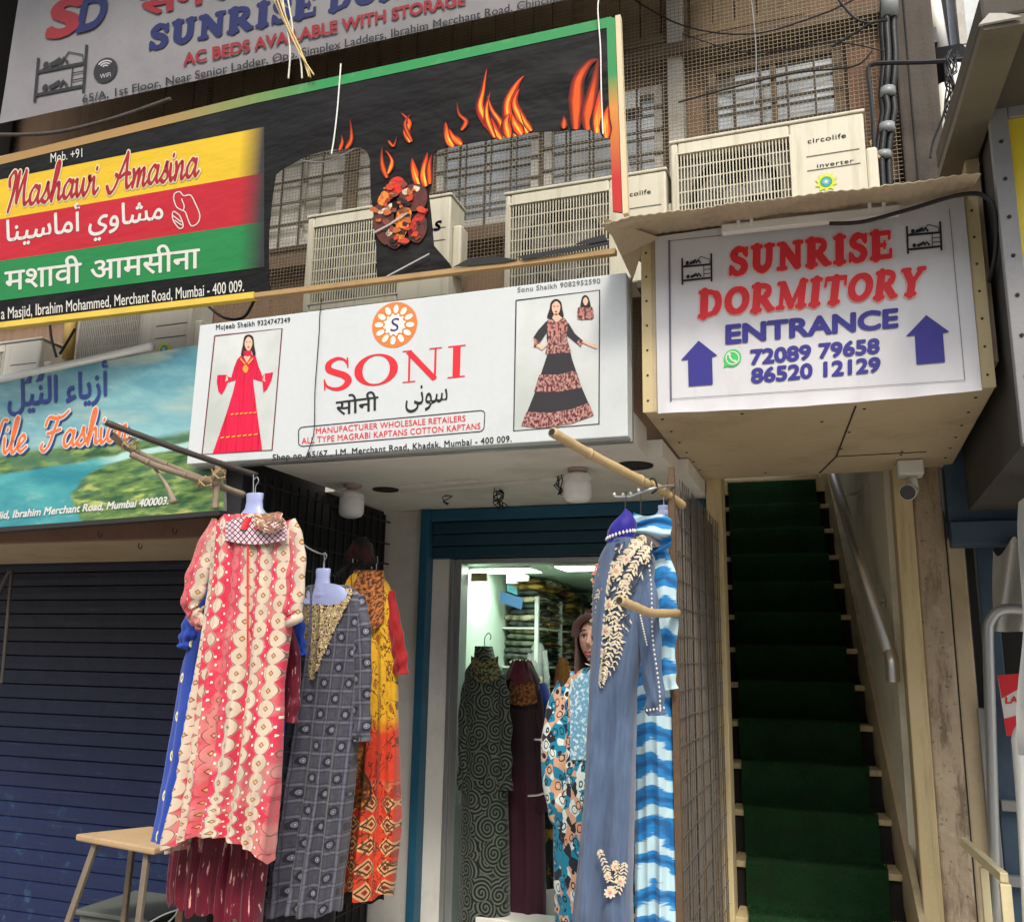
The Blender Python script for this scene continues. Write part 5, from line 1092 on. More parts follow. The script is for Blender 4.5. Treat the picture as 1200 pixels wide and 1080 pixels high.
# ================================================================== poles and hooks for hanging the gowns
M_bamboo = mat('bamboo', (.46, .33, .17), .55, var=.2, sc=14, fine=70, dirt=.35, dirtcol=(.16, .10, .05))
M_greywood = mat('grey_bamboo', (.26, .205, .15), .75, var=.3, sc=18, fine=80, dirt=.4, dirtcol=(.08, .06, .045))
M_iron = mat('dark_iron', (.06, .05, .045), .55, metal=.4, var=.3)
def pole(name, lab, pts, r, m, hole=True, nodes=0, flare=1.0):
    pts = catmull([P(*p) for p in pts], 8); n = len(pts); rs = [r * (flare + (1 - flare) * min(1, i / (n * .6))) * (1 + .05 * math.sin(i * 1.7)) for i in range(n)]
    t = thing(name, lab, 'pole', tuple(pts[-1])); b = MB(); b.tube(pts, rs, 12); b.build('shaft', m, t, smooth=True)
    if hole: d = (pts[0] - pts[1]).normalized(); b = MB(); b.tube([pts[0] + d * .0006, pts[0] + d * .0016], rs[0] * .72, 12); b.build('hollow_end', M_dark, t)
    for k in range(nodes):
        i = int((k + 1) * n / (nodes + 1)); d = (pts[min(i + 1, n - 1)] - pts[i - 1]).normalized(); b = MB(); b.tube([pts[i] - d * .006, pts[i] + d * .006], rs[i] * 1.10, 12); b.build('node_ring', m, t, smooth=True)
    return t
pole('iron_pipe', 'dark iron pipe slanting over the landscape sign towards the red gown', [(124, 495, 2.75), (205, 525, 2.95), (301, 557, 3.25)], .013, M_iron)
pole('bamboo_pole', 'grey bamboo pole under the iron pipe by the landscape sign', [(131, 509, 2.8), (160, 530, 2.9), (230, 559, 3.1), (286, 580, 3.3)], .0145, M_greywood, nodes=3)
pole('bamboo_pole', 'short grey bamboo pole lashed beneath the longer grey pole', [(153, 532, 2.85), (190, 548, 2.95), (255, 568, 3.15)], .013, M_greywood, nodes=2)
pole('stick', 'tapered wooden stick pointing down across the landscape sign', [(204, 589, 2.95), (195, 568, 2.95), (175, 540, 2.95)], .006, M_greywood, False, flare=2.4)
pole('prop_stick', 'short upright wooden stick lashed across the grey bamboo poles', [(252, 596, 3.15), (254, 570, 3.15), (256, 545, 3.15)], .014, M_greywood, False)
for k, (px, py, dd) in enumerate(((152, 520, 2.85), (256, 556, 3.13), (240, 565, 3.1))):
    c = P(px, py, dd); b = MB(); b.tube([c + Vector((.03 * math.cos(i * .9), .03 * math.sin(i * .9), .022 * math.sin(i * 1.3))) for i in range(22)], .003, 5); tag(b.build('lashing', M_bamboo), ('twine lashing round the near ends of the iron pipe and bamboo', 'twine lashing at the top of the short upright stick', 'twine lashing where the short upright stick meets the bamboo')[k], 'lashing')
pole('bamboo_pole', 'pale bamboo pole slanting down before the white shop sign', [(647, 506, 2.72), (690, 531, 2.9), (750, 562, 3.15), (776, 575, 3.3), (800, 592, 3.45)], .0165, M_bamboo, nodes=3)
pole('bent_stick', 'pale bent wooden stick poking out in front of the blue denim gown', [(726, 703, 2.72), (745, 711, 2.82), (764, 718, 2.95), (794, 718, 3.3)], .0145, M_bamboo)
b = MB(); b.tube(catmull([P(758, 565, 3.2), P(766, 560, 3.18), P(770, 572, 3.2), P(764, 578, 3.22)], 5), .004, 6); tag(b.build('wire_loop', M_iron), 'wire loop tied round the pale bamboo pole', 'wire')
hk = thing('hook_rail', 'thin wire hook rail with small knobs above the denim gown', 'hook rail', tuple(P(760, 575, 3.2)))
b = MB(); b.tube(catmull([P(720, 582, 3.15), P(735, 582, 3.15), P(750, 577, 3.18), P(770, 571, 3.2), P(790, 569, 3.35)], 6), .005, 8); b.build('rail', M_alu, hk, smooth=True)
for px, py in ((720, 579), (730, 579.5), (739, 578), (748, 574)):
    b = MB(); c = P(px, py, 3.15); b.lathe(c, [(.001, -.007), (.007, 0), (.001, .007)], 10); b.build('knob', M_whiteplastic, hk, smooth=True)

# ================================================================== wire display panels
M_rust = mat('rusty_wire', (.13, .08, .045), .75, metal=.2, var=.35, sc=25, fine=90)
gpn = thing('grid_panel', 'rusty welded wire display panel beside the stairs', 'grid panel', (-.56, 4.0, 0))
def gridpanel(x, y0, y1, z0, z1, dy, dz, t, m, par, name):
    w = MB(); rg_ = random.Random(int(x * -1000)); y = y0
    while y < y1 + .001:
        j = rg_.uniform(-.004, .004); w.box(x - t + j, x + t + j, y - t, y + t, z0, z1); y += dy
    z = z0
    while z < z1 + .001:
        w.bar((x + .004, y0, z + rg_.uniform(-.006, .006)), (x + .004, y1, z + rg_.uniform(-.006, .006)), t * 1.3); z += dz
    return w.build(name, m, par)
M_galv = mat('dirty_galvanised', (.15, .135, .115), .6, metal=.4, var=.3, sc=25)
gridpanel(-.553, 3.37, 4.78, .2, 2.29, .040, .10, .0019, M_galv, gpn, 'wire_grid')
gridpanel(-.580, 3.385, 4.78, .19, 2.28, .050, .075, .0022, M_rust, gpn, 'wire_grid')
b = MB(); b.bar((-.562, 3.352, .15), (-.562, 3.352, 2.31), .022); b.build('post', M_rust, gpn)
# rust coloured packets pinned behind the wire
rg = random.Random(12); b = MB()
for k in range(330):
    y = 3.4 + 1.35 * rg.random(); z = .25 + 1.7 * rg.random() ** 1.4; s_ = rg.uniform(.018, .04); c = Vector((-.603 + rg.uniform(-.012, .008), y, z)); a1 = rg.uniform(0, 6.28)
    b.add([c + Vector((rg.uniform(-.01, .01), s_ * math.cos(a1 + q * 1.57), s_ * 1.3 * math.sin(a1 + q * 1.57))) for q in range(4)], [(0, 1, 2, 3)])
o = b.build('pinned_cloth_scraps', shader('scrap_brown', lambda: mix_(noise_(30, detail=3), (.012, .008, .006), (.12, .075, .05)), .8), gpn); o['kind'] = 'stuff'
# black lattice screen on the far side of the door recess
bs = thing('lattice_screen', 'black iron lattice screen hung with gowns at the edge of the canopy', 'lattice screen', (-2.46, 4.0, 0))
gridpanel(-2.455, 3.42, 4.76, .2, 2.40, .075, .12, .006, M_black, bs, 'wire_grid')
b = MB(); b.box(-2.62, -2.501, 3.40, 4.775, .2, 2.565); b.build('gap_fill_panel', mat('gap_black', (.017, .017, .02), .6, var=.3), bs)  # black panel put in for the dark gap, closing off the sky
for i in range(22):
    pass
# ================================================================== gowns
def lerp_rows(rows, v):
    t = v * (len(rows) - 1); i = min(int(t), len(rows) - 2); f = t - i
    def g(k):
        a, b, c, d = (rows[max(i - 1, 0)][k], rows[i][k], rows[i + 1][k], rows[min(i + 2, len(rows) - 1)][k])
        return .5 * ((2 * b) + (c - a) * f + (2 * a - 5 * b + 4 * c - d) * f * f + (3 * b - a - 3 * c + d) * f ** 3)
    return g(0), g(1), g(2), g(3)             # py, left, right, Y
class Gown:
    """hanging garment: closed loft through rows of (py, left, right, Y), vertical folds growing towards the hem"""
    def __init__(s, rows, d0=.07, d1=.11, k=9, a0=.003, a1=.018, seed=0, hem=None, wander=.0):
        py0, py1 = rows[0][0], rows[-1][0]
        s.rows = rows; s.d0, s.d1, s.k, s.a0, s.a1, s.seed, s.hem = d0, d1, k, a0, a1, seed, hem; s.wander = wander
        # resample rows evenly in py
        n = 24; s.r = []
        for j in range(n + 1):
            py = py0 + (py1 - py0) * j / n; i = 0
            while i < len(rows) - 2 and rows[i + 1][0] < py: i += 1
            f = (py - rows[i][0]) / (rows[i + 1][0] - rows[i][0]); f2 = f
            s.r.append(tuple([py] + [rows[i][q] + (rows[i + 1][q] - rows[i][q]) * f2 for q in (1, 2, 3)]))
    def fold(s, x, v, th):
        w = s.seed; a = s.a0 + (s.a1 - s.a0) * min(1, v * 1.1) ** 1.3
        ph = s.wander * math.sin(v * 5 + w)
        cr = lambda q: 1 - 1.9 * abs(math.sin(q)) ** .7
        f = cr(x * s.k * 6.3 + w + ph + .5 * math.sin(v * 3 + w)) * .5 + cr(x * s.k * 3.7 + 2.1 * w + 1.2 + .8 * ph) * .55 + mnoise.noise((x * s.k * 4, v * 2.2 + w, th * .3)) * .9
        return f * a + mnoise.noise((x * 9 + w, v * 14, w)) * .005 + mnoise.noise((x * 22 + v * 12, v * 30 - x * 10, w)) * .0022
    def pt(s, th, v, grow=0.0):
        py, l, r, Y = lerp_rows(s.r, v); A, B = P(l, py, Y), P(r, py, Y); c = (A + B) / 2; w = (B.x - A.x) / 2 + grow; d = s.d0 + (s.d1 - s.d0) * v + grow
        cs, sn_ = math.cos(th), math.sin(th); ex = .8
        x = w * math.copysign(abs(cs) ** .9, cs); y = -d * math.copysign(abs(sn_) ** ex, sn_)
        f = s.fold(cs * w, v, sn_); z = c.z
        if s.hem: z += s.hem(th, v)
        return Vector((c.x + x + f * cs * .35, c.y + y - f * sn_, z)), cs * w, c.z
    def mesh(s, nu=150, nv=110, thick=True):
        mb = MB(); zt = s.pt(1.57, 0)[2]
        cache = {}
        def fn(i, j):
            q = s.pt(i * 2 * math.pi, j); cache[(i, j)] = (q[1] * 1.15, q[2] - zt); return q[0]
        return mb.grid(fn, nu, nv, uvfn=lambda i, j: cache[(i, j)])
    def front(s, px, py, off=.006):
        r0, r1 = s.r[0][0], s.r[-1][0]; v = max(0, min(1, (py - r0) / (r1 - r0))); _, l, r, Y = lerp_rows(s.r, v)
        t = max(-.99, min(.99, (px - (l + r) / 2) / ((r - l) / 2))); sn_ = math.sqrt(1 - t * t); d = s.d0 + (s.d1 - s.d0) * v; w = (P(r, py, Y).x - P(l, py, Y).x) / 2
        return P(px, py, Y - d * sn_ ** .8 - max(0, s.fold(t * w, v, sn_) * sn_) - off)
def sleeve(pts, nu=40, nv=40, a=.006, seed=1.0, flat_=.55):
    """pts: (px, py, Y, half width in px)"""
    cs = catmull([P(x, y, Y) for x, y, Y, w in pts], 8); ws = [w for x, y, Y, w in pts]; Ys = [Y for x, y, Y, w in pts]; n = len(cs)
    L = [0.0]
    for i in range(1, n): L.append(L[-1] + (cs[i] - cs[i - 1]).length)
    mb = MB(); cache = {}
    def fn(u, v):
        t = v * (n - 1); i = min(int(t), n - 2); f = t - i; c = cs[i].lerp(cs[i + 1], f); d = (cs[min(i + 2, n - 1)] - cs[max(i - 1, 0)]).normalized()
        q = v * (len(ws) - 1); k = min(int(q), len(ws) - 2); w = (ws[k] + (ws[k + 1] - ws[k]) * (q - k)) * (Ys[k]) / F * 1.0
        side = d.cross(Vector((0, 1, 0))).normalized(); back = side.cross(d).normalized(); th = u * 2 * math.pi
        fo = a * (math.sin(v * 26 + seed * 3 + math.cos(th) * 2) * .6 + mnoise.noise((math.cos(th) * 2 + seed, v * 7, seed)) * 1.2) * (.4 + v)
        cache[(u, v)] = (math.cos(th) * w * 1.1, -(L[i] + (L[i + 1] - L[i]) * f))
        return c + side * ((w + fo) * math.cos(th)) + back * ((w * flat_ + fo) * math.sin(th))
    return mb.grid(fn, nu, nv, uvfn=lambda u, v: cache[(u, v)])
def rel(o, parent): return o
CLOTH_BUMP = lambda: noise_(240, vec_(uv_()[0], uv_()[1]), detail=2)
def cloth(name, fn, rough=.75, sheen=.2, bstr=.12):
    return shader(name, fn, rough, 0, CLOTH_BUMP, bstr, .003, .25, sheen)
def hanger_neck(par, px, py0, py1, w, Y, dw):
    """translucent blue plastic bust: neck and shoulder slope"""
    c = P(px, py0, Y); z1 = c.z; z0 = P(px, py1, Y).z; hw = w * Y / F; b = MB()
    prof = [(.001, z1), (hw * .86, z1), (hw * .92, z1 - .004), (hw * .86, z1 - (z1 - z0) * .3), (hw * .95, z1 - (z1 - z0) * .55), (hw * 1.5, z1 - (z1 - z0) * .82), (dw * Y / F, z0 - .01), (dw * Y / F * 1.05, z0 - .03)]
    vs = []; n = 24
    for r, z in prof:
        for k in range(n): th = 2 * math.pi * k / n; vs.append((c.x + r * math.cos(th), c.y + r * .5 * math.sin(th), z))
    b.add(vs, [(i * n + k, i * n + (k + 1) % n, (i + 1) * n + (k + 1) % n, (i + 1) * n + k) for i in range(len(prof) - 1) for k in range(n)])
    o = b.build('bust_hanger', shader('lilac_plastic', lambda: scale_(C((.30, .34, .56)), noise_(8) * .2 + .9), .3, spec=.5), par, smooth=True)
    b = MB(); a = Vector((c.x, c.y, z1)); b.tube(catmull([a, a + Vector((0, 0, .03)), a + Vector((.012, 0, .05)), a + Vector((.004, 0, .068)), a + Vector((-.01, 0, .06))], 5), .0022, 6); b.build('hook', M_alu, o)
    return o

# ---------- red and cream kaftan
def red_pat(shift=0.0):
    def fn():
        u, v = uv_(); n1 = noise_(7, vec_(u, v), detail=3); n2 = noise_(22, vec_(u + 3.0, v), detail=2)
        uu = u + (n1 - .5) * .012 + shift; p = .078; k = floor_(uu / p); du = (frac_(uu / p) - .5) * p
        even = band_(frac_(k * .5), -.1, .3); vv = v + k * .031; q = .066; dv = (frac_(vv / q) - .5) * q
        r = sqrt_(du * du * 1.25 + dv * dv)
        red = mix_(n2, rgb(184, 30, 58), rgb(212, 62, 90)); cream = mix_(n1, rgb(214, 197, 176), rgb(182, 160, 142))
        disc_ = 1.0 - ss_(r + (n2 - .5) * .009, .0345, .0382)
        base = mix_(ss_(n1, .50, .62) * .35, red, cream)
        # bands between the discs: every third column pink-red with small white dots
        c = mix_(disc_ * (1.0 - band_(frac_(k / 4.0 + .05), .7, 1.0) * .85), base, cream)
        ring = band_(r, .0333, .0358) * (n2 > .40); c = mix_(ring * .85, c, rgb(92, 58, 52))
        dia = abs_(du) + abs_(dv); c = mix_((dia < .0115) * .9, c, rgb(84, 44, 36)); c = mix_(dia < .0068, c, rgb(206, 160, 96))
        du2 = (frac_(uu / p + .5) - .5) * p; d2 = sqrt_(du2 * du2 + dv * dv); c = mix_((d2 < .0052) * (n1 > .38), c, rgb(240, 226, 210))
        g_ = (noise_(5, vec_(u * 2.0, v * .5), detail=2)); return mix_(ss_(g_, .56, .66) * .35, c, rgb(150, 138, 126))
    return fn
M_redk = cloth('red_cream_print', red_pat())
YR = 3.12
kr = thing('printed_kaftan', 'red and cream kaftan with round medallion print hanging foremost on a lilac bust', 'gown', tuple(P(280, 800, YR)), 'gowns hung for sale outside the shop')
rows = [(604, 262, 326, YR), (614, 252, 340, YR), (640, 250, 343, YR), (680, 248, 342, YR), (740, 240, 338, YR), (800, 231, 331, YR), (880, 217, 326, YR), (950, 204, 321, YR), (1006, 197, 315, YR)]
Gr = Gown(rows, .06, .12, 9, .012, .052, .7, hem=lambda th, v: (.085 * max(0, math.sin(th)) - .012 * math.sin(th * 3) + .03 * math.cos(th) * max(0, math.sin(th))) * max(0, v - .8) * 5, wander=.6)
Gr.mesh().build('gown_body', M_redk, kr, smooth=True)
sleeve([(258, 612, YR, 14), (244, 640, YR, 17), (232, 675, YR - .01, 19), (224, 708, YR - .01, 15), (228, 716, YR, 9)]).build('sleeve', M_redk, kr, smooth=True)
sleeve([(226, 712, YR, 9), (229, 722, YR, 13), (238, 735, YR, 7)], 30, 16, .008, 2).build('cuff_frill', M_redk, kr, smooth=True)
sleeve([(338, 612, YR, 12), (347, 640, YR, 13), (346, 680, YR - .01, 15), (342, 718, YR - .01, 16), (341, 722, YR - .01, 15)], seed=3).build('sleeve', M_redk, kr, smooth=True)
b = MB(); f = lambda u, v: Gr.front(259 + u * 77, 606 + 8 * abs(2 * u - 1) ** 2 * (1 - v) + v * 26 + 7 * math.sin(u * 3.14) * (v - .2), .016)
b.grid(f, 60, 16, uvfn=lambda u, v: (u * .3, v * .11))
def yoke():
    u, v = uv_(); a_ = frac_((u + v) / .026) - .5; b_ = frac_((u - v) / .026) - .5; l_ = max_((abs_(a_) < .13), (abs_(b_) < .13)); c = mix_(l_, rgb(214, 200, 206), rgb(92, 20, 62)); return mix_((sqrt_(a_ * a_ + b_ * b_) > .62), c, rgb(180, 40, 70))
b.build('embroidered_yoke', cloth('lattice_yoke', yoke), kr, smooth=True)
b = MB(); f = lambda u, v: Gr.front(284 + u * 24 - 6 * (v - .5), 606 + v * 14, .018 + .01 * math.sin(u * 9)); b.grid(f, 12, 8, uvfn=lambda u, v: (u * .1, v * .1)); b.build('neck_tie', cloth('plain_red_cloth', lambda: mix_(noise_(20), rgb(190, 30, 44), rgb(226, 60, 64))), kr, smooth=True)
b = MB(); f = lambda u, v: Gr.front(289 + u * 2.6, 628 + v * 150, .010) + Vector((0, -.004 * math.sin(u * 3.14), 0)); b.grid(f, 5, 90, uvfn=lambda u, v: (u * .02, v)); b.build('placket', cloth('plain_red_cloth', None), kr, smooth=True)
# cloth rosette
b = MB(); c0 = Gr.front(318, 612, .03)
for ring in range(5):
    r0 = .006 + .010 * ring
    def ros(u, v, r0=r0, ring=ring):
        th = u * 2 * math.pi; rr = r0 + .018 * v; w = .010 * math.sin(th * (5 + ring) + ring * 1.7) * (.4 + v); return c0 + Vector((rr * 1.15 * math.cos(th), -.024 + .006 * ring - .012 * v + w * .6 + .012 * math.sin(th * 3 + ring), rr * .62 * math.sin(th) + .006 * math.sin(th * 4 + ring)))
    b.grid(ros, 60, 5, uvfn=lambda u, v: (u * .35, v * .04))
b.build('rosette', cloth('beige_rosette', lambda: mix_(noise_(16), rgb(240, 214, 190), rgb(206, 170, 148))), kr, smooth=True)
hanger_neck(kr, 299, 578, 610, 15, YR + .01, 34)

# ---------- plain gowns tucked behind it
def blue_pat():
    u, v = uv_(); q = .16; a_ = (frac_(u / q + .2) - .5) * q; b_ = (frac_(v / q) - .5) * q; r = sqrt_(a_ * a_ * 1.8 + b_ * b_); c = mix_(noise_(5), rgb(28, 74, 178), rgb(16, 44, 130)); c = mix_((r < .021), c, rgb(238, 232, 150)); return mix_((r < .010), c, rgb(44, 92, 180))
M_bluek = cloth('blue_dot_print', blue_pat, .6)
YB = 3.34
kb = thing('blue_gown', 'bright blue gown with pale yellow dots tucked behind the red and cream kaftan', 'gown', tuple(P(260, 850, YB)), 'gowns hung for sale outside the shop')
Gown([(640, 255, 330, YB), (700, 240, 340, YB), (780, 214, 338, YB), (893, 196, 330, YB), (950, 186, 320, YB), (996, 177, 316, YB)], .04, .07, 8, .002, .014, 2.2).mesh(110, 60).build('gown_body', M_bluek, kb, smooth=True)
sleeve([(240, 690, YB - .03, 12), (228, 720, YB - .03, 14), (220, 745, YB - .03, 13), (215, 760, YB - .03, 9)]).build('sleeve', M_bluek, kb, smooth=True)
sleeve([(338, 690, YB - .03, 12), (346, 720, YB - .03, 11), (351, 750, YB - .03, 9), (353, 768, YB - .03, 7)], seed=4).build('sleeve', M_bluek, kb, smooth=True)
YM_ = 3.25
M_maroon = cloth('maroon_sequin', lambda: mix_(ss_(noise_(1, vec_(uv_()[0] * 90.0, uv_()[1] * 11.0), detail=3), .62, .66), mix_(noise_(1, vec_(uv_()[0] * 50.0, uv_()[1] * 4.0)), rgb(116, 14, 42), rgb(58, 6, 24)), rgb(214, 160, 150)), .45)
km = thing('maroon_gown', 'maroon sequinned gown whose fringed hem shows under the red and cream kaftan', 'gown', tuple(P(255, 1030, YM_)), 'gowns hung for sale outside the shop')
Gown([(650, 262, 332, YM_), (760, 250, 345, YM_), (850, 235, 330, YM_), (960, 206, 318, YM_), (1040, 197, 310, YM_), (1068, 200, 305, YM_)], .04, .08, 14, .002, .018, 4.1, hem=lambda th, v: (.012 * math.sin(th * 23) + .012 * math.sin(th * 9) - .03 * math.cos(th)) * max(0, v - .9) * 10).mesh(220, 70).build('gown_body', M_maroon, km, smooth=True)
sleeve([(332, 720, YM_, 10), (342, 770, YM_, 12), (342, 815, YM_, 12), (338, 845, YM_, 12)], seed=6).build('sleeve', M_maroon, km, smooth=True)

# ---------- grey gown with gold neckline
def grey_pat():
    u, v = uv_(); n = noise_(60, vec_(u, v), detail=3); n1 = noise_(6, vec_(u, v)); p = .062
    uu = u + (n1 - .5) * .012; fu = frac_(uu / p); fv = frac_(v / p); a_ = (fu - .5) * p; b_ = (fv - .5) * p; r = sqrt_(a_ * a_ + b_ * b_)
    chk = frac_((floor_(uu / p) + floor_(v / p)) * .5) > .25
    c = mix_(n, rgb(44, 44, 52), rgb(80, 80, 92)); ln = max_((abs_(a_) > .027), (abs_(b_) > .027)); c = mix_(ln * .6, c, rgb(104, 104, 120)); ln2 = max_(band_(abs_(a_), .021, .0235), band_(abs_(b_), .021, .0235)); c = mix_(ln2 * .7, c, rgb(36, 36, 46))
    med = chk * (r + (n - .5) * .016 < .021); c = mix_(med * .85, c, rgb(22, 22, 30)); c = mix_(chk * band_(r, .006, .011), c, rgb(112, 110, 128)); return mix_(chk * (r < .004), c, rgb(150, 146, 160))
M_greyk = cloth('grey_block_print', grey_pat, .6)
YG = 3.45
kg = thing('grey_gown', 'charcoal grey block printed gown with gold embroidered neckline on a lilac bust', 'gown', tuple(P(370, 870, YG)), 'gowns hung for sale outside the shop')
Gg = Gown([(686, 362, 410, YG), (694, 350, 424, YG), (720, 347, 430, YG), (770, 342, 428, YG), (850, 332, 420, YG), (950, 320, 410, YG), (1030, 312, 402, YG), (1068, 308, 398, YG)], .055, .10, 9, .008, .042, 3.3, hem=lambda th, v: (.02 * math.cos(th) + .008 * math.sin(5 * th)) * max(0, v - .9) * 10)
Gg.mesh().build('gown_body', M_greyk, kg, smooth=True)
sleeve([(418, 700, YG, 12), (424, 740, YG - .02, 13), (425, 800, YG - .03, 12), (424, 850, YG - .03, 12), (424, 868, YG - .03, 13)], seed=2).build('sleeve', M_greyk, kg, smooth=True)
sleeve([(352, 700, YG, 9), (346, 740, YG - .02, 10), (340, 790, YG - .02, 11), (334, 830, YG - .02, 11)], seed=5).build('sleeve', M_greyk, kg, smooth=True)
b = MB(); rg = random.Random(4)
def gold_pts():
    while True:
        x, y = rg.uniform(346, 412), rg.uniform(690, 796); t = (y - 690) / 106
        cx_ = 379 - 14 * t; hw = 34 * (1 - t) ** 1.1 + 2; ell_ = ((x - 383) / 24) ** 2 + ((y - 696) / 13) ** 2
        if abs(x - cx_) < hw and ell_ > 1: return x, y
for k in range(1500):
    x, y = gold_pts(); a_ = rg.uniform(0, 6.28); l_, w_ = rg.uniform(1.2, 2.8), rg.uniform(.5, 1.0); o_ = .006 + .003 * rg.random()
    q = [(l_, 0), (0, w_), (-l_, 0), (0, -w_)]; b.add([Gg.front(x + p_[0] * math.cos(a_) - p_[1] * math.sin(a_), y + p_[0] * math.sin(a_) + p_[1] * math.cos(a_), o_ + (.0015 if i % 2 else 0)) for i, p_ in enumerate(q)], [(0, 1, 2, 3)])
b.build('gold_embroidery', shader('gold_thread', lambda: mix_(noise_(60), rgb(220, 200, 158), rgb(150, 128, 92)), .4, .2), kg)
b = MB(); b.grid(lambda u, v: Gg.front(383 + 24 * v * math.cos(u * 6.283), 696 + 13 * v * math.sin(u * 6.283), .007 + .003 * (1 - v)), 24, 5); b.build('bust_front', shader('lilac_plastic', lambda: scale_(C((.30, .34, .56)), noise_(8) * .2 + .9), .3, spec=.5), kg, smooth=True)
hanger_neck(kg, 379, 666, 700, 12, YG - .005, 32)
# dark hem of another gown below it
kd = thing('black_gown', 'black gown whose hem shows under the charcoal grey gown', 'gown', tuple(P(350, 1070, 3.6)), 'gowns hung for sale outside the shop')
Gown([(900, 325, 400, 3.56), (1000, 315, 396, 3.56), (1090, 312, 392, 3.56)], .04, .06, 10, .002, .012, 8).mesh(80, 30).build('gown_body', cloth('black_cloth', lambda: C((.012, .012, .014))), kd, smooth=True)
sleeve([(330, 880, 3.5, 8), (326, 960, 3.5, 9), (322, 1030, 3.5, 10)], seed=8).build('sleeve', MATS['black_cloth'], kd, smooth=True)

# ---------- yellow and orange gown with red sleeve
def dash_pat():
    u, v = uv_(); n = noise_(9, vec_(u, v), detail=3); n2 = noise_(40, vec_(u, v), detail=2)
    c = mix_(ss_(v + (n - .5) * .1, -.62, -.70), mix_(n2, rgb(216, 170, 26), rgb(184, 128, 20)), mix_(n2, rgb(206, 70, 26), rgb(170, 30, 26)))
    q = .085; a_ = (frac_((u - .08) / q) - .5) * q; b_ = (frac_(v / q) - .5) * q; d = abs_(a_) + abs_(b_) * .9; low = ss_(v, -.88, -.96)
    c = mix_(low * (d < .035), c, rgb(196, 150, 100)); c = mix_(low * band_(d, .019, .026), c, rgb(70, 30, 22)); c = mix_(low * (d < .010), c, rgb(120, 40, 24))
    # medallion column down the middle
    s_ = abs_(u + .03 + sin_(v * 22.0) * .018); c = mix_((s_ < .042) * (v > -1.0) * ss_(v, -.30, -.42), c, mix_(ss_(n2, .45, .6), rgb(96, 52, 26), rgb(196, 120, 40))); c = mix_(band_(s_, .040, .047) * (v > -1.0), c, rgb(72, 34, 20)); e1 = noise_(1, vec_(u * 16.0, v * 9.0), detail=3); c = mix_(max_(band_(e1, .49, .515), band_(e1, .60, .62)) * .85, c, rgb(66, 28, 18)); return mix_((e1 > .63) * .8, c, rgb(128, 34, 24))
M_dash = cloth('orange_yellow_print', dash_pat, .6)
YO = 3.72
ko = thing('orange_gown', 'yellow gown with orange hem and red sleeve hanging beside the limewashed wall', 'gown', tuple(P(430, 860, YO)), 'gowns hung for sale outside the shop')
Go = Gown([(672, 414, 446, YO), (690, 402, 458, YO), (730, 402, 464, YO), (790, 404, 466, YO), (870, 404, 466, YO), (960, 402, 466, YO), (1046, 400, 456, YO)], .05, .09, 9, .008, .042, 5.2, hem=lambda th, v: .015 * math.sin(4 * th) * max(0, v - .9) * 10)
Go.mesh(110, 80).build('gown_body', M_dash, ko, smooth=True)
M_dred = cloth('dark_red_cloth', lambda: mix_(noise_(26), rgb(170, 22, 30), rgb(110, 20, 22)))
sleeve([(456, 694, YO, 8), (462, 730, YO - .02, 9), (468, 765, YO - .02, 10), (470, 790, YO - .02, 10)], seed=2).build('sleeve', M_dred, ko, smooth=True)
b = MB(); f = lambda u, v: Go.front(414 + u * 36, 668 + v * 78 * (1 - .5 * abs(u - .5)), .006); b.grid(f, 24, 24, uvfn=lambda u, v: (u * .14, v * .3)); b.build('embroidered_yoke', cloth('brown_yoke', lambda: mix_(ss_(noise_(60, vec_(uv_()[0], uv_()[1])), .44, .58), rgb(78, 40, 24), rgb(182, 110, 52))), ko, smooth=True)
b = MB()
for s_, yy in ((1, 1052),):
    b.grid(lambda u, v: P(402 + u * 48, 1036 + v * 20 + 3 * math.sin(u * 12), YO + .02 - .05 * math.sin(u * 3.14)), 20, 4, uvfn=lambda u, v: (u, v))
b.build('hem_lining', MATS['black_cloth'], ko, smooth=True)
# dark scarves and hangers bunched above
hgp = thing('dark_scarf', 'dark scarf bunched over hangers at the top of the lattice screen', 'scarf', tuple(P(415, 660, 3.9)))
def scarf(u, v):
    th = u * 2 * math.pi; c = P(396 + 48 * v, 672 - 20 * math.sin(v * 2.4) + 8 * math.sin(v * 9), 3.86); r = .05 * math.sin(v * 3.0 + .1) * (1 + .35 * mnoise.noise((math.cos(th) * 2, math.sin(th) * 2, v * 6))); return c + Vector((r * .8 * math.cos(th), r * math.sin(th), r * 1.2 * math.cos(th + .6)))
b = MB(); b.grid(scarf, 30, 40, uvfn=lambda u, v: (u * .3, v * .3)); b.build('cloth', cloth('dark_scarf_cloth', lambda: mix_(ss_(noise_(14), .5, .6), (.012, .011, .013), (.06, .018, .016))), hgp, smooth=True)
rg = random.Random(21); proto = None
for k in range(7):
    x, y = 408 + k * 5.5, 664 - 5 * math.sin(k * .8)
    if proto is None:
        proto = thing('clothes_hanger', 'black plastic clothes hanger', 'clothes hanger', tuple(P(x, y, 3.85)), 'black hangers bunched at the top of the lattice screen'); c = P(x, y, 3.85); b = MB()
        b.tube(catmull([c + Vector((-.0, .10, -.06)), c + Vector((0, .05, -.02)), c + Vector((0, 0, 0)), c + Vector((0, -.05, -.02)), c + Vector((0, -.10, -.06))], 5), .006, 6); b.build('arms', M_black, proto)
        b = MB(); b.tube(catmull([c, c + Vector((0, 0, .03)), c + Vector((0, .02, .05)), c + Vector((0, .005, .07))], 5), .003, 6); b.build('hook', M_alu, proto); p0 = c
        proto['label'] = 'black clothes hanger bunched over the yellow gown at the lattice screen'
    else: dup(proto, P(x, y, 3.85) - p0, rz=rg.uniform(-.5, .5))
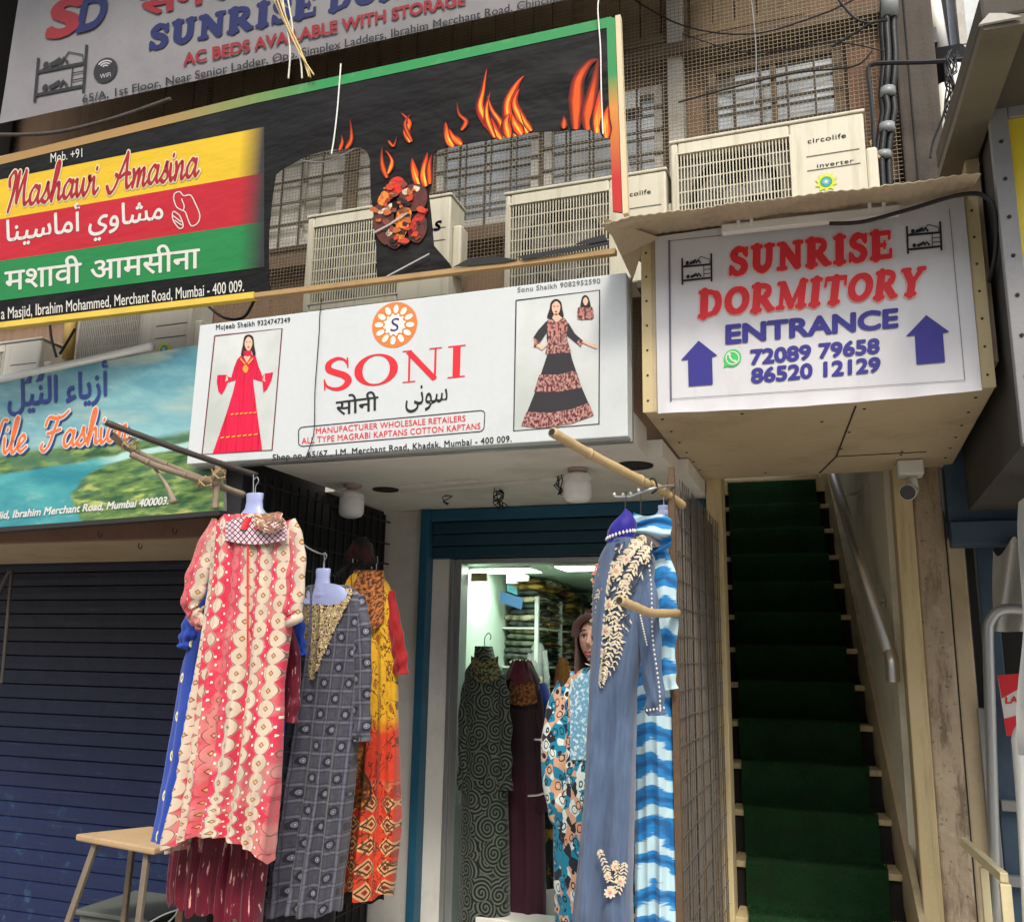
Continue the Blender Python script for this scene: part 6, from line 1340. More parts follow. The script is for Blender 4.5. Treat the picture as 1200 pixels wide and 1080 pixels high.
# cord with hooks strung to the grey gown
b = MB(); b.tube(catmull([P(345, 628, 3.3), P(360, 641, 3.35), P(374, 648, 3.4), P(383, 650, 3.45)], 5), .0035, 6); b.tube([P(380, 650, 3.45), P(380, 667, 3.45)], .002, 5); b.tube([P(297, 556, 3.13), P(297, 580, 3.13)], .0018, 5)
tag(b.build('hanging_wire', M_alu), 'bent wire from which the lilac busts hang', 'wire')

# ---------- denim gown with floral embroidery
def denim():
    u, v = uv_(); a_ = sin_(u * 2600.0) * .5 + .5; n = noise_(1, vec_(u * 80.0, v * 9.0), detail=4); n2 = noise_(3, vec_(u, v)); c = mix_(n * .8 + a_ * .15, rgb(48, 63, 90), rgb(98, 116, 144)); return scale_(c, n2 * .4 + .8)
M_denim = cloth('blue_denim', denim, .8)
YD = 3.12
kn = thing('denim_gown', 'blue denim gown with cream floral embroidery hanging before the doorway', 'gown', tuple(P(710, 860, YD)), 'gowns hung for sale outside the shop')
Gd = Gown([(632, 716, 748, YD), (642, 708, 764, YD), (660, 700, 768, YD), (690, 695, 764, YD), (740, 693, 756, YD), (800, 690, 746, YD), (900, 684, 743, YD), (1000, 677, 742, YD), (1100, 670, 742, YD)], .07, .11, 7, .004, .040, 1.4)
Gd.mesh().build('gown_body', M_denim, kn, smooth=True)
sl_ = sleeve([(750, 664, YD, 13), (757, 700, YD - .03, 14), (762, 760, YD - .04, 13), (767, 815, YD - .04, 11), (769, 838, YD - .04, 11)], seed=2); sl_.build('sleeve', M_denim, kn, smooth=True)
M_floral = shader('cream_thread', lambda: mix_(noise_(50), rgb(222, 212, 190), rgb(186, 168, 138)), .7)
M_olive = shader('dark_thread', lambda: C(rgb(48, 52, 58)), .8); M_rose = shader('rose_thread', lambda: mix_(noise_(40), rgb(200, 104, 92), rgb(220, 160, 130)), .7)
def petal(mb, cx, cy, a_, l_, w_, off):
    pts = []
    for t in range(8):
        s_ = t / 8 * 2 * math.pi; x, y = l_ / 2 + l_ / 2 * math.cos(s_), w_ * math.sin(s_) * (1 - .3 * math.cos(s_)); pts.append(Gd.front(cx + x * math.cos(a_) - y * math.sin(a_), cy + x * math.sin(a_) + y * math.cos(a_), off))
    mb.poly(pts)
cream, dark, rose = MB(), MB(), MB(); rg = random.Random(6); KO = [0]
def leafspray(pts, n, l_, curl=1.0):
    path = c2(pts, 10)
    for i in range(n):
        k = int(i / n * (len(path) - 2)); x, y = path[k]; dx, dy = path[k + 1][0] - x, path[k + 1][1] - y; a_ = math.atan2(dy, dx)
        for sgn in (-1, 1): KO[0] += 1; petal(cream, x, y, a_ + sgn * (.75 + .2 * rg.random()), l_ * (.8 + .4 * rg.random()), l_ * .17, .007 + .0004 * (KO[0] % 9))
    v, fs = ribbon(path, .5, 0, False); dark.add([Gd.front(p[0], p[1], .0066) for p in v], fs)
def flower(x, y, r, n=9):
    for i in range(n): KO[0] += 1; petal(cream, x, y, i * 6.283 / n + rg.random() * .2, r, r * .26, .0085 + .0003 * (i % 5))
    rose.poly([Gd.front(x + r * .26 * math.cos(t * .7), y + r * .26 * math.sin(t * .7), .0115) for t in range(9)])
# dark ground stitches under the yoke
leafspray([(756, 628), (742, 642), (728, 658), (716, 676), (706, 700), (703, 730), (701, 770), (700, 800)], 30, 8); leafspray([(748, 632), (734, 650), (716, 668), (703, 690), (698, 720), (697, 760)], 26, 8)
leafspray([(760, 640), (748, 655), (738, 672), (730, 690), (722, 716), (718, 740)], 22, 8); leafspray([(728, 680), (734, 694), (728, 706)], 6, 7); leafspray([(712, 720), (724, 735), (722, 752), (714, 770), (706, 790), (700, 802)], 18, 7)
leafspray([(714, 735), (712, 760), (707, 785), (703, 802)], 12, 7); leafspray([(726, 742), (727, 756), (724, 770), (716, 785), (702, 798)], 10, 5); leafspray([(698, 770), (695, 790), (693, 805)], 7, 5)
for x, y, r in ((722, 668, 9), (713, 708, 8), (709, 738, 8), (745, 637, 7), (703, 764, 6), (734, 655, 6), (731, 705, 5), (706, 690, 7)): flower(x, y, r)
def in_yoke(x, y):
    lft = 713 - (y - 632) * .5 if y < 668 else 694 - (y - 668) * .03; rgt = 767 if y < 650 else 767 - (y - 650) * .55 if y < 700 else 739 if y < 730 else 739 - (y - 730) * .42
    return lft + 1 < x < rgt and 634 < y < 802
for i in range(900):
    x, y = rg.uniform(692, 766), rg.uniform(634, 802)
    if not in_yoke(x, y): continue
    KO[0] += 1; a_ = 1.9 + .9 * math.sin(x * .21 + y * .13) + rg.gauss(0, .5)
    petal((dark, cream)[i % 4 == 0], x, y, a_, rg.uniform(4, 8), rg.uniform(.7, 1.1), (.0060 if i % 3 else .0072) + .00006 * (KO[0] % 14))
for i in range(16): petal(rose, 697 + rg.uniform(-1, 5), 672 + rg.uniform(-10, 14), rg.uniform(0, 6.28), 5, 1.6, .0105)
leafspray([(702, 995), (708, 1010), (714, 1028), (716, 1050)], 12, 6); leafspray([(732, 1010), (730, 1030), (722, 1050)], 9, 6); leafspray([(720, 1008), (724, 1024), (720, 1044)], 7, 6)
for x, y, r in ((715, 1045, 8), (727, 1032, 7), (712, 1026, 5), (721, 1015, 6)): flower(x, y, r)
fl = cream.build('floral_embroidery', M_floral, kn); dark.build('stem_stitch', M_olive, fl); rose.build('rose_stitch', M_rose, fl)
pr = MB()
for k in range(34):
    t = k / 33; x, y = 759 + 14 * t, 652 + 180 * t; pr.lathe(P(x + 1.5 * math.sin(t * 9), y, YD - .085), [(.001, -.0042), (.0042, 0), (.001, .0042)], 7)
for k in range(14): x, y = 749 + 9 * k / 13, 715 + 40 * k / 13; pr.lathe(P(x, y, YD - .085), [(.001, -.0036), (.0036, 0), (.001, .0036)], 7)
for k in range(6): pr.lathe(P(758 + k * 4, 832 - k * .6, YD - .085), [(.001, -.004), (.004, 0), (.001, .004)], 7)
pr.build('pearl_trim', shader('pearl', lambda: C((.70, .62, .52)), .3, spec=.5), kn, smooth=True)
# royal blue hood of another garment above the denim collar
kc = thing('beaded_hat', 'royal blue cloth hat with white bead trim above the denim gown', 'hat', tuple(P(730, 620, YD)))
def cap(u, v):
    th = u * 2 * math.pi; c = P(731 - 4 * v, 599 + v * 36, YD - .03); r = (17 * math.sin(min(1, v * 1.7 + .08) * 1.57)) * YD / F * (1 + .08 * mnoise.noise((math.cos(th) * 2, math.sin(th) * 2, v * 4))); return c + Vector((r * math.cos(th), r * .8 * math.sin(th), .012 * math.cos(th)))
b = MB(); b.grid(cap, 40, 24, uvfn=lambda u, v: (u * .3, v * .12)); b.build('cap_cloth', cloth('royal_blue', lambda: mix_(noise_(30), rgb(40, 30, 150), rgb(24, 18, 100)), .6), kc, smooth=True)
b = MB()
for k in range(12):
    th = math.pi + .15 + k * .25; c = P(728, 627, YD - .03); r = 17.6 * YD / F; b.lathe(c + Vector((r * math.cos(th), r * .85 * math.sin(th), .014 * math.cos(th))), [(.001, -.007), (.0055, 0), (.001, .007)], 8)
b.build('bead_trim', K_white, kc, smooth=True)
b = MB(); b.tube([P(734, 576, YD), P(732, 600, YD)], .002, 5); b.build('hook', M_iron, kc)

# ---------- blue and white tie-dye gown
def tie():
    u, v = uv_(); n = noise_(1, vec_(u * 3.0, v * 13.0), detail=3, rough=.5); n2 = noise_(1, vec_(u * 7.0, v * 170.0), detail=3)
    w = sin_((v + abs_(u - .0) * .42) * 60.0 + (n - .5) * 7.5); w2 = sin_((v - u * .35) * 118.0 + n * 8.0); m_ = ss_(w * .85 + w2 * .22 + (n2 - .5) * 1.5, .02, .34)
    c = mix_(n2, rgb(12, 92, 160), rgb(40, 140, 200)); c = mix_(ss_(w, -.6, -.95) * .6, c, rgb(10, 52, 104)); return mix_(m_, c, rgb(176, 204, 212))
M_tie = cloth('blue_tie_dye', tie, .6)
YT = 3.38
kt = thing('tie_dye_gown', 'turquoise and white tie dye gown hanging against the rusty wire panel', 'gown', tuple(P(772, 860, YT)), 'gowns hung for sale outside the shop')
Gown([(640, 752, 784, YT), (650, 742, 790, YT), (700, 742, 790, YT), (800, 742, 790, YT), (900, 742, 793, YT), (1000, 742, 797, YT), (1100, 742, 800, YT)], .06, .09, 7, .006, .036, 2.6).mesh(110, 110).build('gown_body', M_tie, kt, smooth=True)
sleeve([(768, 640, YT - .03, 10), (778, 670, YT - .06, 13), (781, 720, YT - .07, 13), (780, 780, YT - .07, 12), (784, 808, YT - .07, 10)], seed=1.5).build('sleeve', M_tie, kt, smooth=True)
def drape(u, v):
    x = 742 + 46 * u; y = 600 + 10 * u * u + v * (30 + 10 * math.sin(u * 3)) + 3 * math.sin(u * 6 + v * 4); p = P(x, y, YT - .10); p.y += -.03 * math.sin(v * 3.14) + .012 * math.sin(v * 14 + u * 5); return p
b = MB(); b.grid(drape, 30, 24, uvfn=lambda u, v: (u * .15 + v * .05, v * .14)); b.build('scarf_drape', M_tie, kt, smooth=True)
b = MB(); b.grid(lambda u, v: P(746 + u * 28, 628 + v * 20 - u * 8, YT - .11) + Vector((0, -.02 * math.sin(u * 3.14), 0)), 12, 8, uvfn=lambda u, v: (u, v)); b.build('collar', cloth('grey_collar', lambda: mix_(noise_(50), rgb(120, 112, 110), rgb(74, 70, 72))), kt, smooth=True)
b = MB(); b.tube([P(751, 575, YT - .05), P(751, 604, YT - .05)], .002, 5); b.build('hook', M_iron, kt)
# small lilac bust end with floral cloth behind the tie dye
kx = thing('floral_gown', 'beige floral gown on a lilac bust squeezed behind the tie dye drape', 'gown', tuple(P(776, 612, 3.5)), 'gowns hung for sale outside the shop')
Gown([(604, 770, 784, 3.5), (614, 766, 788, 3.5), (700, 764, 790, 3.5), (850, 764, 790, 3.5)], .04, .05, 5, .002, .006, 1).mesh(50, 30).build('gown_body', cloth('beige_floral', lambda: mix_(ss_(noise_(50), .48, .56), rgb(170, 140, 120), rgb(60, 50, 50))), kx, smooth=True)
hanger_neck(kx, 778, 592, 606, 8, 3.49, 12)

# ================================================================== inside the shop
el = emit('tube_glow', (.84, 1.0, .88), 12.0)
for i, (px, py, sx_, lab) in enumerate(((590, 667, .22, 'lit ceiling panel nearest the shop doorway'), (685, 664, .16, 'lit ceiling panel deeper in the shop beside the denim gown'), (680, 697, .2, 'lit ceiling panel above the back shelves'))):
    c = PZ(px, py, 2.135); t = thing('ceiling_panel_light', lab, 'ceiling light', (c.x, c.y, 2.139), 'lit panels in the shop ceiling')
    b = MB(); b.box(c.x - sx_, c.x + sx_, c.y - .14, c.y + .14, 2.126, 2.1385); b.build('frame', M_whiteplastic, t)
    b = MB(); b.box(c.x - sx_ + .015, c.x + sx_ - .015, c.y - .125, c.y + .125, 2.1225, 2.1255); b.build('diffuser', el, t)
def spiral():
    u, v = uv_(); vn = E.nt.nodes.new('ShaderNodeTexVoronoi'); vn.inputs['Scale'].default_value = 10.5; vv = vec_(u, v); E.nt.links.new(vv.x, vn.inputs['Vector']); s_ = E.nt.nodes.new('ShaderNodeSeparateXYZ'); E.nt.links.new(vn.outputs['Position'], s_.inputs[0])
    a_, b_ = u - E(s_.outputs[0]), v - E(s_.outputs[1]); r = sqrt_(a_ * a_ + b_ * b_); w = sin_(r * 330.0 + atan2_(b_, a_)); d = E(vn.outputs['Distance']); n = noise_(8, vec_(u, v))
    return mix_(ss_(w, -.3, .15), mix_(n, rgb(64, 76, 68), rgb(104, 112, 98)), rgb(16, 19, 18))
M_spir = cloth('green_swirl_print', spiral, .6)
def simple_hook(par, px, py, Y):
    a = P(px, py, Y); b = MB(); b.tube(catmull([a, a + Vector((0, 0, .05)), a + Vector((.02, 0, .075)), a + Vector((.035, 0, .06)), a + Vector((.03, 0, .04))], 5), .003, 6); b.build('hook', M_alu, par)
YS1 = 4.72
k1 = thing('swirl_gown', 'dark green gown with black swirl print hanging at the edge of the shop doorway', 'gown', tuple(P(568, 900, YS1)), 'gowns hung in the doorway')
Gown([(757, 558, 576, YS1), (772, 556, 580, YS1), (786, 546, 588, YS1), (830, 543, 590, YS1), (900, 542, 594, YS1), (1000, 540, 596, YS1), (1100, 538, 598, YS1)], .06, .1, 5, .003, .014, 1.1).mesh(110, 90).build('gown_body', M_spir, k1, smooth=True)
b = MB(); b.grid(lambda u, v: P(552 + 32 * u, 768 + 26 * v + 6 * math.sin(u * 3.14), YS1 - .07 - .03 * math.sin(u * 3.14)), 16, 8, uvfn=lambda u, v: (u, v)); b.build('neck_trim', cloth('olive_trim', lambda: mix_(ss_(noise_(70), .45, .55), rgb(118, 116, 70), rgb(40, 44, 36))), k1, smooth=True)
simple_hook(k1, 568, 758, YS1)
for q_ in (-1, 1): sleeve([(568 + q_ * 17, 792, YS1, 7), (568 + q_ * 23, 830, YS1 - .03, 8), (568 + q_ * 24, 880, YS1 - .04, 8), (568 + q_ * 24, 925, YS1 - .04, 9)], seed=3 + q_).build('sleeve', M_spir, k1, smooth=True)
YS2 = 4.85
k2 = thing('wine_gown', 'wine coloured velvet gown with brown yoke hanging inside the doorway', 'gown', tuple(P(612, 900, YS2)), 'gowns hung in the doorway')
M_wine = cloth('wine_velvet', lambda: mix_(noise_(1, vec_(uv_()[0] * 60.0, uv_()[1] * 2.0), detail=3), (.012, .006, .009), mix_(ss_(uv_()[1], -.45, -.62), (.03, .012, .016), (.07, .012, .03))), .7, .1)
Gown([(776, 604, 622, YS2), (786, 598, 628, YS2), (800, 592, 632, YS2), (860, 592, 634, YS2), (960, 593, 638, YS2), (1100, 592, 640, YS2)], .06, .09, 6, .003, .012, 2.1).mesh(90, 70).build('gown_body', M_wine, k2, smooth=True)
def cowl(u, v):
    th = u * 2 * math.pi; c = P(611, 774 + v * 26, YS2 - .01); r = (11 + 11 * v) * YS2 / F; return c + Vector((r * math.cos(th) * (1 + .06 * math.sin(th * 5)), r * .95 * math.sin(th), .02 * math.sin(th * 2) * v + .01 * math.sin(9 * th)))
b = MB(); b.grid(cowl, 40, 10, uvfn=lambda u, v: (u * .3, v * .1)); b.build('cowl_neck', cloth('plum_cloth', lambda: mix_(noise_(40), rgb(104, 34, 54), rgb(52, 16, 28))), k2, smooth=True)
b = MB(); b.grid(lambda u, v: P(612 + 36 * (u - .5) * (.75 + .25 * v), 796 + 26 * v + 5 * math.sin(u * 3.14), YS2 - .07 - .03 * math.sin(u * 3.14)), 18, 10, uvfn=lambda u, v: (u * .2, v * .2)); b.build('brown_yoke', cloth('brown_beads', lambda: mix_(ss_(noise_(60), .42, .6), rgb(64, 36, 20), rgb(140, 90, 40))), k2, smooth=True)
for q_ in (-1, 1): sleeve([(612 + q_ * 16, 808, YS2, 6), (612 + q_ * 20, 850, YS2 - .03, 7), (613 + q_ * 21, 900, YS2 - .04, 7), (613 + q_ * 22, 950, YS2 - .04, 8)], seed=4 + q_).build('sleeve', M_wine, k2, smooth=True)
# further gowns deeper in, between the two
k3 = thing('navy_gown', 'royal blue gown half hidden behind the wine gown in the shop', 'gown', tuple(P(640, 860, 5.3)), 'gowns hung in the doorway')
Gown([(800, 628, 640, 5.3), (830, 630, 650, 5.3), (900, 630, 652, 5.3), (1000, 628, 654, 5.3)], .05, .07, 6, .003, .01, 3).mesh(60, 40).build('gown_body', cloth('navy_cloth', lambda: mix_(noise_(20), rgb(30, 46, 140), rgb(16, 26, 84))), k3, smooth=True)
sleeve([(630, 792, 5.28, 6), (628, 820, 5.26, 6), (629, 850, 5.26, 5)], seed=3).build('sleeve', cloth('cream_cloth', lambda: C(rgb(190, 190, 170))), k3, smooth=True)
k4 = thing('paisley_gown', 'black gown with mustard motif hanging low behind the doorway stand', 'gown', tuple(P(640, 980, 5.1)), 'gowns hung in the doorway')
Gown([(860, 636, 650, 5.1), (940, 634, 656, 5.1), (1048, 642, 664, 5.1)], .05, .06, 7, .003, .01, 6).mesh(60, 40).build('gown_body', cloth('mustard_motif', lambda: mix_(ss_(noise_(12, detail=2), .56, .60), (.013, .012, .013), rgb(150, 124, 40))), k4, smooth=True)
sleeve([(640, 900, 5.06, 6), (640, 930, 5.06, 7), (644, 960, 5.06, 6)], seed=3).build('sleeve', MATS['mustard_motif'], k4, smooth=True)
for i_, (xl, xr, y0_, Y_, mk, nm_, lb_) in enumerate(((600, 622, 742, 6.0, lambda: mix_(ss_(noise_(40), .45, .58), rgb(150, 140, 90), rgb(60, 58, 44)), 'olive_gown', 'olive speckled gown hanging deep in the shop above the wine gown'), (620, 640, 752, 5.8, lambda: mix_(noise_(30), rgb(176, 176, 170), rgb(110, 116, 116)), 'silver_gown', 'pale silver gown hanging deep in the shop between the wine and floral gowns'), (652, 668, 770, 6.2, lambda: mix_(noise_(20), rgb(170, 106, 40), rgb(90, 52, 22)), 'amber_gown', 'amber gown hanging deep in the shop beside the mannequin'))):
    kk = thing(nm_, lb_, 'gown', tuple(P((xl + xr) / 2, 850, Y_)), 'gowns hung in the doorway'); w_ = xr - xl
    Gown([(y0_, xl + w_ * .35, xr - w_ * .35, Y_), (y0_ + 8, xl + w_ * .1, xr - w_ * .1, Y_), (y0_ + 60, xl, xr, Y_), (y0_ + 170, xl - 2, xr + 2, Y_)], .05, .08, 8, .004, .02, i_ + 2.5).mesh(70, 40).build('gown_body', cloth(nm_ + '_cloth', mk), kk, smooth=True)
    for q_ in (-1, 1): sleeve([((xl + xr) / 2 + q_ * w_ * .4, y0_ + 10, Y_ - .02, w_ * .16), ((xl + xr) / 2 + q_ * w_ * .55, y0_ + 45, Y_ - .04, w_ * .18), ((xl + xr) / 2 + q_ * w_ * .55, y0_ + 80, Y_ - .04, w_ * .18)], 16, 16, seed=i_ + q_).build('sleeve', MATS[nm_ + '_cloth'], kk, smooth=True)
# chrome loop stand
b = MB(); b.tube(catmull([P(618, 932, 4.7), P(634, 930, 4.7), P(639, 922, 4.7), P(639, 880, 4.7), P(636, 868, 4.7), P(626, 866, 4.7)], 6), .006, 8); tag(b.build('display_stand', M_steel, smooth=True), 'bent chrome rod of a display stand beside the wine gown', 'stand')
cl = MB(); cl.grid(lambda u, v: P(632 + u * 38, 1040 + v * 60, 4.95) + Vector((0, -.03 * math.sin(u * 6 + v * 3), 0)), 20, 10, uvfn=lambda u, v: (u, v)); tag(cl.build('white_cloth', cloth('offwhite_cloth', lambda: C((.45, .47, .43))), smooth=True), 'off white cloth bunched on the shop floor behind the gowns', 'cloth')
b = MB(); b.box(P(560, 1080, 4.66).x, P(646, 1080, 4.66).x, 4.62, 4.8, .2, P(600, 1076, 4.66).z); tag(b.build('step_board', M_whiteplastic, bevel=.006), 'white board standing across the foot of the shop doorway', 'board')

# ---------- mannequin in head scarf
YMN = 3.95
mq = thing('mannequin', 'shop mannequin in brown head scarf and turquoise floral kaftan', 'mannequin', tuple(P(695, 900, YMN)))
hc = P(700, 749, YMN); s0 = 31 * YMN / F         # head centre and half height
def head_pt(th, ph):
    """facing the street and a little towards -X"""
    x, y, z = math.cos(ph) * math.sin(th), -math.cos(ph) * math.cos(th), math.sin(ph)
    w, d, h = .66, .80, 1.0
    if z < 0: w *= 1 - .30 * (-z) ** 1.5; d *= 1 - .10 * (-z)
    p = Vector((x * w, y * d, z * h))
    f = max(0, -y)
    if f > .3:
        g_ = lambda cx_, cz_, sx_, sz_: math.exp(-((x * w - cx_) / sx_) ** 2 - ((z - cz_) / sz_) ** 2)
        p.y -= .20 * g_(0, -.14, .09, .13) + .10 * g_(0, .08, .07, .20) + .085 * g_(0, -.46, .17, .05) + .075 * g_(0, -.58, .15, .05) + .07 * g_(0, -.86, .2, .12)
        p.y += .11 * (g_(.25, .10, .13, .08) + g_(-.25, .10, .13, .08)) - .05 * (g_(.26, .26, .2, .05) + g_(-.26, .26, .2, .05)) + .03 * g_(0, -.52, .16, .02)
    return p
yaw = Matrix.Rotation(R(-8), 3, 'Z'); H3 = lambda p: hc + yaw @ (p * s0)
b = MB(); b.grid(lambda u, v: H3(head_pt((u - .5) * 2 * math.pi, (v - .5) * math.pi)), 128, 96)
n_ = MB(); b.tube([H3(Vector((0, .1, -.75))), H3(Vector((0, .14, -1.1))), H3(Vector((0, .16, -1.5)))], [s0 * .36, s0 * .34, s0 * .46], 20)
b.build('head', shader('mannequin_skin', lambda: scale_(C(rgb(202, 158, 136)), noise_(5) * .1 + .95), .4), mq, smooth=True)
for sg in (-1, 1):
    e_ = MB(); c = head_pt(math.atan2(sg * .25 / .66, 1), .10); c.y -= .0
    pts = [H3(Vector((sg * .25 + .108 * math.cos(t * .449), c.y - .045 - .02 * abs(math.sin(t * .449)), .09 + .036 * math.sin(t * .449)))) for t in range(14)]; e_.poly(pts); e = e_.build('eye', shader('eye_white', lambda: C((.62, .60, .56)), .3), mq)
    i_ = MB(); i_.poly([H3(Vector((sg * .25 + .042 * math.cos(t * .524), c.y - .075, .092 + .038 * math.sin(t * .524)))) for t in range(12)]); i_.build('iris', M_black, e)
    w_ = MB(); w_.tube(catmull([H3(Vector((sg * .10, c.y - .055, .11))), H3(Vector((sg * .25, c.y - .085, .155))), H3(Vector((sg * .40, c.y - .01, .10)))], 6), s0 * .022, 6); w_.build('eyelash', K_hair, e)
    w_ = MB(); w_.tube(catmull([H3(Vector((sg * .09, c.y - .10, .27))), H3(Vector((sg * .26, c.y - .10, .33))), H3(Vector((sg * .43, c.y + .0, .26)))], 6), [s0 * .03] * 6 + [s0 * .02] * 7, 6); w_.build('eyebrow', K_hair, mq)
for zz, dz, yy in ((-.46, .05, -.965), (-.575, .055, -.955)):
    b = MB(); b.tube(catmull([H3(Vector((-.17, -.80, -.515))), H3(Vector((-.08, yy + .045, zz))), H3(Vector((0, yy, zz))), H3(Vector((.08, yy + .045, zz))), H3(Vector((.17, -.80, -.515)))], 5), [s0 * .012 + s0 * .04 * math.sin(math.pi * i / 20) for i in range(21)], 8); b.build('lip', shader('lip_pink', lambda: C(rgb(150, 84, 78)), .45), mq, smooth=True)
# scarf wrapped round the head and down both sides
def hscarf(u, v):
    a_ = R(52) + u * R(256); vv = v                          # leaves the face open
    face = abs(u - .5) * 2
    z = 1.12 - 2.6 * vv; r = math.sqrt(max(.0, 1 - min(1, max(z, 0)) ** 2 / 1.26)) if z > 0 else 1.0 + .05 * z
    top = max(0, (z - .45) / .67)
    a2 = a_ if top <= 0 else R(180) + (a_ - R(180)) * (1 + top * .9)
    w_ = .04 * math.sin(u * 20 + v * 9) + .03 * mnoise.noise((u * 6, v * 6, 2))
    return H3(Vector((math.sin(a2) * (.80 * r + w_), -math.cos(a2) * (.95 * r + w_) + .04, z)))
b = MB(); b.grid(hscarf, 70, 44, uvfn=lambda u, v: (u, v)); o = b.build('head_scarf', cloth('brown_scarf', lambda: mix_(noise_(9), rgb(110, 78, 72), rgb(74, 50, 48))), mq, smooth=True); md = o.modifiers.new('thick', 'SOLIDIFY'); md.thickness = .008
b = MB(); b.tube(catmull([H3(Vector((-.70, -.50, .10))), H3(Vector((-.55, -.68, .52))), H3(Vector((-.2, -.80, .78))), H3(Vector((.2, -.80, .78))), H3(Vector((.55, -.68, .52))), H3(Vector((.70, -.5, .10)))], 6), s0 * .16, 10, flatten=.6); b.build('scarf_band', MATS['brown_scarf'], mq, smooth=True)
def floral():
    u, v = uv_(); vn = E.nt.nodes.new('ShaderNodeTexVoronoi'); vn.inputs['Scale'].default_value = 30.0; vv = vec_(u + (noise_(12, vec_(u, v)) - .5) * .05, v * .75); E.nt.links.new(vv.x, vn.inputs['Vector']); s_ = E.nt.nodes.new('ShaderNodeSeparateColor'); E.nt.links.new(vn.outputs['Color'], s_.inputs[0]); h = E(s_.outputs[0]); d = E(vn.outputs['Distance'])
    c = mix_((h < .32), rgb(206, 160, 130), rgb(24, 128, 160)); c = mix_((h > .6), c, rgb(34, 36, 48)); c = mix_((h > .78), c, rgb(210, 222, 216)); c = mix_(band_(d, .30, .40), c, rgb(26, 34, 46)); return mix_((d < .1), c, rgb(230, 190, 150))
M_flor = cloth('turquoise_floral', floral, .6)
Gm = Gown([(782, 686, 722, YMN), (794, 668, 740, YMN), (830, 656, 748, YMN), (900, 648, 752, YMN), (1000, 650, 752, YMN), (1100, 654, 752, YMN)], .08, .12, 5, .004, .016, 5); Gm.mesh(110, 90).build('gown_body', M_flor, mq, smooth=True)
sleeve([(664, 800, YMN - .03, 12), (654, 840, YMN - .05, 16), (650, 890, YMN - .06, 17), (653, 940, YMN - .06, 14), (655, 970, YMN - .06, 5)], seed=2).build('sleeve', M_flor, mq, smooth=True)
b = MB(); b.grid(lambda u, v: Gm.front(668 + 40 * u, 786 + 104 * v, .012), 24, 30, uvfn=lambda u, v: (u * .15, v * .4)); b.build('beaded_panel', cloth('ice_blue_beads', lambda: mix_(ss_(noise_(70), .5, .62), rgb(104, 160, 190), rgb(212, 228, 232))), mq, smooth=True)

# ---------- shelves and folded garments
sh = thing('wall_shelves', 'white metal shelves along the shop wall packed with folded garments', 'shelves', (-1.95, 6.3, .22))
M_shelf = mat('white_shelf', (.66, .68, .64), .5, var=.05, bump=0)
ZS = (1.02, 1.30, 1.55, 1.80)
b = MB()
for z in ZS: b.box(-2.098, -1.86, 5.75, 7.39, z - .012, z)
o = b.build('shelf_board', M_shelf, sh)
for y in (5.76, 6.3, 6.84, 7.37):
    b = MB(); b.box(-1.875, -1.85, y - .012, y + .012, .2, 2.0); b.build('upright', M_shelf, sh)
b = MB()
for z in (1.25, 1.52, 1.80): b.box(-1.84, -1.0, 7.12, 7.39, z - .012, z)
s2 = thing('back_shelves', 'white metal shelves on the back wall of the shop with dark stacks', 'shelves', (-1.4, 7.3, .22)); b.build('shelf_board', M_shelf, s2)
for x in (-1.83, -1.54, -1.25, -1.0):
    b = MB(); b.box(x - .012, x + .012, 7.105, 7.13, .2, 1.82); b.build('upright', M_shelf, s2)
FC = [rgb(150, 140, 104), rgb(96, 104, 84), rgb(190, 180, 150), rgb(120, 92, 52), rgb(176, 140, 70), rgb(80, 84, 78), rgb(60, 74, 70), rgb(140, 128, 120), rgb(110, 60, 60)]
FM = [cloth('folded_%d' % i, (lambda c=c: mix_(ss_(noise_(26), .4, .6), tuple(min(1, x * 1.5) for x in c), tuple(x * .5 for x in c))), .28, 0) for i, c in enumerate(FC)]
DKM = [cloth('folded_dark_%d' % i, (lambda c=c: mix_(noise_(26), c, tuple(x * .5 for x in c)))) for i, c in enumerate([rgb(54, 66, 66), rgb(40, 50, 54), rgb(74, 80, 74), rgb(30, 34, 40)])]
rg = random.Random(31)
def folded_mesh(seed):
    b = MB(); r_ = random.Random(seed); ph = r_.random() * 6
    def fn(u, v):
        th = u * 2 * math.pi; cx_, sz = math.cos(th), math.sin(th); x = .11 * math.copysign(abs(cx_) ** .35, cx_); z = .021 * math.copysign(abs(sz) ** .7, sz); y = (v - .5) * .23; k = 1 if .02 < v < .98 else .2
        return Vector((x * (1 + .05 * math.sin(y * 40 + ph)), y, .021 + z * k + .004 * mnoise.noise((x * 20 + seed, y * 20, 0))))
    b.grid(fn, 24, 10, uvfn=lambda u, v: (u * .2, v * .2)); return b
protos = [folded_mesh(i).build('folded_garment', FM[0], smooth=True) for i in range(3)]
cnt = 0; n_by = {}
LW = {0: 'beige', 1: 'sage', 2: 'pale cream', 3: 'brown', 4: 'mustard', 5: 'grey', 6: 'green grey', 7: 'taupe', 8: 'dusty red'}
def place_fold(x, y, z, rz, m, label, group):
    global cnt
    src = protos[cnt % 3]
    if cnt < 3: o = src
    else: o = src.copy(); COL.objects.link(o)
    if cnt < 3: pass
    cnt += 1; o.location = (x, y, z); o.rotation_euler = (rg.uniform(-.05, .05), rg.uniform(-.05, .05), rz)
    o.material_slots[0].link = 'OBJECT'; o.material_slots[0].material = m
    return tag(o, label, 'folded garment', group)
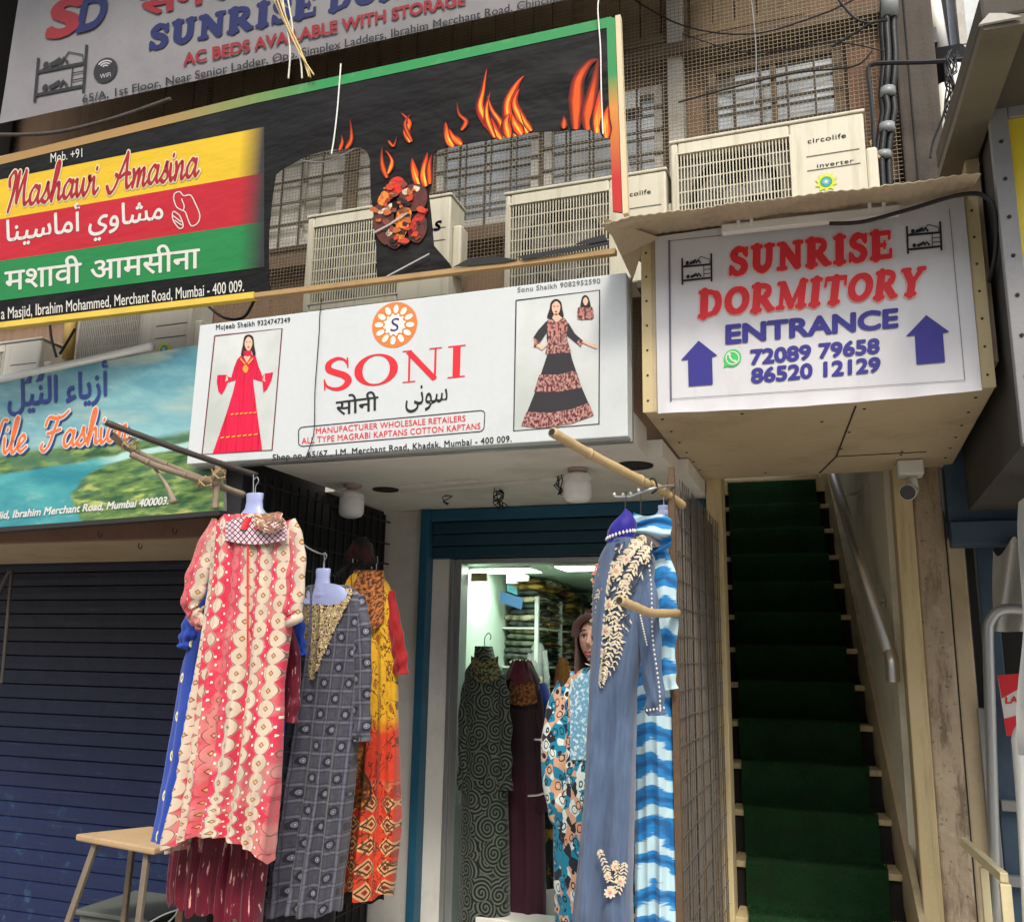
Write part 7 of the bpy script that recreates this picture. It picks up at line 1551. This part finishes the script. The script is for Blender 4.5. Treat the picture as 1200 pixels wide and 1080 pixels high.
for z, hgt in ((1.02, 5), (1.30, 4), (1.55, 5), (1.80, 7)):
    y = 5.88
    while y < 7.3:
        for k in range(hgt + rg.choice((-1, 0, 1))):
            place_fold(-1.97 + rg.uniform(-.02, .03), y + rg.uniform(-.015, .015), z + k * .041, 1.57 + rg.uniform(-.15, .15), rg.choice(FM), 'folded garment in a stack on the white wall shelves', 'folded garments on the wall shelves')
        y += .245
for z, hgt in ((1.25, 5), (1.52, 5), (1.80, 7)):
    x = -1.70
    while x < -1.2:
        for k in range(hgt): place_fold(x + rg.uniform(-.01, .01), 7.25, z + k * .04, rg.uniform(-.1, .1), rg.choice(DKM), 'dark folded garment in a stack on the back shelves', 'folded garments on the back shelves')
        x += .25
# tags, hinge box and small sign inside the doorway
b = MB(); c = P(562, 676, 5.0); b.box(c.x - .05, c.x + .05, 4.99, 5.01, c.z - .025, c.z + .025); tag(b.build('door_closer', mat('brass', (.36, .28, .12), .4, metal=.5)), 'brass coloured door closer box high in the doorway corner', 'door closer')
PI5 = ypl(5.6)
b = MB(); b.prism([PI5.at(*p) for p in ((586, 692), (613, 701), (611, 714), (586, 705))], (0, .01, 0)); o = b.build('hanging_sign', shader('sign_blue', lambda: C(rgb(40, 78, 116)), .5)); tag(o, 'small dark blue sign hanging inside the shop doorway', 'sign')
b = MB(); b.prism([PI5.at(*p) for p in ((594, 684), (606, 688), (606, 697), (594, 692))], (0, .01, 0)); tag(b.build('tag_card', shader('teal_card', lambda: C(rgb(50, 120, 130)), .5)), 'small teal card above the dark blue hanging sign', 'card')
b = MB(); c = P(604, 676, 5.5); b.tube([c, c + Vector((.05, 0, 0)), c + Vector((.09, 0, -.01))], [.03, .03, .018], 12); b.box(c.x - .05, c.x + .01, 5.47, 5.53, c.z - .04, 2.138); tag(b.build('indoor_camera', M_whiteplastic), 'small white camera on the shop ceiling by the lit panel', 'camera')

# ================================================================== bottom corner: stool, bin and boards
YS_ = 3.35
stl = thing('stool', 'tall stool with worn wooden top and thin metal legs before the blue shutter', 'stool', tuple(P(140, 1080, YS_)))
tz = P(140, 988, YS_).z; a, c = P(83, 988, YS_ - .05), P(196, 988, YS_ - .05)
b = MB(); b.prism([Vector((a.x, a.y + .02, tz)), Vector((c.x, c.y - .08, tz)), Vector((c.x + .06, c.y + .26, tz)), Vector((a.x + .16, a.y + .30, tz))], (0, 0, .028)); b.build('seat', mat('worn_board', (.42, .29, .16), .75, var=.25, sc=7, fine=60, dirt=.5, dirtcol=(.16, .10, .06)), stl, bevel=.008)
M_leg = mat('rusted_leg', (.20, .16, .12), .6, metal=.4, var=.3, sc=20)
for p, q in (((112, 994, YS_ - .02), (78, 1085, YS_ - .1)), ((173, 996, YS_ - .08), (162, 1085, YS_ - .14)), ((155, 996, YS_ + .2), (146, 1070, YS_ + .22)), ((200, 990, YS_ + .2), (214, 1080, YS_ + .24))):
    A, Bq = P(*p), P(*q); A.z = tz - .001; d = (Bq - A); Bq = A + d * ((A.z - GZ) / -d.z) * .999
    b = MB(); b.bar(A, Bq, .026, .02); b.build('leg', M_leg, stl, bevel=.003)
b = MB(); bx0 = P(118, 1062, 3.75); bx1 = P(196, 1062, 3.75); b.hexa([(bx0.x - .03, 3.6, GZ), (bx1.x + .03, 3.6, GZ), (bx1.x + .03, 4.0, GZ), (bx0.x - .03, 4.0, GZ), (bx0.x, 3.62, bx0.z), (bx1.x, 3.62, bx0.z), (bx1.x, 3.98, bx0.z), (bx0.x, 3.98, bx0.z)])
cr = thing('storage_bin', 'grey green plastic bin standing behind the stool', 'bin', (bx0.x + .1, 3.8, 0)); b.build('body', mat('grey_green_plastic', (.10, .11, .10), .5, var=.15), cr, bevel=.012)
b = MB(); b.box(bx0.x - .02, bx1.x + .02, 3.60, 4.0, bx0.z, bx0.z + .02); b.build('lid', mat('grey_green_plastic', (0, 0, 0)), cr, bevel=.006)
for k, (x0, x1, y_, m, lab) in enumerate(((207, 236, 1052, mat('brown_post', (.13, .07, .045), .8, var=.3), 'dark brown wooden post under the maroon gown'), (240, 262, 1056, mat('carton', (.42, .34, .18), .85, var=.1), 'narrow tan board under the maroon gown'), (262, 300, 1058, mat('cream_board', (.50, .45, .27), .8, var=.1), 'cream board standing under the maroon gown beside the tan board'))):
    b = MB(); b.box(P(x0, y_, 3.5).x, P(x1, y_, 3.5).x, 3.5, 3.56, GZ, P(x0, y_ - 20, 3.5).z); tag(b.build(('post', 'board', 'board')[k], m, bevel=.004), lab, ('post', 'board', 'board')[k])
b = MB(); b.tube(catmull([P(172, 1082, 3.3), P(190, 1072, 3.3), P(206, 1066, 3.3), P(228, 1060, 3.3)], 5), .003, 5); b.tube(catmull([P(190, 1086, 3.3), P(205, 1072, 3.3), P(210, 1058, 3.3)], 5), .003, 5); tag(b.build('wire', M_alu), 'loose silvery wires below the maroon gown beside the stool', 'wire')
b = MB(); b.tube([P(2, 800, 3.9), P(14, 668, 3.9)], .009, 8); b.tube([P(-4, 700, 3.9), P(12, 668, 3.9)], .012, 8); tag(b.build('shutter_bracket', M_iron), 'dark metal bracket at the picture edge before the blue shutter', 'bracket')
